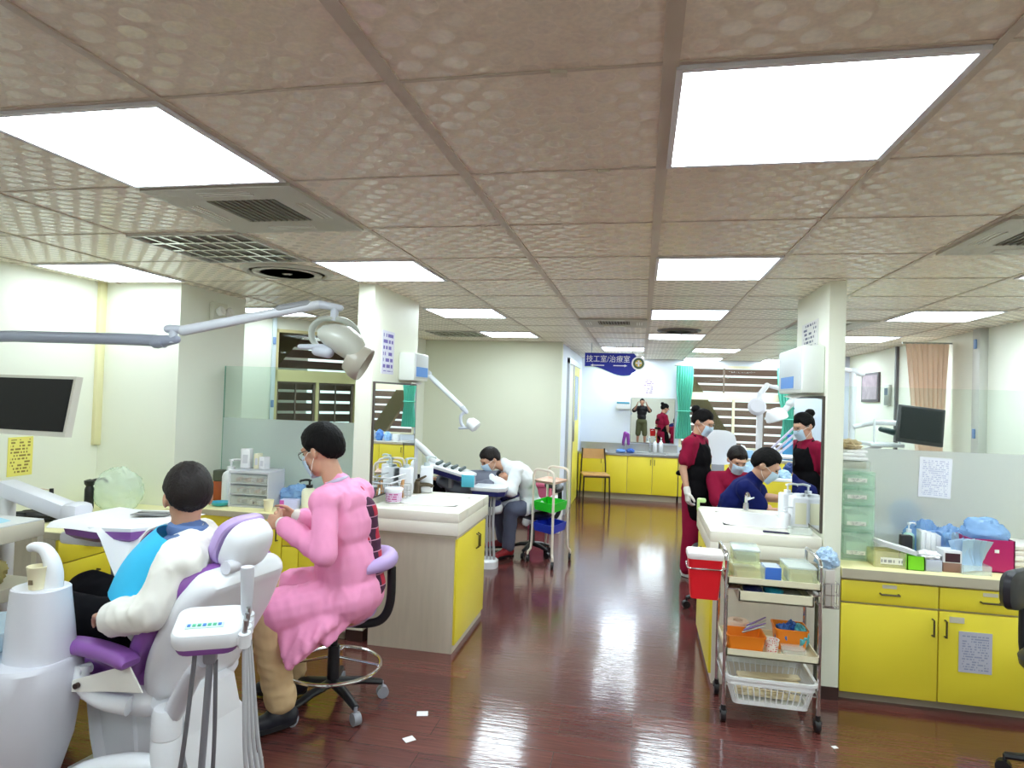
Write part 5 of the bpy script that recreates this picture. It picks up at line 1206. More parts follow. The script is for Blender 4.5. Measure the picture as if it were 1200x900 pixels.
# unit in the bay behind the right glass screen
t = thing('dental_unit', 'white dental unit post with bent arm behind the right glass screen', 'dental unit', (1.75, 6.0, 0))
MB().rings([ell(1.75, 6.0, .2, .16, 0), ell(1.75, 6.0, .2, .16, .75), ell(1.75, 6.0, .16, .13, .8)]).build('cabinet_body', GREYW, t, True)
MB().cyl((1.78, 6.0, .8), (1.78, 6.0, 1.90), .025, n=14).cap((1.78, 6.0, 1.90), (1.55, 6.0, 1.93), .022, .022).cap((1.78, 6.0, 1.90), (1.84, 5.98, 1.88), .028, .03).build('lamp_post', WHITE, t, True)
MB().tube([(1.78, 5.98, 1.42), (1.86, 5.97, 1.44), (1.95, 5.8, 1.47), (2.12, 5.56, 1.46)], .02, 10, smooth=4).build('monitor_arm', WHITE, t, True)
MB().bx(1.80, 2.05, 5.6, 5.85, 1.28, 1.31, .008).tube([(1.83, 5.62, 1.30), (1.83, 5.62, 1.5)], .008).tube([(2.02, 5.62, 1.30), (2.02, 5.62, 1.5)], .008).cyl((1.95, 5.8, 1.28), (1.78, 5.98, 1.2), .018).build('tray_shelf', WHITE, t, True)
MB().cap((1.88, 5.62, 1.42), (1.97, 5.62, 1.40), .02, .026).build('handpiece', mat('dark_green_handpiece', (44, 66, 66), .4), t, True)
t = thing('monitor', 'black monitor on an arm behind the right glass screen before the peach curtain', 'monitor', (2.12, 5.5, 1.3))
Mm = Matrix.Translation(V((2.115, 5.5, 1.462))) @ Matrix.Rotation(R_(6), 4, 'Y') @ Matrix.Rotation(R_(-8), 4, 'X')
MB().box((0, 0, 0), (.33, .035, .29), 0, .006, Mm).build('bezel', mat('dark_bezel', (44, 44, 46), .35), t, True)
MB().box((0, -.0205, .005), (.29, .005, .245), 0, 0, Mm).build('screen', mat('dark_screen', (22, 27, 27), .6, spec=.2), t, True)
o = MB().box((0, 0, 0), (.12, .05, .05), 0, .01).build('yellow_case', mat('yellow_green_case', (222, 226, 130), .4)); tag(o, 'yellow green case on the unit top under the right monitor', 'case', None, (1.75, 6.0, .83))
# left side shelf cart
t = thing('supply_cart', 'cream side cart with an open shelf of yellow bags at the left edge', 'cart', (-3.0, 2.35, 0))
CC = mat('cream_cart', (214, 206, 184), .45)
MB().bx(-3.24, -2.74, 2.08, 2.56, .86, .935, .008).build('top_box', CC, t, True); MB().bx(-3.235, -2.745, 2.085, 2.555, .935, .94).build('top_sheet', mat('pale_top', (226, 228, 226), .4), t, True)
for x, y in ((-3.22, 2.10), (-2.76, 2.10), (-3.22, 2.54), (-2.76, 2.54)): MB().bx(x - .015, x + .015, y - .015, y + .015, .05, .87).build('post', CC, t, True)
MB().bx(-3.24, -2.74, 2.08, 2.56, .60, .66, .004).build('shelf', CC, t, True); MB().bx(-3.24, -2.74, 2.08, 2.56, .18, .24, .004).build('shelf', CC, t, True)
MB().bx(-3.24, -3.225, 2.1, 2.54, .24, .86).build('back_panel', mat('brown_panel', (150, 128, 104), .5), t, True)
for x, y in ((-3.22, 2.10), (-2.76, 2.10), (-3.22, 2.54), (-2.76, 2.54)): MB().cyl((x - .012, y, .03), (x + .012, y, .03), .03, n=14).cyl((x, y, .03), (x, y, .06), .01).build('caster', BLACK, t, True)
# ------------------------------------------------------------------ the figures
# dentist in the pink gown on the lilac stool
PINK = mat('pink_gown_cloth', (246, 158, 200), .8, var=.06, vscale=7); TAN = mat('tan_trousers', (214, 184, 140), .8, var=.06, vscale=8)
def plaid():
    m = bpy.data.materials.new('red_plaid_shirt'); m.use_nodes = True; nt = m.node_tree; b = nt.nodes['Principled BSDF']; b.inputs['Roughness'].default_value = .8
    tc = nt.nodes.new('ShaderNodeTexCoord'); sp = nt.nodes.new('ShaderNodeSeparateXYZ'); nt.links.new(tc.outputs['Object'], sp.inputs[0])
    def band(ax, f, lo):
        a = nt.nodes.new('ShaderNodeMath'); a.operation = 'MULTIPLY'; a.inputs[1].default_value = f; nt.links.new(sp.outputs[ax], a.inputs[0])
        c = nt.nodes.new('ShaderNodeMath'); c.operation = 'FRACT'; nt.links.new(a.outputs[0], c.inputs[0])
        d = nt.nodes.new('ShaderNodeMath'); d.operation = 'LESS_THAN'; d.inputs[1].default_value = lo; nt.links.new(c.outputs[0], d.inputs[0]); return d.outputs[0]
    def mixc(fac, a, c):
        x = nt.nodes.new('ShaderNodeMix'); x.data_type = 'RGBA'; nt.links.new(fac, x.inputs[0])
        for i, q in ((6, a), (7, c)):
            if isinstance(q, tuple): x.inputs[i].default_value = lin(q)
            else: nt.links.new(q, x.inputs[i])
        return x.outputs[2]
    c1 = mixc(band('Z', 9, .5), (186, 34, 62), (72, 24, 58)); c2 = mixc(band('Y', 11, .4), c1, (64, 22, 52)); c3 = mixc(band('Z', 18, .08), c2, (196, 140, 166)); c4 = mixc(band('Y', 11, .05), c3, (196, 140, 166))
    nt.links.new(c4, b.inputs['Base Color']); return m
P2 = person('person in a pink gown and mask seated on the lilac stool, seen from behind', (-1.37, 2.96, .575), (-1.415, 2.955, .94), (-1.455, 2.955, 1.115), (-1.545, 2.955, 1.285), (-.9, .22, -.36), (-1, .06), (-1.425, 2.955, 1.065),
    {'L': ((-1.375, 2.69, .85), (-1.645, 2.775, .955)), 'R': ((-1.45, 3.17, .83), (-1.70, 3.0, .95))},
    {'L': ((-1.655, 2.69, .54), (-1.60, 2.77, .10), (-1.70, 2.66, .045)), 'R': ((-1.80, 3.04, .56), (-1.72, 3.08, .10), (-1.86, 3.04, .045))}, k=.98, vox=.0065, shw=.175,
    hands={'L': ((-1, .25, .0), (.1, .9, -.35), (-.1, .3, 1), 1.25), 'R': ((-1, -.2, .0), (.1, -.9, -.35), (-.1, -.3, 1), 1.2)}, hairkw=dict(front=.5, side=-.25, back=-.92, vol=.23, top=.07), hk=1.06, girth=1.12)
b = P2.body; mask(P2.HF, b, P2.hk); glasses(P2.HF, b, None, P2.hk)
m = MB(); trousers(m, P2, .012, .90, .014); organic(m, 'trousers', TAN, b, .009, 5, .006, 10, (1, 1, 1.6))
shoes(P2, mat('black_shoe', (26, 26, 36), .5), MATS['black_plastic'])
for q in 'LR':
    kn, an, toe = P2.legs[q]; d = (an - kn).normalized(); MB().cap(an - d * .10, an + d * .01, .042, .040).build('sock', GLOVE, b, True)
m = MB(); R = Matrix((P2.front, P2.left, P2.ax)).transposed()
for k_ in range(7): m.ball(P2.pel + (P2.neck - P2.pel) * (.10 + .125 * k_) - P2.front * (.098 if k_ < 6 else .05) - P2.left * .065, (.058, .072, .085), R)
organic(m, 'plaid_shirt', plaid(), b, .009, 4, .004, 12)
m = MB(); torso(m, P2, .024, fwd=.006); sleeves(m, P2, .014, .86, cuff=.038)
for q in 'LR':
    kn = P2.legs[q][0]; hp = P2.Hp[q]; m.cap(hp + V((-.02, 0, .02)), hp + (kn - hp) * (.84 if q == 'L' else .8) + V((0, 0, .012)), .115, .096)
for a, c, r0, r1 in (((-1.42, 2.86, .55), (-1.50, 2.66, .38), .11, .035), ((-1.36, 2.86, .56), (-1.385, 2.755, .44), .08, .035), ((-1.54, 2.79, .52), (-1.535, 2.685, .36), .09, .026), ((-1.60, 2.80, .56), (-1.68, 2.72, .56), .09, .075)):
    m.cap(a, c, r0, r1, .55, (.35, -.8, 0))
m.ball(P2.pel + V((0, 0, .02)), (.155, .205, .14), R)
for i in range(9):
    u_ = i / 8; tp_ = V((-1.385 - .27 * u_, 2.865 - .13 * u_, .57 - .0 * u_)); bt = V((-1.375 - .25 * u_, 2.735 - .085 * math.sin(PI * min(1, u_ * 1.15)) - .02 * u_, (.50, .465, .425, .385, .36, .40, .45, .49, .52)[i])); m.cap(tp_, bt, .098, .022, .8, (.4, -.8, 0))
m.ball((P2.pel + P2.chest) / 2 + V((0, 0, -.02)), (.148, .178, .2), R)
organic(m, 'gown', PINK, b, .008, 4, .0065, 11, (1.4, 1.4, .4))
for q in 'LR':
    e, w_ = P2.arms[q]; d = (w_ - e).normalized(); MB().cap(w_ - d * .052, w_ - d * .008, .038, .034).build('cuff', GLOVE, b, True)
c, f, s, u = P2.HF; MB().tube([P2.neck + V((.045 * math.cos(a) - .004, .060 * math.sin(a), .025 - .02 * math.cos(a) * -1)) for a in [2 * PI * i / 20 for i in range(20)]], .012, 8, loop=True).build('collar', mat('striped_collar', (196, 190, 214), .8), b, True)
# patient in the purple chair
P1 = person('elderly person in a white jacket and bright blue bib seated in the purple chair', (-1.95, 2.27, .63), (-1.80, 2.24, .86), (-1.725, 2.225, 1.02), (-1.735, 2.235, 1.155), (-.72, .66, -.1), (-.87, -.49), (-1.715, 2.215, .965),
    {'L': ((-1.665, 1.985, .79), (-1.865, 2.03, .735)), 'R': ((-1.90, 2.50, .74), (-2.10, 2.42, .74))},
    {'L': ((-2.36, 2.20, .68), (-2.66, 2.27, .40), (-2.76, 2.28, .50)), 'R': ((-2.37, 2.44, .68), (-2.68, 2.46, .40), (-2.78, 2.46, .50))}, k=1.0, vox=.0065, shw=.185,
    hands={'L': ((-.9, .45, -.05), (0, .1, -1), (.2, 1, 0), .75), 'R': ((-.9, -.3, -.1), (0, .1, -1), (-.2, -1, .2), .6)}, hairkw=dict(m=mat('dark_brown_hair', (22, 13, 11), .55, spec=.3, var=.4, vscale=90, bump=.4, bscale=150), front=.5, side=-.2, back=-.88, vol=.17, top=.03, bald=(-.70, -.12, .66), seed=3), hk=1.03, girth=1.08)
b = P1.body
JKT = mat('white_jacket_cloth', (238, 236, 228), .8, var=.03, vscale=8); DKT = mat('black_trousers', (9, 8, 14), .85, spec=.12, var=.15, vscale=8)
m = MB(); trousers(m, P1, .014, .95, .012); organic(m, 'trousers', DKT, b, .010, 5, .006, 9)
shoes(P1, MATS['black_shoe'])
m = MB(); torso(m, P1, .010, low=False); organic(m, 'shirt', mat('blue_grey_shirt', (92, 118, 166), .8), b, .010, 4)
MB().tube([P1.neck + P1.ax * .012 + P1.front * (.056 * math.cos(a)) + P1.left * (.066 * math.sin(a)) + P1.ax * (-.016 * math.cos(a)) for a in [2 * PI * i / 22 for i in range(22)]], .017, 8, loop=True, flat=1.5).build('shirt_collar', MATS['blue_grey_shirt'], b, True)
m = MB(); torso(m, P1, .030, fwd=-.032, nk=False); sleeves(m, P1, .022, .86, cuff=.046)
organic(m, 'jacket', JKT, b, .008, 4, .007, 12, (1.3, 1.3, .7))
hm = MB(); hm.grid(lambda u_, v_: V((-1.74 - .22 * u_ + .06 * (1 - u_) * v_, 1.975 - .012 * u_ + .008 * math.sin(3 * u_), .60 - .075 * u_ - .09 * v_ * (1 - .55 * u_))), 8, 8, .006); hm = hm.build('jacket_hem', JKT, b, True)
MB().cyl((-1.935, 1.952, .512), (-1.935, 1.966, .512), .010, n=14).build('button', mat('brown_button', (54, 36, 26), .4), hm, True)
def bib(u_, v_):
    a = (u_ - .5) * 2.5 + .25; top = P1.neck + P1.front * .07 - P1.ax * .02; low = P1.pel + P1.front * .125 + P1.ax * .12
    c_ = top + (low - top) * v_; r = .16 + .045 * v_
    return c_ + P1.left * (r * math.sin(a)) + P1.front * (r * .85 * (math.cos(a) - 1) + .022 * math.sin(PI * v_) + .03)
MB().grid(bib, 14, 16, .004).build('bib', mat('bright_blue_bib', (56, 200, 250), .6, bump=.1, bscale=40), b, True)
# dentist in a white coat at the far unit
COAT = mat('white_coat_cloth', (238, 242, 246), .8, var=.02, vscale=8)
P3 = person('masked person in a white coat bending over the patient at the far unit', (-1.06, 6.42, .49), (-1.16, 6.36, .78), (-1.31, 6.30, .90), (-1.455, 6.24, .95), (-.72, -.55, -.52), (-.85, -.5), (-1.26, 6.32, .86),
    {'L': ((-1.19, 6.04, .68), (-1.42, 6.12, .775)), 'R': ((-1.42, 6.50, .72), (-1.50, 6.28, .79))},
    {'L': ((-1.20, 6.10, .50), (-1.24, 6.22, .10), (-1.32, 6.10, .04)), 'R': ((-1.42, 6.46, .48), (-1.36, 6.55, .10), (-1.5, 6.5, .04))}, k=.95, vox=.0075,
    hands={'L': ((-.9, .3, -.1), (0, .4, -1), (-.2, 1, .3), .8), 'R': ((-.7, -.6, -.2), (0, -.3, -1), (-.4, .7, .4), .8)}, hairkw=dict(m=MATS['dark_brown_hair'], front=.34, side=-.25, back=-.85, vol=.19, seed=1), hk=1.04)
b = P3.body; mask(P3.HF, b, P3.hk)
m = MB(); trousers(m, P3, .008, .95, .012); organic(m, 'jeans', mat('grey_blue_jeans', (92, 98, 122), .8, var=.12, vscale=8), b, .010, 4, .005, 10)
shoes(P3, mat('dark_red_shoe', (150, 36, 44), .5))
m = MB(); torso(m, P3, .024); sleeves(m, P3, .018, .90, cuff=.046)
for q in 'LR': m.cap(P3.Hp[q], P3.Hp[q] + (P3.legs[q][0] - P3.Hp[q]) * .35, .115, .095)
m.cap(P3.pel + P3.left * .1, (-1.08, 6.25, .36), .09, .05, .5, (.5, -.85, 0)); m.cap(P3.pel, (-1.05, 6.43, .38), .11, .07)
organic(m, 'white_coat', COAT, b, .010, 4, .009, 9)
# patient in the navy chair
P3b = person('reclined patient under a grey drape beneath the bending dentist', (-1.92, 6.13, .66), (-1.62, 6.18, .70), (-1.40, 6.22, .72), (-1.265, 6.24, .74), (0.15, -.15, 1), (0, 0, 1), (-1.46, 6.21, .715),
    {'L': ((-1.66, 5.92, .68), (-1.90, 5.98, .76)), 'R': ((-1.66, 6.42, .68), (-1.90, 6.28, .76))}, {'L': ((-2.33, 5.97, .72), (-2.69, 5.91, .42), (-2.77, 5.90, .5)), 'R': ((-2.33, 6.14, .72), (-2.69, 6.08, .42), (-2.77, 6.06, .5))}, hup=(1, 0, 0), k=.95, vox=.0085,
    hands={'L': ((-.9, .3, .1), (0, 0, -1), (-.2, .9, 0), .6), 'R': ((-.9, -.3, .1), (0, 0, -1), (-.2, -.9, 0), .6)}, hairkw=dict(front=.5, side=0, back=-.6, vol=.14), hk=1.0)
b = P3b.body
GREYC = mat('grey_drape', (112, 116, 132), .8, var=.08, vscale=6)
m = MB(); torso(m, P3b, .02); sleeves(m, P3b, .014, .9); organic(m, 'shirt', GREYC, b, .011, 4, .006, 9)
m = MB(); trousers(m, P3b, .012, .95, .01); organic(m, 'trousers', DKT, b, .011, 4, .005, 9); shoes(P3b, MATS['black_shoe'])
MB().grid(lambda u, v: V((-1.36 - .40 * u, 6.22 + .20 * (v - .5) * 2, .845 - .02 * u - .12 * abs((v - .5) * 2) ** 2.5 + .004 * math.sin(9 * u + 5 * v))), 14, 16, .005).build('drape', GREYC, b, True)
# standing woman with the black apron
MAR = mat('maroon_scrubs', (140, 18, 54), .85, spec=.2, var=.06, vscale=8); APR = mat('black_apron', (11, 9, 12), .85, spec=.12, var=.15, vscale=8)
P4 = person('standing masked person in maroon scrubs and a black apron beside the right sink island', (.50, 6.15, .80), (.50, 6.15, 1.10), (.51, 6.145, 1.265), (.555, 6.125, 1.405), (.80, -.42, -.36), (.88, -.42), (.50, 6.15, 1.215),
    {'R': ((.385, 6.0, .985), (.425, 5.955, .785)), 'L': ((.62, 6.30, .99), (.645, 6.21, .80))},
    {'R': ((.475, 6.05, .42), (.455, 6.07, .085), (.57, 6.00, .045)), 'L': ((.57, 6.22, .42), (.545, 6.25, .085), (.68, 6.19, .045))}, k=.93, vox=.0075, shw=.165,
    hands={'R': ((.1, -.1, -1), (.85, .3, 0), (.4, -.8, 0), .55), 'L': ((.25, -.4, -.9), (-.4, -.9, 0), (.9, -.4, 0), .5)}, hairkw=dict(front=.36, side=-.25, back=-.75, vol=.12, top=.03, seed=2), hk=1.06, girth=.95)
b = P4.body; mask(P4.HF, b, P4.hk); glasses(P4.HF, b, mat('thin_spectacle_frame', (150, 130, 120), .3, metal=.6), P4.hk)
c, f, s, u = P4.HF; MB().ball(c - f * .105 + u * .085, (.043, .043, .038)).ball(c - f * .09 + u * .06, (.034, .034, .03)).build('hair_bun', HAIRB, b, True, jitter=.004, jscale=60)
m = MB(); trousers(m, P4, .012, .97, .02); organic(m, 'trousers', MAR, b, .010, 4, .006, 8, (1.3, 1.3, .5)); shoes(P4, mat('white_shoe', (232, 232, 232), .5), mat('white_sole', (220, 220, 220), .5))
m = MB(); torso(m, P4, .015); sleeves(m, P4, .010, .66, short=True); organic(m, 'scrub_top', MAR, b, .010, 4, .007, 9)
m = MB(); fr = P4.front; E_ = lambda p, r0, r1, q, fl: m.cap(p, q, r0, r1, fl, fr)
R = Matrix((fr, P4.left, V((0, 0, 1)))).transposed()
m.ball(P4.chest + fr * .034 - V((0, 0, .02)), (.112, .142, .15), R); m.ball(P4.pel + fr * .03 + V((0, 0, .12)), (.122, .158, .16), R); m.ball(P4.pel + fr * .03 - V((0, 0, .02)), (.13, .172, .16), R)
m.cap(P4.pel + fr * .03 + P4.left * .05, P4.pel + fr * .05 + P4.left * .07 - V((0, 0, .20)), .13, .115, .8, fr); m.cap(P4.pel + fr * .03 - P4.left * .05, P4.pel + fr * .05 - P4.left * .07 - V((0, 0, .20)), .13, .115, .8, fr)
for q in (1, -1):
    tp_ = (P4.S['L'] + P4.S['R']) / 2 + P4.left * (q * .082) + V((0, 0, .062))
    m.cap(P4.chest + fr * .10 + P4.left * (q * .07) + V((0, 0, .05)), tp_ + fr * .02, .022, .018); m.cap(tp_ + fr * .02, P4.chest - fr * .115 - P4.left * (q * .05) + V((0, 0, .02)), .018, .018)
m.cap(P4.pel - fr * .11 + P4.left * .12 + V((0, 0, .13)), P4.pel - fr * .11 - P4.left * .12 + V((0, 0, .13)), .024, .024)
organic(m, 'apron', APR, b, .011, 4, .006, 8, (1.3, 1.3, .6))
def glove(P, q, hd):
    m = MB(); hand(m, P.arms[q][1], *hd, P.k, .0035); d = (P.arms[q][1] - P.arms[q][0]).normalized(); m.cap(P.arms[q][1] - d * .03, P.arms[q][1] + d * .01, .031, .031); organic(m, 'glove', GLOVE, P.body, .005, 2)
glove(P4, 'R', ((.1, -.1, -1), (.85, .3, 0), (.4, -.8, 0), .55)); glove(P4, 'L', ((.25, -.4, -.9), (-.4, -.9, 0), (.9, -.4, 0), .5))
# seated nurse
P5 = person('seated masked person in maroon scrubs between the standing person and the navy shirt', (.83, 6.16, .48), (.82, 6.10, .80), (.82, 6.05, .96), (.845, 5.99, 1.09), (.25, -.85, -.45), (.05, -1), (.82, 6.06, .91),
    {'L': ((1.0, 5.95, .68), (1.03, 5.72, .74)), 'R': ((.70, 5.93, .68), (.76, 5.70, .70))},
    {'L': ((.96, 5.74, .48), (.95, 5.78, .10), (.97, 5.62, .045)), 'R': ((.70, 5.74, .48), (.70, 5.78, .10), (.68, 5.62, .045))}, k=.92, vox=.0075,
    hands={'L': ((.2, -.9, .1), (0, 0, -1), (-1, 0, 0), .6), 'R': ((.3, -.9, .1), (0, 0, -1), (1, 0, 0), .6)}, hairkw=dict(m=MATS['dark_brown_hair'], front=.30, side=-.3, back=-.6, vol=.17, top=.03, seed=4), hk=1.06)
b = P5.body; mask(P5.HF, b, P5.hk)
m = MB(); trousers(m, P5, .012, .95, .014); organic(m, 'trousers', MAR, b, .011, 4, .006, 9); shoes(P5, MATS['white_shoe'], MATS['white_sole'])
m = MB(); torso(m, P5, .015); sleeves(m, P5, .018, .8, short=True); organic(m, 'scrub_top', MAR, b, .010, 4, .007, 9)
# man in the navy shirt
NAV = mat('navy_scrubs', (15, 24, 84), .85, spec=.15, var=.06, vscale=8)
P6 = person('masked person in a navy scrub shirt seated and reaching forward beyond the right fin wall', (.63, 5.26, .49), (.745, 5.22, .82), (.86, 5.19, 1.01), (.935, 5.165, 1.125), (.82, -.22, -.5), (.97, -.2), (.815, 5.20, .955),
    {'R': ((.885, 4.985, .80), (1.115, 5.00, .815)), 'L': ((.95, 5.36, .86), (1.18, 5.22, .87))},
    {'R': ((1.03, 5.08, .49), (.98, 5.1, .10), (1.14, 5.06, .045)), 'L': ((1.05, 5.38, .49), (1.0, 5.4, .10), (1.16, 5.4, .045))}, k=1.0, vox=.0075, shw=.19,
    hands={'R': ((1, .15, -.05), (0, .2, -1), (0, 1, .2), .8), 'L': ((1, -.2, -.1), (0, -.2, -1), (0, -1, .2), .8)}, hairkw=dict(front=.46, side=-.2, back=-.85, vol=.17, top=.08, seed=5), hk=1.02, girth=1.12)
b = P6.body; mask(P6.HF, b, P6.hk)
m = MB(); trousers(m, P6, .012, .95, .012); organic(m, 'trousers', NAV, b, .011, 4, .006, 9); shoes(P6, MATS['black_shoe'])
m = MB(); torso(m, P6, .018); sleeves(m, P6, .020, .66, short=True); organic(m, 'scrub_shirt', NAV, b, .010, 4, .009, 8)
# two people behind the camera, seen only in the back mirror
P7 = person('person in black shirt and olive shorts reflected in the middle of the back mirror', (.03, -.42, .86), (.03, -.43, 1.18), (.03, -.42, 1.38), (.03, -.40, 1.52), (0, 1, -.05), (0, 1), (.03, -.42, 1.32),
    {'L': ((-.24, -.28, 1.22), (-.13, -.14, 1.44)), 'R': ((.30, -.28, 1.22), (.19, -.14, 1.44))},
    {'L': ((-.08, -.40, .46), (-.09, -.43, .09), (-.10, -.28, .045)), 'R': ((.14, -.40, .46), (.15, -.43, .09), (.16, -.28, .045))}, vox=.011,
    hands={'L': ((.3, .3, 1), (.9, .2, -.2), (0, .6, .8), .5), 'R': ((-.3, .3, 1), (-.9, .2, -.2), (0, .6, .8), .5)}, hairkw=dict(front=.5, side=0, back=-.5, vol=.15))
b = P7.body
m = MB(); torso(m, P7, .016); sleeves(m, P7, .02, .8, short=True); organic(m, 'shirt', mat('black_shirt', (26, 24, 28), .8), b, .013, 4, .006, 8)
m = MB(); trousers(m, P7, .02, .04, .02); organic(m, 'shorts', mat('olive_shorts', (96, 100, 66), .8, var=.1, vscale=8), b, .013, 4); shoes(P7, MATS['black_shoe'])
P8 = person('person in a pale blue shirt reflected beside the olive shorts in the back mirror', (-.55, -.30, .86), (-.55, -.30, 1.18), (-.55, -.30, 1.38), (-.55, -.28, 1.52), (-.6, .7, -.1), (-.7, .7), (-.55, -.30, 1.32),
    {'L': ((-.72, -.46, 1.08), (-.72, -.30, .86)), 'R': ((-.36, -.16, 1.08), (-.44, .0, .9))},
    {'L': ((-.62, -.36, .46), (-.62, -.38, .09), (-.72, -.28, .045)), 'R': ((-.49, -.24, .46), (-.49, -.26, .09), (-.59, -.15, .045))}, vox=.011,
    hands={'L': ((0, .3, -1), (1, 0, 0), (0, 1, 0), .5), 'R': ((-.2, .4, -1), (-1, 0, 0), (0, 1, 0), .5)}, hairkw=dict(front=.5, side=0, back=-.5, vol=.15))
b = P8.body
m = MB(); torso(m, P8, .016); sleeves(m, P8, .02, .8, short=True); organic(m, 'shirt', mat('pale_blue_shirt', (150, 178, 216), .8), b, .013, 4, .006, 8)
m = MB(); trousers(m, P8, .014, .95, .014); organic(m, 'trousers', DKT, b, .013, 4, .006, 8); shoes(P8, MATS['black_shoe'])
# ------------------------------------------------------------------ supplies and small things
GREENC = clear_plastic('green_clear_plastic', (246, 254, 249), .2, .2); CLEARC = clear_plastic('clear_plastic', (250, 252, 250), .24, .12); YELC = clear_plastic('greenish_clear_plastic', (251, 253, 240), .22, .15)
PAPER = mat('white_paper', (242, 242, 244), .75); BLUEB = clear_plastic('blue_bag_film', (172, 212, 252), .55, .2); BLUEW = clear_plastic('blue_white_film', (196, 222, 246), .75, .25)
CREAMP = mat('cream_plastic', (238, 236, 206), .4); WPL = mat('white_plastic', (240, 242, 246), .35); ORP = mat('orange_plastic', (238, 134, 32), .4); TEALP = mat('teal_dish', (64, 178, 200), .4)
def at(o, label, cat, loc, rz=0.0, group=None): return tag(o, label, cat, group, loc, rz)
def pump_bottle(label, loc, r, h, body, head=None, rz=0.0, square=0.0, band=None):
    t = thing('pump_bottle', label, 'bottle', loc, rz); head = head or WPL
    if square: MB().box((0, 0, h * .36), (2 * r, 2 * r * square, h * .72), 0, r * .25, None, 3).build('bottle_body', body, t)
    else: MB().lathe([(r * .9, 0), (r, .006), (r, h * .58), (r * .86, h * .66), (r * .4, h * .72), (r * .4, h * .74)], n=24).build('bottle_body', body, t)
    MB().cyl((0, 0, h * .70), (0, 0, h * .80), r * .46, r * .46, 18).cyl((0, 0, h * .80), (0, 0, h * .93), r * .14, r * .14, 10).cyl((0, 0, h * .92), (0, 0, h * .96), r * .3, r * .28, 14).tube([(0, 0, h * .95), (-r * .7, 0, h * .965), (-r * 1.35, 0, h * .95), (-r * 1.45, 0, h * .91)], r * .15, 8).build('pump_head', head, t)
    if band: MB().lathe([(r * 1.01, h * .15), (r * 1.012, h * .16), (r * 1.012, h * .5), (r * 1.01, h * .51)], n=24).build('bottle_label', band, t)
    return t
def open_box(mb, x, y, h, th=.004, bev=0.0):
    mb.bx(-x / 2, x / 2, -y / 2, y / 2, 0, th); mb.bx(-x / 2, x / 2, -y / 2, -y / 2 + th, 0, h); mb.bx(-x / 2, x / 2, y / 2 - th, y / 2, 0, h); mb.bx(-x / 2, -x / 2 + th, -y / 2, y / 2, 0, h); mb.bx(x / 2 - th, x / 2, -y / 2, y / 2, 0, h); return mb
def crumple(seed, r, amp=.35, sc=2.2, n=36, m=24):
    mb = MB(); rs = []
    for i in range(m + 1):
        t = PI * i / m; ring = []
        for j in range(n):
            a = 2 * PI * j / n; d = V((math.sin(t) * math.cos(a), math.sin(t) * math.sin(a), math.cos(t)))
            q = 1 + amp * noise.noise(d * sc + V((seed, seed * .7, 0))) + amp * .5 * (1 - 2 * abs(noise.noise(d * sc * 2.1 + V((0, seed, 3)))))
            p = V((d.x * r[0] * q, d.y * r[1] * q, d.z * r[2] * q)); p.z = max(p.z, -r[2] * .8); ring.append(p + V((0, 0, r[2] * .8)))
        rs.append(ring)
    return mb.rings(rs)
def cup(mb, r0, r1, h, th=.0018): return mb.lathe([(r0, 0), (r0 + (r1 - r0) * .5, h * .5), (r1, h), (r1 + .0015, h + .001), (r1 - th, h), (r0 - th, .003), (.001, .003)], n=24)
# --- left counter (top at .775)
Z1 = .776
t = thing('drawer_organizer', 'clear plastic drawer organizer with three drawers of small parts on the left counter', 'drawer organizer', (-2.60, 4.05, Z1), R_(3))
fr = MB().bx(-.145, .145, -.11, .11, 0, .012).bx(-.145, .145, -.11, .11, .228, .246, .003).bx(-.145, -.137, -.11, .11, .01, .24).bx(.137, .145, -.11, .11, .01, .24).bx(-.145, .145, .102, .11, .01, .24)
for z in (.082, .155): fr.bx(-.14, .14, -.105, .105, z, z + .008)
fr.build('case', clear_plastic('white_clear_case', (250, 250, 254), .5, .2), t)
for k in range(3):
    m = open_box(MB(), .268, .19, .055, .003); m.v = [p + V((0, -.012, .016 + .0735 * k)) for p in m.v]; d = m.build('drawer', CLEARC, t)
    random.seed(11 + k); q = MB()
    for i in range(9): q.use(i % 3).box((-.10 + .026 * i, -.03 + random.uniform(-.04, .04), .033 + .0735 * k), (.03, .035 + random.uniform(0, .05), .022), random.uniform(-.5, .5), .004)
    q.build('small_parts', [mat('brown_parts', (140, 92, 64), .6), mat('grey_parts', (170, 166, 160), .5), mat('dark_parts', (88, 76, 72), .5)], d)['kind'] = 'stuff'
for x, y, w, h, rz, lb, c in ((-2.72, 4.10, .065, .135, .2, 'tall white carton standing at the left end of the drawer organizer top', 'printed_carton'), (-2.63, 4.10, .034, .105, .1, 'slim cream carton in the middle of the drawer organizer top', 'cream_carton'), (-2.575, 4.09, .045, .085, -.1, 'short white carton at the right end of the drawer organizer top', 'white_carton')):
    o = MB().bx(-w / 2, w / 2, -.03, .03, 0, h, .002).use(1).bx(-w / 2 * .5, w / 2 * .6, -.0305, -.030, h * .25, h * .7); o = o.build('carton', [mat(c, (236, 236, 240) if c != 'cream_carton' else (230, 224, 196), .5), mat('carton_print', (206, 206, 214), .5)]); at(o, lb, 'carton', (x, y, Z1 + .2465), rz)
pump_bottle('big white jug with a pump left of the drawer organizer', (-2.84, 4.10, Z1), .058, .31, WPL, None, R_(200))
t = thing('jar', 'orange brown jar with dark lid behind the white pump jug', 'jar', (-2.955, 4.14, Z1)); MB().lathe([(.045, 0), (.05, .01), (.05, .12), (.042, .135)], n=24).build('jar_body', mat('orange_brown_jar', (178, 86, 40), .4), t); MB().bx(-.036, .036, -.036, .036, .136, .215, .01).build('jar_top', mat('dark_olive_plastic', (86, 92, 76), .4), t)
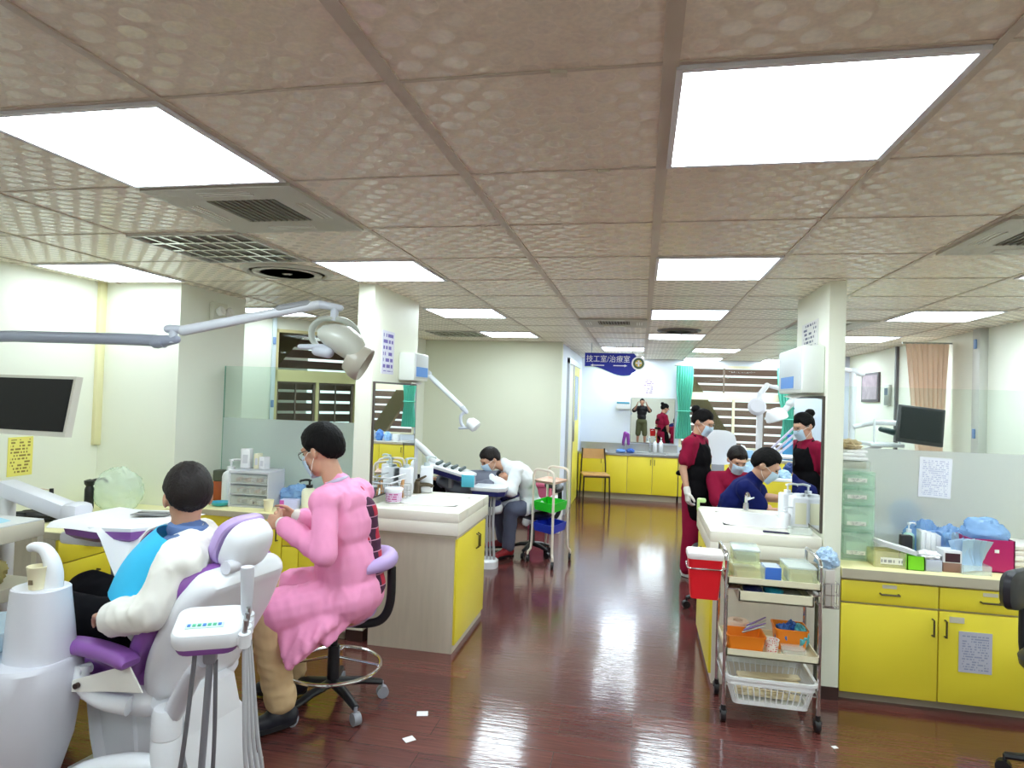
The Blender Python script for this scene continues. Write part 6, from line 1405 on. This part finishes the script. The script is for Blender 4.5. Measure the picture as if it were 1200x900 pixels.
o = MB().lathe([(.03, 0), (.05, .008), (.064, .028), (.061, .028), (.048, .012), (.001, .006)], n=28).build('small_dish', TEALP); at(o, 'teal round dish in front of the white pump jug', 'dish', (-2.80, 3.935, Z1))
o = cup(MB(), .024, .034, .075).build('paper_cup', MATS['paper_cup_cream']); at(o, 'cream paper cup before the drawer organizer on the left counter', 'cup', (-2.395, 3.87, Z1))
o = crumple(3, (.13, .07, .07), .4).build('plastic_bag', BLUEB); at(o, 'blue plastic bag heap right of the drawer organizer', 'bag', (-2.36, 4.16, Z1))
o = crumple(9, (.11, .06, .05), .45, 2.6).build('plastic_bag', BLUEW); at(o, 'pale blue and white bag heap behind the cream pump bottle', 'bag', (-2.13, 4.17, Z1))
o = MB().bx(-.06, .06, -.03, .03, 0, .075, .003).use(1).bx(-.0605, -.03, -.0305, .0305, .005, .07); o = o.build('tissue_box', [mat('lilac_box', (206, 206, 236), .5), mat('pink_box_side', (206, 92, 176), .5)]); at(o, 'lilac and pink box between the paper cup and the cream pump bottle', 'box', (-2.285, 3.95, Z1), R_(8))
pump_bottle('cream pump bottle with black collar near the reaching hand', (-2.17, 3.99, Z1), .05, .215, CREAMP, BLACK, R_(60))
o = MB().lathe([(.036, 0), (.044, .09), (.046, .094), (.03, .098), (.001, .098)], n=24).build('cotton_jar', mat('ivory_jar', (240, 238, 214), .45)); at(o, 'ivory lidded jar next to the pink sleeve on the left counter', 'jar', (-2.04, 4.02, Z1))
o = MB().bx(-.06, .06, -.04, .04, 0, .01, .003).build('paper_pad', PAPER); at(o, 'flat white paper pad at the counter edge below the lilac box', 'paper', (-2.24, 3.86, Z1), R_(5))
# left run
o = crumple(5, (.15, .12, .145), .12, 3.0).build('plastic_bag', clear_plastic('green_tint_bag', (244, 252, 246), .35, .15)); at(o, 'big clear greenish plastic bag on the left wall worktop', 'bag', (-3.30, 3.60, Z1))
t = thing('spray_bottle', 'black handled bottle left of the big clear plastic bag', 'bottle', (-3.445, 3.52, Z1)); MB().lathe([(.024, 0), (.028, .01), (.027, .13), (.02, .15), (.03, .165), (.032, .185), (.001, .195)], n=20).build('bottle_body', BLACK, t); MB().tube([(.0, 0, .18), (.05, .03, .195), (.09, .03, .19), (.10, .03, .17)], .008, 8, smooth=3).build('trigger', BLACK, t)
t = thing('dropper_bottle', 'clear bottle with dark cap and thin tube before the left wall', 'bottle', (-3.50, 3.30, Z1)); MB().lathe([(.022, 0), (.024, .005), (.024, .09), (.012, .11), (.012, .12)], n=18).build('bottle_body', CLEARC, t); MB().cyl((0, 0, .118), (0, 0, .16), .013, .011).build('bottle_cap', BLACK, t); MB().tube([(0, 0, .15), (-.06, -.05, .16), (-.14, -.08, .12), (-.16, -.1, .02)], .003, 6, smooth=5).build('thin_tube', mat('pinkish_tube', (214, 190, 170), .4), t)
o = MB().grid(lambda u, v: V((-.10 + .2 * u, -.06 + .12 * v, .02 + .03 * abs(math.sin(5 * u + 2 * v)))), 14, 8, .003).build('cloth', mat('ivory_cloth', (234, 232, 214), .8)); at(o, 'crumpled ivory cloth on the left wall worktop beside the dropper bottle', 'cloth', (-3.42, 3.36, Z1 - .01), .3)
o = crumple(21, (.14, .06, .035), .25).build('pouch', mat('black_pouch', (28, 28, 32), .5)); at(o, 'black pouch lying on the left wall worktop behind the side cart', 'pouch', (-3.42, 3.12, Z1), .4)
# side cart load
o = MB().grid(lambda u, v: V((-.11 + .22 * u, -.13 + .26 * v, .006 + .012 * math.sin(3 * u + 1) * v)), 10, 10, .002).build('cloth', mat('pale_blue_cloth', (176, 220, 234), .8)); at(o, 'pale blue cloth on top of the cream side cart', 'cloth', (-2.93, 2.34, .9415))
o = MB().box((0, 0, .006), (.06, .17, .012), 0, .003).build('instrument_case', mat('teal_case', (52, 150, 160), .45)); at(o, 'teal flat case lying on the pale blue cloth', 'case', (-2.92, 2.36, .965), R_(-20))
for k, (x, y, c, lb) in enumerate(((-2.86, 2.20, (206, 184, 84), 'yellow bag of parts at the front of the side cart shelf'), (-2.90, 2.40, (190, 176, 110), 'dull yellow bag in the middle of the side cart shelf'), (-3.07, 2.30, (222, 206, 190), 'beige bag at the rear of the side cart shelf'))):
    o = crumple(30 + k, (.085, .08, .055 + .01 * k), .3, 2.5).build('parts_bag', clear_plastic('bag_film_%d' % k, c, .75, .25)); at(o, lb, 'bag', (x, y, .661))
o = MB().box((0, 0, .05), (.26, .30, .10), 0, .006).build('wooden_box', mat('orange_wood', (206, 138, 70), .5, var=.15, vscale=9)); at(o, 'orange wooden box on the lower shelf of the side cart', 'box', (-2.95, 2.32, .241))
# --- left island (top .863)
Z2 = .8635
t = thing('faucet', 'dark bronze faucet on the left sink island', 'faucet', (-1.575, 4.46, Z2)); BRZ = mat('dark_bronze', (96, 84, 66), .3, metal=.7)
MB().rings([[V((rx * math.cos(a), ry * math.sin(a), z)) for a in [2 * PI * i / 20 for i in range(20)]] for z, rx, ry in ((0, .03, .026), (.03, .026, .022), (.07, .026, .022), (.085, .02, .018))]).tube([(0, 0, .055), (.05, 0, .065), (.10, -.0, .062), (.115, 0, .05)], [.018, .015, .013, .012], 10, smooth=3).build('spout', BRZ, t); MB().cap((-.005, 0, .09), (.06, 0, .125), .012, .007).build('lever', BRZ, t)
for x, y, rz, lb in ((-1.62, 4.345, 190, 'white pump bottle nearest the left fin mirror on the sink island'), (-1.53, 4.525, 200, 'white pump bottle further back on the left sink island')):
    pump_bottle(lb, (x, y, Z2), .047, .27, WPL, clear_plastic('frost_pump', (220, 232, 232), .8, .3), R_(rz), .85)
t = thing('tub', 'white tub with a pink and purple label at the left island front', 'tub', (-1.585, 4.03, Z2)); MB().lathe([(.045, 0), (.05, .004), (.054, .075), (.06, .077), (.061, .092), (.056, .097), (.001, .098)], n=30).build('tub_body', WPL, t); MB().lathe([(.0506, .008), (.0512, .009), (.0546, .066), (.0541, .067)], n=30).use(0).build('tub_label', printed_mat('pink_tub_label', (214, 190, 214), (176, 60, 130), 4, 'Z', 3, .62), t)
t = thing('wire_basket', 'small wire basket with wooden tools beside the left fin mirror', 'basket', (-1.60, 4.20, Z2)); m = MB()
for z in (.01, .05, .095): m.tube([(x, y, z) for x, y in rpoly(-.06, .06, -.055, .055, .02)], .0022, 6, loop=True)
for x, y in rpoly(-.06, .06, -.055, .055, .02, 4): m.cyl((x, y, .01), (x, y, .095), .0018, n=6)
m.build('wire_frame', STEEL, t)
for k, (x, y, r) in enumerate(((-.02, .01, .4), (.02, -.01, -.25), (.0, .02, .1))): o = MB().cap((0, 0, .008), (.05 * math.sin(r), .01, .115), .008, .006).build('wooden_spatula', mat('light_wood', (214, 160, 106), .5)); at(o, ('leftmost', 'rightmost', 'middle')[k] + ' wooden spatula standing in the wire basket', 'spatula', (-1.60 + x, 4.20 + y, Z2 + .004))
t = thing('towel_rail', 'white wire rack fixed over the left island beside the mirror', 'rack', (-1.64, 4.3, 1.0)); MB().tube([(-1.674, 4.02, 1.02), (-1.62, 4.03, 1.02), (-1.61, 4.06, 1.02), (-1.61, 4.30, 1.02), (-1.62, 4.33, 1.02), (-1.674, 4.34, 1.02)], .004, 8, smooth=3).tube([(-1.674, 4.02, .985), (-1.62, 4.03, .985), (-1.61, 4.06, .985), (-1.61, 4.30, .985), (-1.62, 4.33, .985), (-1.674, 4.34, .985)], .004, 8, smooth=3).cyl((-1.612, 4.18, 1.02), (-1.612, 4.18, .985), .003, n=6).build('rail', WPL, t, True)
# --- right island
pump_bottle('tall white pump bottle beside the right fin mirror', (.925, 4.36, Z2), .045, .235, WPL, None, R_(190), .9)
t = thing('cream_canister', 'square white canister with cream panel in front of the tall pump bottle', 'canister', (.945, 4.15, Z2)); MB().box((0, 0, .09), (.10, .11, .18), 0, .012, None, 3).cyl((0, 0, .18), (0, 0, .195), .035, .03, 18).build('canister_body', WPL, t); MB().box((0, -.056, .085), (.062, .004, .125), 0, .001).build('cream_panel', mat('cream_panel', (240, 236, 206), .5), t)
pump_bottle('short white pump bottle left of the square canister', (.855, 4.08, Z2), .033, .125, WPL, None, R_(200))
o = MB().cap((-.065, 0, .006), (.065, 0, .006), .006, .005).build('pen', mat('dark_navy_pen', (24, 22, 60), .35)); at(o, 'dark navy pen on the right sink island front edge', 'pen', (.765, 3.865, Z2 + .001), R_(-6))
o = open_box(MB(), .11, .08, .035, .003).build('clear_box', CLEARC); at(o, 'low clear box beside the navy pen on the right sink island', 'box', (.90, 3.91, Z2), .05)
t = thing('faucet', 'chrome faucet at the back of the right sink island', 'faucet', (.72, 4.64, Z2)); MB().cyl((0, 0, 0), (0, 0, .05), .02, .016).tube([(0, 0, .05), (0, -.01, .10), (0, -.06, .12), (0, -.13, .10)], .011, 10, smooth=4).build('spout', CHROME, t); MB().cap((0, 0, .07), (.05, .01, .085), .008, .006).build('lever', CHROME, t)
o = MB().box((0, 0, .012), (.24, .16, .024), 0, .006).build('green_tray', mat('lime_green_plastic', (170, 206, 50), .4)); 
t = thing('worktable', 'small side table with a lime green mat before the reaching hands', 'table', (1.22, 5.12, 0)); MB().bx(-.22, .22, -.25, .25, .72, .75, .006).build('tabletop', WPL, t)
for sx in (.02, .19):
    for sy in (-.22, .22): MB().cyl((sx, sy, 0), (sx, sy, .73), .014, n=10).build('leg', STEEL, t)
at(o, 'lime green mat on the small table under the reaching hands', 'mat', (1.14, 5.12, .7505), .1)
# --- supply trolley load
def lid_box(label, loc, x, y, h, m, lid, rz=0.0, fill=None):
    t = thing('storage_box', label, 'box', loc, rz); open_box(MB(), x, y, h, .003).build('box_body', m, t); MB().bx(-x / 2 - .004, x / 2 + .004, -y / 2 - .004, y / 2 + .004, h, h + .010, .003).build('box_lid', lid, t)
    if fill: MB().box((0, 0, h * .4), (x * .8, y * .75, h * .6), .06, .008).build('box_contents', fill, t)
    return t
LIDG = clear_plastic('pale_lid', (244, 250, 250), .4, .15)
lid_box('lower clear greenish lidded box at the left of the trolley top', (.545, 3.50, .697), .15, .21, .075, YELC, YELC, .06, mat('tan_contents', (206, 190, 140), .6))
lid_box('upper clear lidded box stacked at the left of the trolley top', (.545, 3.52, .783), .125, .17, .06, YELC, LIDG, -.04, mat('grey_contents', (150, 160, 150), .6))
lid_box('clear lidded box at the right of the trolley top', (.80, 3.50, .697), .13, .19, .085, YELC, LIDG, .03, mat('tan_contents2', (196, 186, 150), .6))
o = MB().bx(-.042, .042, -.05, .05, 0, .068, .003).use(1).bx(-.036, .036, -.0505, .0505, .0675, .0685); o = o.build('blue_carton', [mat('mid_blue_carton', (52, 104, 196), .5), mat('carton_top', (190, 200, 206), .5)]); at(o, 'blue carton between the clear boxes on the trolley top', 'carton', (.675, 3.52, .697), .02)
o = MB().bx(-.06, .06, -.035, .035, 0, .008, .002).build('card_slip', PAPER); at(o, 'white card lying before the blue carton on the trolley', 'card', (.685, 3.425, .697))
o = MB().bx(-.03, .03, -.03, .03, 0, .02, .003).build('label_block', mat('tan_block', (206, 150, 110), .5)); at(o, 'tan block at the front left of the trolley top', 'block', (.492, 3.412, .697))
for k, (x, c, lb, h) in enumerate(((.585, (44, 52, 110), 'dark navy packet in the sliding tray of the trolley', .05), (.685, (36, 156, 190), 'bright teal packet in the sliding tray of the trolley', .048), (.775, (150, 150, 140), 'grey packet in the sliding tray of the trolley', .03))):
    o = crumple(40 + k, (.045, .09, h * .5), .15, 3).build('packet', mat('packet_%d' % k, c, .5)); at(o, lb, 'packet', (x, 3.50, .622))
def basket(label, loc, x, y, h, m, rz=0.0, holes=True, k=.86):
    t = thing('basket', label, 'basket', loc, rz)
    R4 = lambda kk, z, b: [V((px * kk + 0, py * kk, z)) for px, py in rpoly(-x / 2 * 1.0, x / 2, -y / 2, y / 2, b)]
    MB().rings([R4(k, 0, .015), R4(1, h, .015), R4(1.06, h, .015), R4(1.06, h + .006, .015), R4(.97, h + .006, .015), R4(k - .03, .005, .015)]).build('basket_body', m, t)
    return t
basket('long orange basket at the left of the trolley middle shelf', (.545, 3.46, .343), .18, .14, .085, ORP, .03)
basket('orange basket full of blue packets at the right of the trolley middle shelf', (.785, 3.58, .343), .155, .15, .10, ORP, -.02)
for k in range(4): o = MB().cap((0, 0, 0), (.11, .03, .03), .0055, .0035).build('dental_scaler', mat('violet_steel', (150, 130, 190), .35, metal=.6) if k % 2 else STEEL); at(o, ('lowest', 'second', 'third', 'topmost')[k] + ' dental scaler lying across the long orange basket', 'scaler', (.535 + .01 * k, 3.44 + .018 * k, .438 + .006 * k), .1 * k)
o = cup(MB(), .026, .035, .075).build('paper_cup', printed_mat('printed_cup', (244, 236, 226), (220, 120, 110), 7, 'Z', 3, .4)); at(o, 'printed paper cup between the orange baskets on the trolley', 'cup', (.672, 3.435, .343))
o = MB().lathe([(.026, 0), (.052, .0), (.055, .004), (.055, .096), (.052, .10), (.026, .10), (.026, .0)], n=30).build('tissue_roll', mat('peach_roll', (240, 214, 190), .7)); at(o, 'peach tissue roll behind the long orange basket', 'roll', (.535, 3.61, .343))
for k, (x, y, z, c) in enumerate(((.75, 3.57, .375, (66, 120, 200)), (.80, 3.60, .378, (40, 92, 178)), (.835, 3.56, .38, (92, 186, 196)))): o = crumple(50 + k, (.035, .05, .055), .3, 2.5).build('packet', mat('blue_packet_%d' % k, c, .45)); at(o, ('left mid blue', 'middle dark blue', 'right teal')[k] + ' packet standing in the right orange basket', 'packet', (x, y, z - .02))
o = lid_box('small clear lidded box before the right orange basket', (.775, 3.445, .343), .10, .07, .035, CLEARC, CLEARC)
t = thing('wire_basket', 'white slotted plastic basket hanging low under the trolley', 'basket', (.665, 3.52, .10)); WB = mat('white_basket_plastic', (236, 238, 238), .4)
R4 = lambda kk, z: [V((px * kk, py * kk, z)) for px, py in rpoly(-.205, .205, -.15, .15, .03)]
MB().rings([R4(1.0, .125), R4(1.05, .125), R4(1.05, .14), R4(.98, .14), R4(.97, .125)], True, False).rings([R4(.84, 0), R4(.86, .0), R4(.86, .02), R4(.83, .02), R4(.82, .006)], True, True).rings([R4(.98, .10), R4(1.0, .10), R4(1.0, .125), R4(.98, .125)], True, False).build('basket_rim', WB, t)
m = MB(); b0, b1 = R4(.85, .01), R4(.99, .12); n_ = len(b0)
for i in range(n_):
    for j in range(12 if (b0[i] - b0[(i + 1) % n_]).length > .05 else 1):
        q = j / 12; m.cyl(b0[i].lerp(b0[(i + 1) % n_], q), b1[i].lerp(b1[(i + 1) % n_], q), .0032, n=5, cap=False)
m.build('basket_slats', WB, t)
t.name = 'plastic_basket'; PM['plastic_basket'] = PM['wire_basket.001'] if 'wire_basket.001' in PM else Matrix.Translation(V(t.location))
for k in range(4): o = MB().box((0, 0, .008), (.31, .055, .014), 0, .004).build('folded_paper', mat('cream_folded_paper', (232, 218, 184), .7, var=.05, vscale=10)); at(o, ('lowest', 'second', 'third', 'topmost')[k] + ' cream paper bundle in the white slotted basket', 'paper', (.66 + .008 * k, 3.46 + .035 * k, .125 + .017 * k), .05 * k - .05)
t = thing('wire_holder', 'wire holder with paper packets on the right side of the trolley', 'holder', (.95, 3.52, .60)); m = MB()
for z in (.60, .655, .71): m.tube([(.90, 3.46, z), (.985, 3.46, z), (.985, 3.60, z), (.90, 3.60, z)], .0022, 6)
for x, y in ((.92, 3.46), (.95, 3.46), (.985, 3.46), (.985, 3.50), (.985, 3.55), (.985, 3.60), (.94, 3.60)): m.cyl((x, y, .59), (x, y, .71), .0018, n=6)
m.bx(.90, .985, 3.46, 3.60, .588, .592).build('wire_frame', CHROME, t, True)
for k in range(6): o = MB().box((0, 0, .09), (.05, .008, .18), 0, .002).build('paper_packet', mat('white_packet', (234, 232, 232), .6) if k % 2 else mat('grey_packet', (206, 198, 190), .6)); at(o, 'flat paper packet standing in the wire holder on the trolley side', 'packet', (.945, 3.475 + .021 * k, .593), (.2, -.15, .1, -.2, .15, 0)[k], 'paper packets in the wire holder')
o = crumple(61, (.045, .05, .05), .4).build('plastic_bag', BLUEW); at(o, 'crumpled white plastic bag above the wire holder', 'bag', (.945, 3.53, .775))
# --- right counter (top .72)
Z3 = .7205
t = thing('drawer_tower', 'translucent green drawer tower beside the right fin wall', 'drawer tower', (1.225, 4.12, Z3)); 
fr = MB()
zs = (0, .165, .315, .41, .495)
for z in zs: fr.bx(-.085, .085, -.14, .14, z, z + .008)
fr.bx(-.085, -.079, -.14, .14, 0, .5).bx(.079, .085, -.14, .14, 0, .5).bx(-.085, .085, .134, .14, 0, .5).build('tower_case', GREENC, t)
for k in range(4):
    z0, z1 = zs[k] + .01, zs[k + 1] - .004; m = open_box(MB(), .154, .25, z1 - z0 - .006, .003); m.v = [p + V((0, -.014, z0)) for p in m.v]; d = m.build('drawer', GREENC, t)
    MB().box((-.01, -.141, z0 + .035), (.10, .002, .022), 0).build('label_slip', printed_mat('drawer_label', (226, 228, 220), (130, 130, 130), 3, 'Z', 4, .5), d)
    MB().box((0, -.02, z0 + (z1 - z0) * .35), (.12, .18, (z1 - z0) * .5), .05, .006).build('drawer_contents', mat('green_grey_contents', (190, 208, 190), .6, var=.3, vscale=20), d)
t = thing('tray_stack', 'clear tray of white folded cloths on top of the green drawer tower', 'tray', (1.215, 4.12, Z3 + .5035)); open_box(MB(), .15, .22, .055, .003).build('tray_body', CLEARC, t); MB().box((0, 0, .03), (.13, .18, .04), 0, .01).build('tray_contents', mat('olive_contents', (150, 146, 110), .6, var=.3, vscale=30), t)
o = MB().box((0, 0, .012), (.14, .2, .022), .06, .008).box((0, 0, .034), (.13, .19, .02), -.05, .008).box((.01, 0, .053), (.12, .17, .018), .1, .008).build('folded_cloth', PAPER); at(o, 'white folded cloth pile over the clear tray on the drawer tower', 'cloth', (1.21, 4.12, Z3 + .5595))
o = crumple(71, (.06, .07, .028), .4, 3).build('brown_bag', mat('tan_speckled', (196, 176, 140), .6, var=.3, vscale=40)); at(o, 'tan speckled bag on the very top of the drawer tower pile', 'bag', (1.20, 4.12, Z3 + .6235))
o = open_box(MB(), .16, .13, .085, .003).use(1).bx(-.05, .06, -.0665, -.0655, .02, .055); o = o.build('acrylic_bin', [clear_plastic('yellowish_acrylic', (250, 248, 226), .25, .1), printed_mat('bin_label', (236, 234, 226), (150, 150, 150), 3, 'Z', 4, .5)]); at(o, 'clear acrylic bin right of the green drawer tower', 'bin', (1.355, 3.93, Z3))
for k in range(4): o = MB().box((0, 0, 0), (.19, .13, .003), 0, 0).build('paper_sheet', PAPER); at(o, 'white paper sheet slanting over the acrylic bin', 'paper', (1.395 + .004 * k, 3.93 + .004 * k, Z3 + .098 + .0045 * k), .03 * k, 'paper sheets over the acrylic bin'); o.rotation_euler = (0, R_(14), .03 * k)
o = open_box(MB(), .085, .10, .075, .004).build('green_box', mat('bright_green_box', (126, 214, 40), .4)); at(o, 'bright green open box below the slanting papers', 'box', (1.475, 3.90, Z3))
t = thing('tissue_box', 'silver grey box with white tissue poking out beside the green box', 'box', (1.565, 3.91, Z3)); MB().bx(-.04, .04, -.055, .055, 0, .06, .003).build('box_body', mat('silver_grey_box', (182, 186, 204), .4), t); crm = crumple(75, (.055, .05, .022), .35, 3); crm.v = [p + V((-.01, 0, .058)) for p in crm.v]; crm.build('tissue', PAPER, t)
t = thing('card_box', 'brown and white box with a dark slot right of the tissue box', 'box', (1.66, 3.92, Z3)); MB().bx(-.045, .045, -.05, .05, 0, .05, .002).build('box_body', mat('brown_card', (140, 104, 92), .5), t); MB().bx(-.045, .045, -.05, .05, .05, .115, .002).build('box_upper', mat('white_card', (226, 226, 232), .5), t); MB().bx(-.036, .036, -.0515, -.050, .055, .102).build('dark_slot', mat('dark_maroon_card', (62, 30, 44), .5), t)
o = open_box(MB(), .14, .11, .05, .003).build('clear_box', CLEARC); at(o, 'low clear box with blue foil pouches before the magenta bin', 'box', (1.765, 3.90, Z3), .05)
for k in range(6): o = MB().grid(lambda u, v: V((-.035 + .07 * u, .012 * math.sin(4 * v), .005 + .17 * v)), 4, 10, .003).build('foil_pouch', BLUEW if k % 2 else mat('pale_blue_pouch', (176, 206, 232), .35)); at(o, 'pale blue foil pouch leaning out of the low clear box', 'pouch', (1.735 + .014 * k, 3.875 + .012 * k, Z3 + .005), .3 * (k % 3) - .3, 'foil pouches in the clear box'); o.rotation_euler = (R_(-8 + 4 * k), R_(-18 + 5 * k), o.rotation_euler[2])
t = thing('magenta_bin', 'magenta square bin with a blue bag on the right counter', 'bin', (1.885, 4.03, Z3)); open_box(MB(), .215, .17, .175, .006).build('bin_body', mat('magenta_plastic', (176, 16, 96), .4), t); MB().box((.02, -.0865, .115), (.022, .003, .018), 0, .001).build('white_sticker', WPL, t)
o = crumple(81, (.105, .075, .085), .2, 2.4).build('plastic_bag', BLUEB); at(o, 'blue plastic bag bulging out of the magenta bin', 'bag', (1.88, 4.03, Z3 + .125))
o = MB().bx(-.03, .03, -.02, .02, 0, .15, .004).build('black_box', BLACK); at(o, 'black upright box behind the slanting papers on the right counter', 'box', (1.50, 4.06, Z3))
pump_bottle('pale green pump bottle behind the black box on the right counter', (1.545, 4.14, Z3), .03, .215, mat('pale_green_bottle', (190, 226, 216), .35), None, R_(200))
for k in range(4): o = MB().box((0, 0, .09), (.022, .10, .18 - .012 * k), .0, .002).use(0).build('glove_box', [WPL, PAPER, WPL, mat('pale_grey_box', (214, 216, 222), .5)][k]); at(o, ('leftmost', 'second from left', 'third from left', 'rightmost')[k] + ' white carton in the upright row behind the tissue box', 'carton', (1.585 + .026 * k, 4.08, Z3), -.12)
for k, (x, y, r, s_, lb) in enumerate(((1.66, 4.26, (.09, .06, .11), 90, 'blue plastic bag behind the row of white cartons'), (1.79, 4.22, (.075, .06, .10), 92, 'blue plastic bag behind the foil pouches'), (1.80, 4.10, (.04, .04, .10), 95, 'white twisted bag between the pouches and the magenta bin'))): o = crumple(s_, r, .35, 2.4).build('plastic_bag', BLUEB if k < 2 else BLUEW); at(o, lb, 'bag', (x, y, Z3))
o = MB().ball((0, 0, .1), (.10, .07, .10)).cyl((0, 0, 0), (0, 0, .02), .05).build('blue_helmet', mat('bright_blue_cloth', (60, 150, 226), .6)); at(o, 'blurry bright blue bundle behind the frosted glass on the right', 'bundle', (1.70, 4.62, .80))
t = thing('side_table', 'white side table behind the right frosted glass', 'table', (1.70, 4.68, 0)); MB().bx(-.3, .3, -.2, .2, .77, .80, .005).build('tabletop', WPL, t)
for sx in (-.27, .27):
    for sy in (-.17, .17): MB().cyl((sx, sy, 0), (sx, sy, .78), .014, n=10).build('leg', STEEL, t)
for k in range(5): o = MB().bx(-.14, .14, -.10, .10, 0, .028, .008).build('folded_towel', mat('white_towel', (238, 236, 230), .8, bump=.1)); at(o, 'white folded towel in the stack right of the magenta bin', 'towel', (2.16 - .012 * k, 4.10, Z3 + .0295 * k), .04 * (k % 3), 'folded towels on the right counter')
o = MB().bx(-.09, .09, -.002, .0, 0, .245).build('timetable', printed_mat('timetable_print', (238, 238, 250), (200, 200, 226), 20, 'Z', 6, .6)); at(o, 'white printed timetable stuck on the right frosted glass', 'notice', (1.775, 4.395, 1.05), 0); o.rotation_euler = (0, R_(2), 0)
# --- back counters
t = thing('purple_gloves', 'purple rubber gloves hung over a stand at the back sink', 'gloves', (-.24, 10.62, .7355)); MB().cyl((0, 0, 0), (0, 0, .012), .05).cyl((0, 0, .01), (0, 0, .26), .006).tube([(0, 0, .26), (.05, 0, .26)], .006).build('glove_stand', STEEL, t)
m = MB()
m.cap((.0, 0, .31), (.04, 0, .29), .03, .028).cap((-.03, 0, .16), (.0, 0, .31), .022, .03).cap((.04, 0, .29), (.055, 0, .14), .028, .024).cap((-.03, 0, .16), (-.04, .01, .12), .012, .009).cap((-.02, 0, .16), (-.015, .01, .11), .012, .009)
m.build('rubber_glove', mat('purple_rubber', (132, 56, 156), .45), t)
for x, y, r, c, lb in ((-.30, 10.55, (.07, .05, .03), (110, 150, 220), 'blue cloth bundle left of the purple gloves'), (-.15, 10.6, (.06, .05, .035), (70, 110, 200), 'dark blue cloth bundle right of the purple gloves')): o = crumple(x * 99, r, .3).build('cloth', mat('cloth_%d' % c[0], c, .8)); at(o, lb, 'cloth', (x, y, .7355))
pump_bottle('left white pump bottle before the wide back mirror', (.24, 10.87, .7355), .035, .24, WPL, None, R_(90)); pump_bottle('right white pump bottle before the wide back mirror', (.34, 10.88, .7355), .035, .25, WPL, None, R_(90))
t = thing('water_bottle', 'blue tinted water jug on the counter under the right teal curtain', 'bottle', (2.26, 10.6, .7405)); MB().lathe([(.09, 0), (.10, .01), (.10, .22), (.085, .26), (.035, .31), (.033, .36)], n=28).build('bottle_body', clear_plastic('blue_bottle', (90, 170, 220), .6, .1), t); MB().cyl((0, 0, .355), (0, 0, .39), .038).build('bottle_cap', mat('blue_cap', (40, 100, 200), .4), t)
random.seed(5)
for k in range(9):
    x = .80 + .15 * k + random.uniform(-.03, .03); cc = [(236, 238, 244), (150, 190, 236), (90, 140, 214), (226, 230, 240), (200, 220, 240)][k % 5]
    if k % 3 == 0: o = MB().bx(-.05, .05, -.05, .05, 0, .12 + .05 * (k % 2), .006).build('supply_box', mat('supply_%d' % (k % 5), cc, .5))
    else: o = crumple(100 + k, (.06, .06, .06 + .02 * (k % 3)), .3).build('supply_bag', mat('supply_%d' % (k % 5), cc, .5))
    at(o, ('white box', 'blue bag', 'deep blue bag', 'white box', 'pale blue bag', 'white bag', 'blue box', 'deep blue bag', 'white bag')[k] + ' standing %s from the left on the stone worktop under the window' % ('first', 'second', 'third', 'fourth', 'fifth', 'sixth', 'seventh', 'eighth', 'last')[k], 'supplies', (x, 10.6, .7405))
t = thing('supply_table', 'white table heaped with blue and white packs behind the navy shirt', 'table', (1.55, 8.3, 0)); MB().bx(-.5, .5, -.22, .22, .68, .71, .006).build('tabletop', WPL, t)
for sx in (-.46, .46):
    for sy in (-.18, .18): MB().cyl((sx, sy, 0), (sx, sy, .69), .015, n=10).build('leg', STEEL, t)
MB().bx(-.46, .46, -.21, -.20, .2, .66).build('front_panel', YEL, t)
for k in range(10):
    cc = k % 4; o = crumple(130 + k, (.07, .06, .05 + .02 * (k % 3)), .35).build('soft_pack', [WPL, mat('pack_blue', (84, 142, 222), .5), mat('pack_pale', (180, 214, 240), .5), mat('pack_navy', (44, 70, 130), .5)][cc]); at(o, ('white', 'mid blue', 'pale blue', 'dark blue')[cc] + ' soft pack heaped on the white table behind the navy shirt', 'pack', (1.13 + .095 * k, 8.25 + .07 * (k % 2), .7105 + (.05 if k % 3 == 1 else 0)), 0, 'soft packs on the white table')
# --- floor scraps
for x, y, s_, rz, lb in ((-1.02, 3.08, .055, .3, 'square white paper scrap on the floor right of the stool'), (-1.0, 2.84, .05, .8, 'torn white paper scrap on the floor at the lower edge'), (.93, 3.28, .025, .4, 'tiny white scrap on the floor by the trolley wheel')):
    o = MB().bx(-s_ / 2, s_ / 2, -s_ / 2.4, s_ / 2.4, 0, .0015).build('paper_scrap', PAPER); at(o, lb, 'paper', (x, y, .0005), rz)
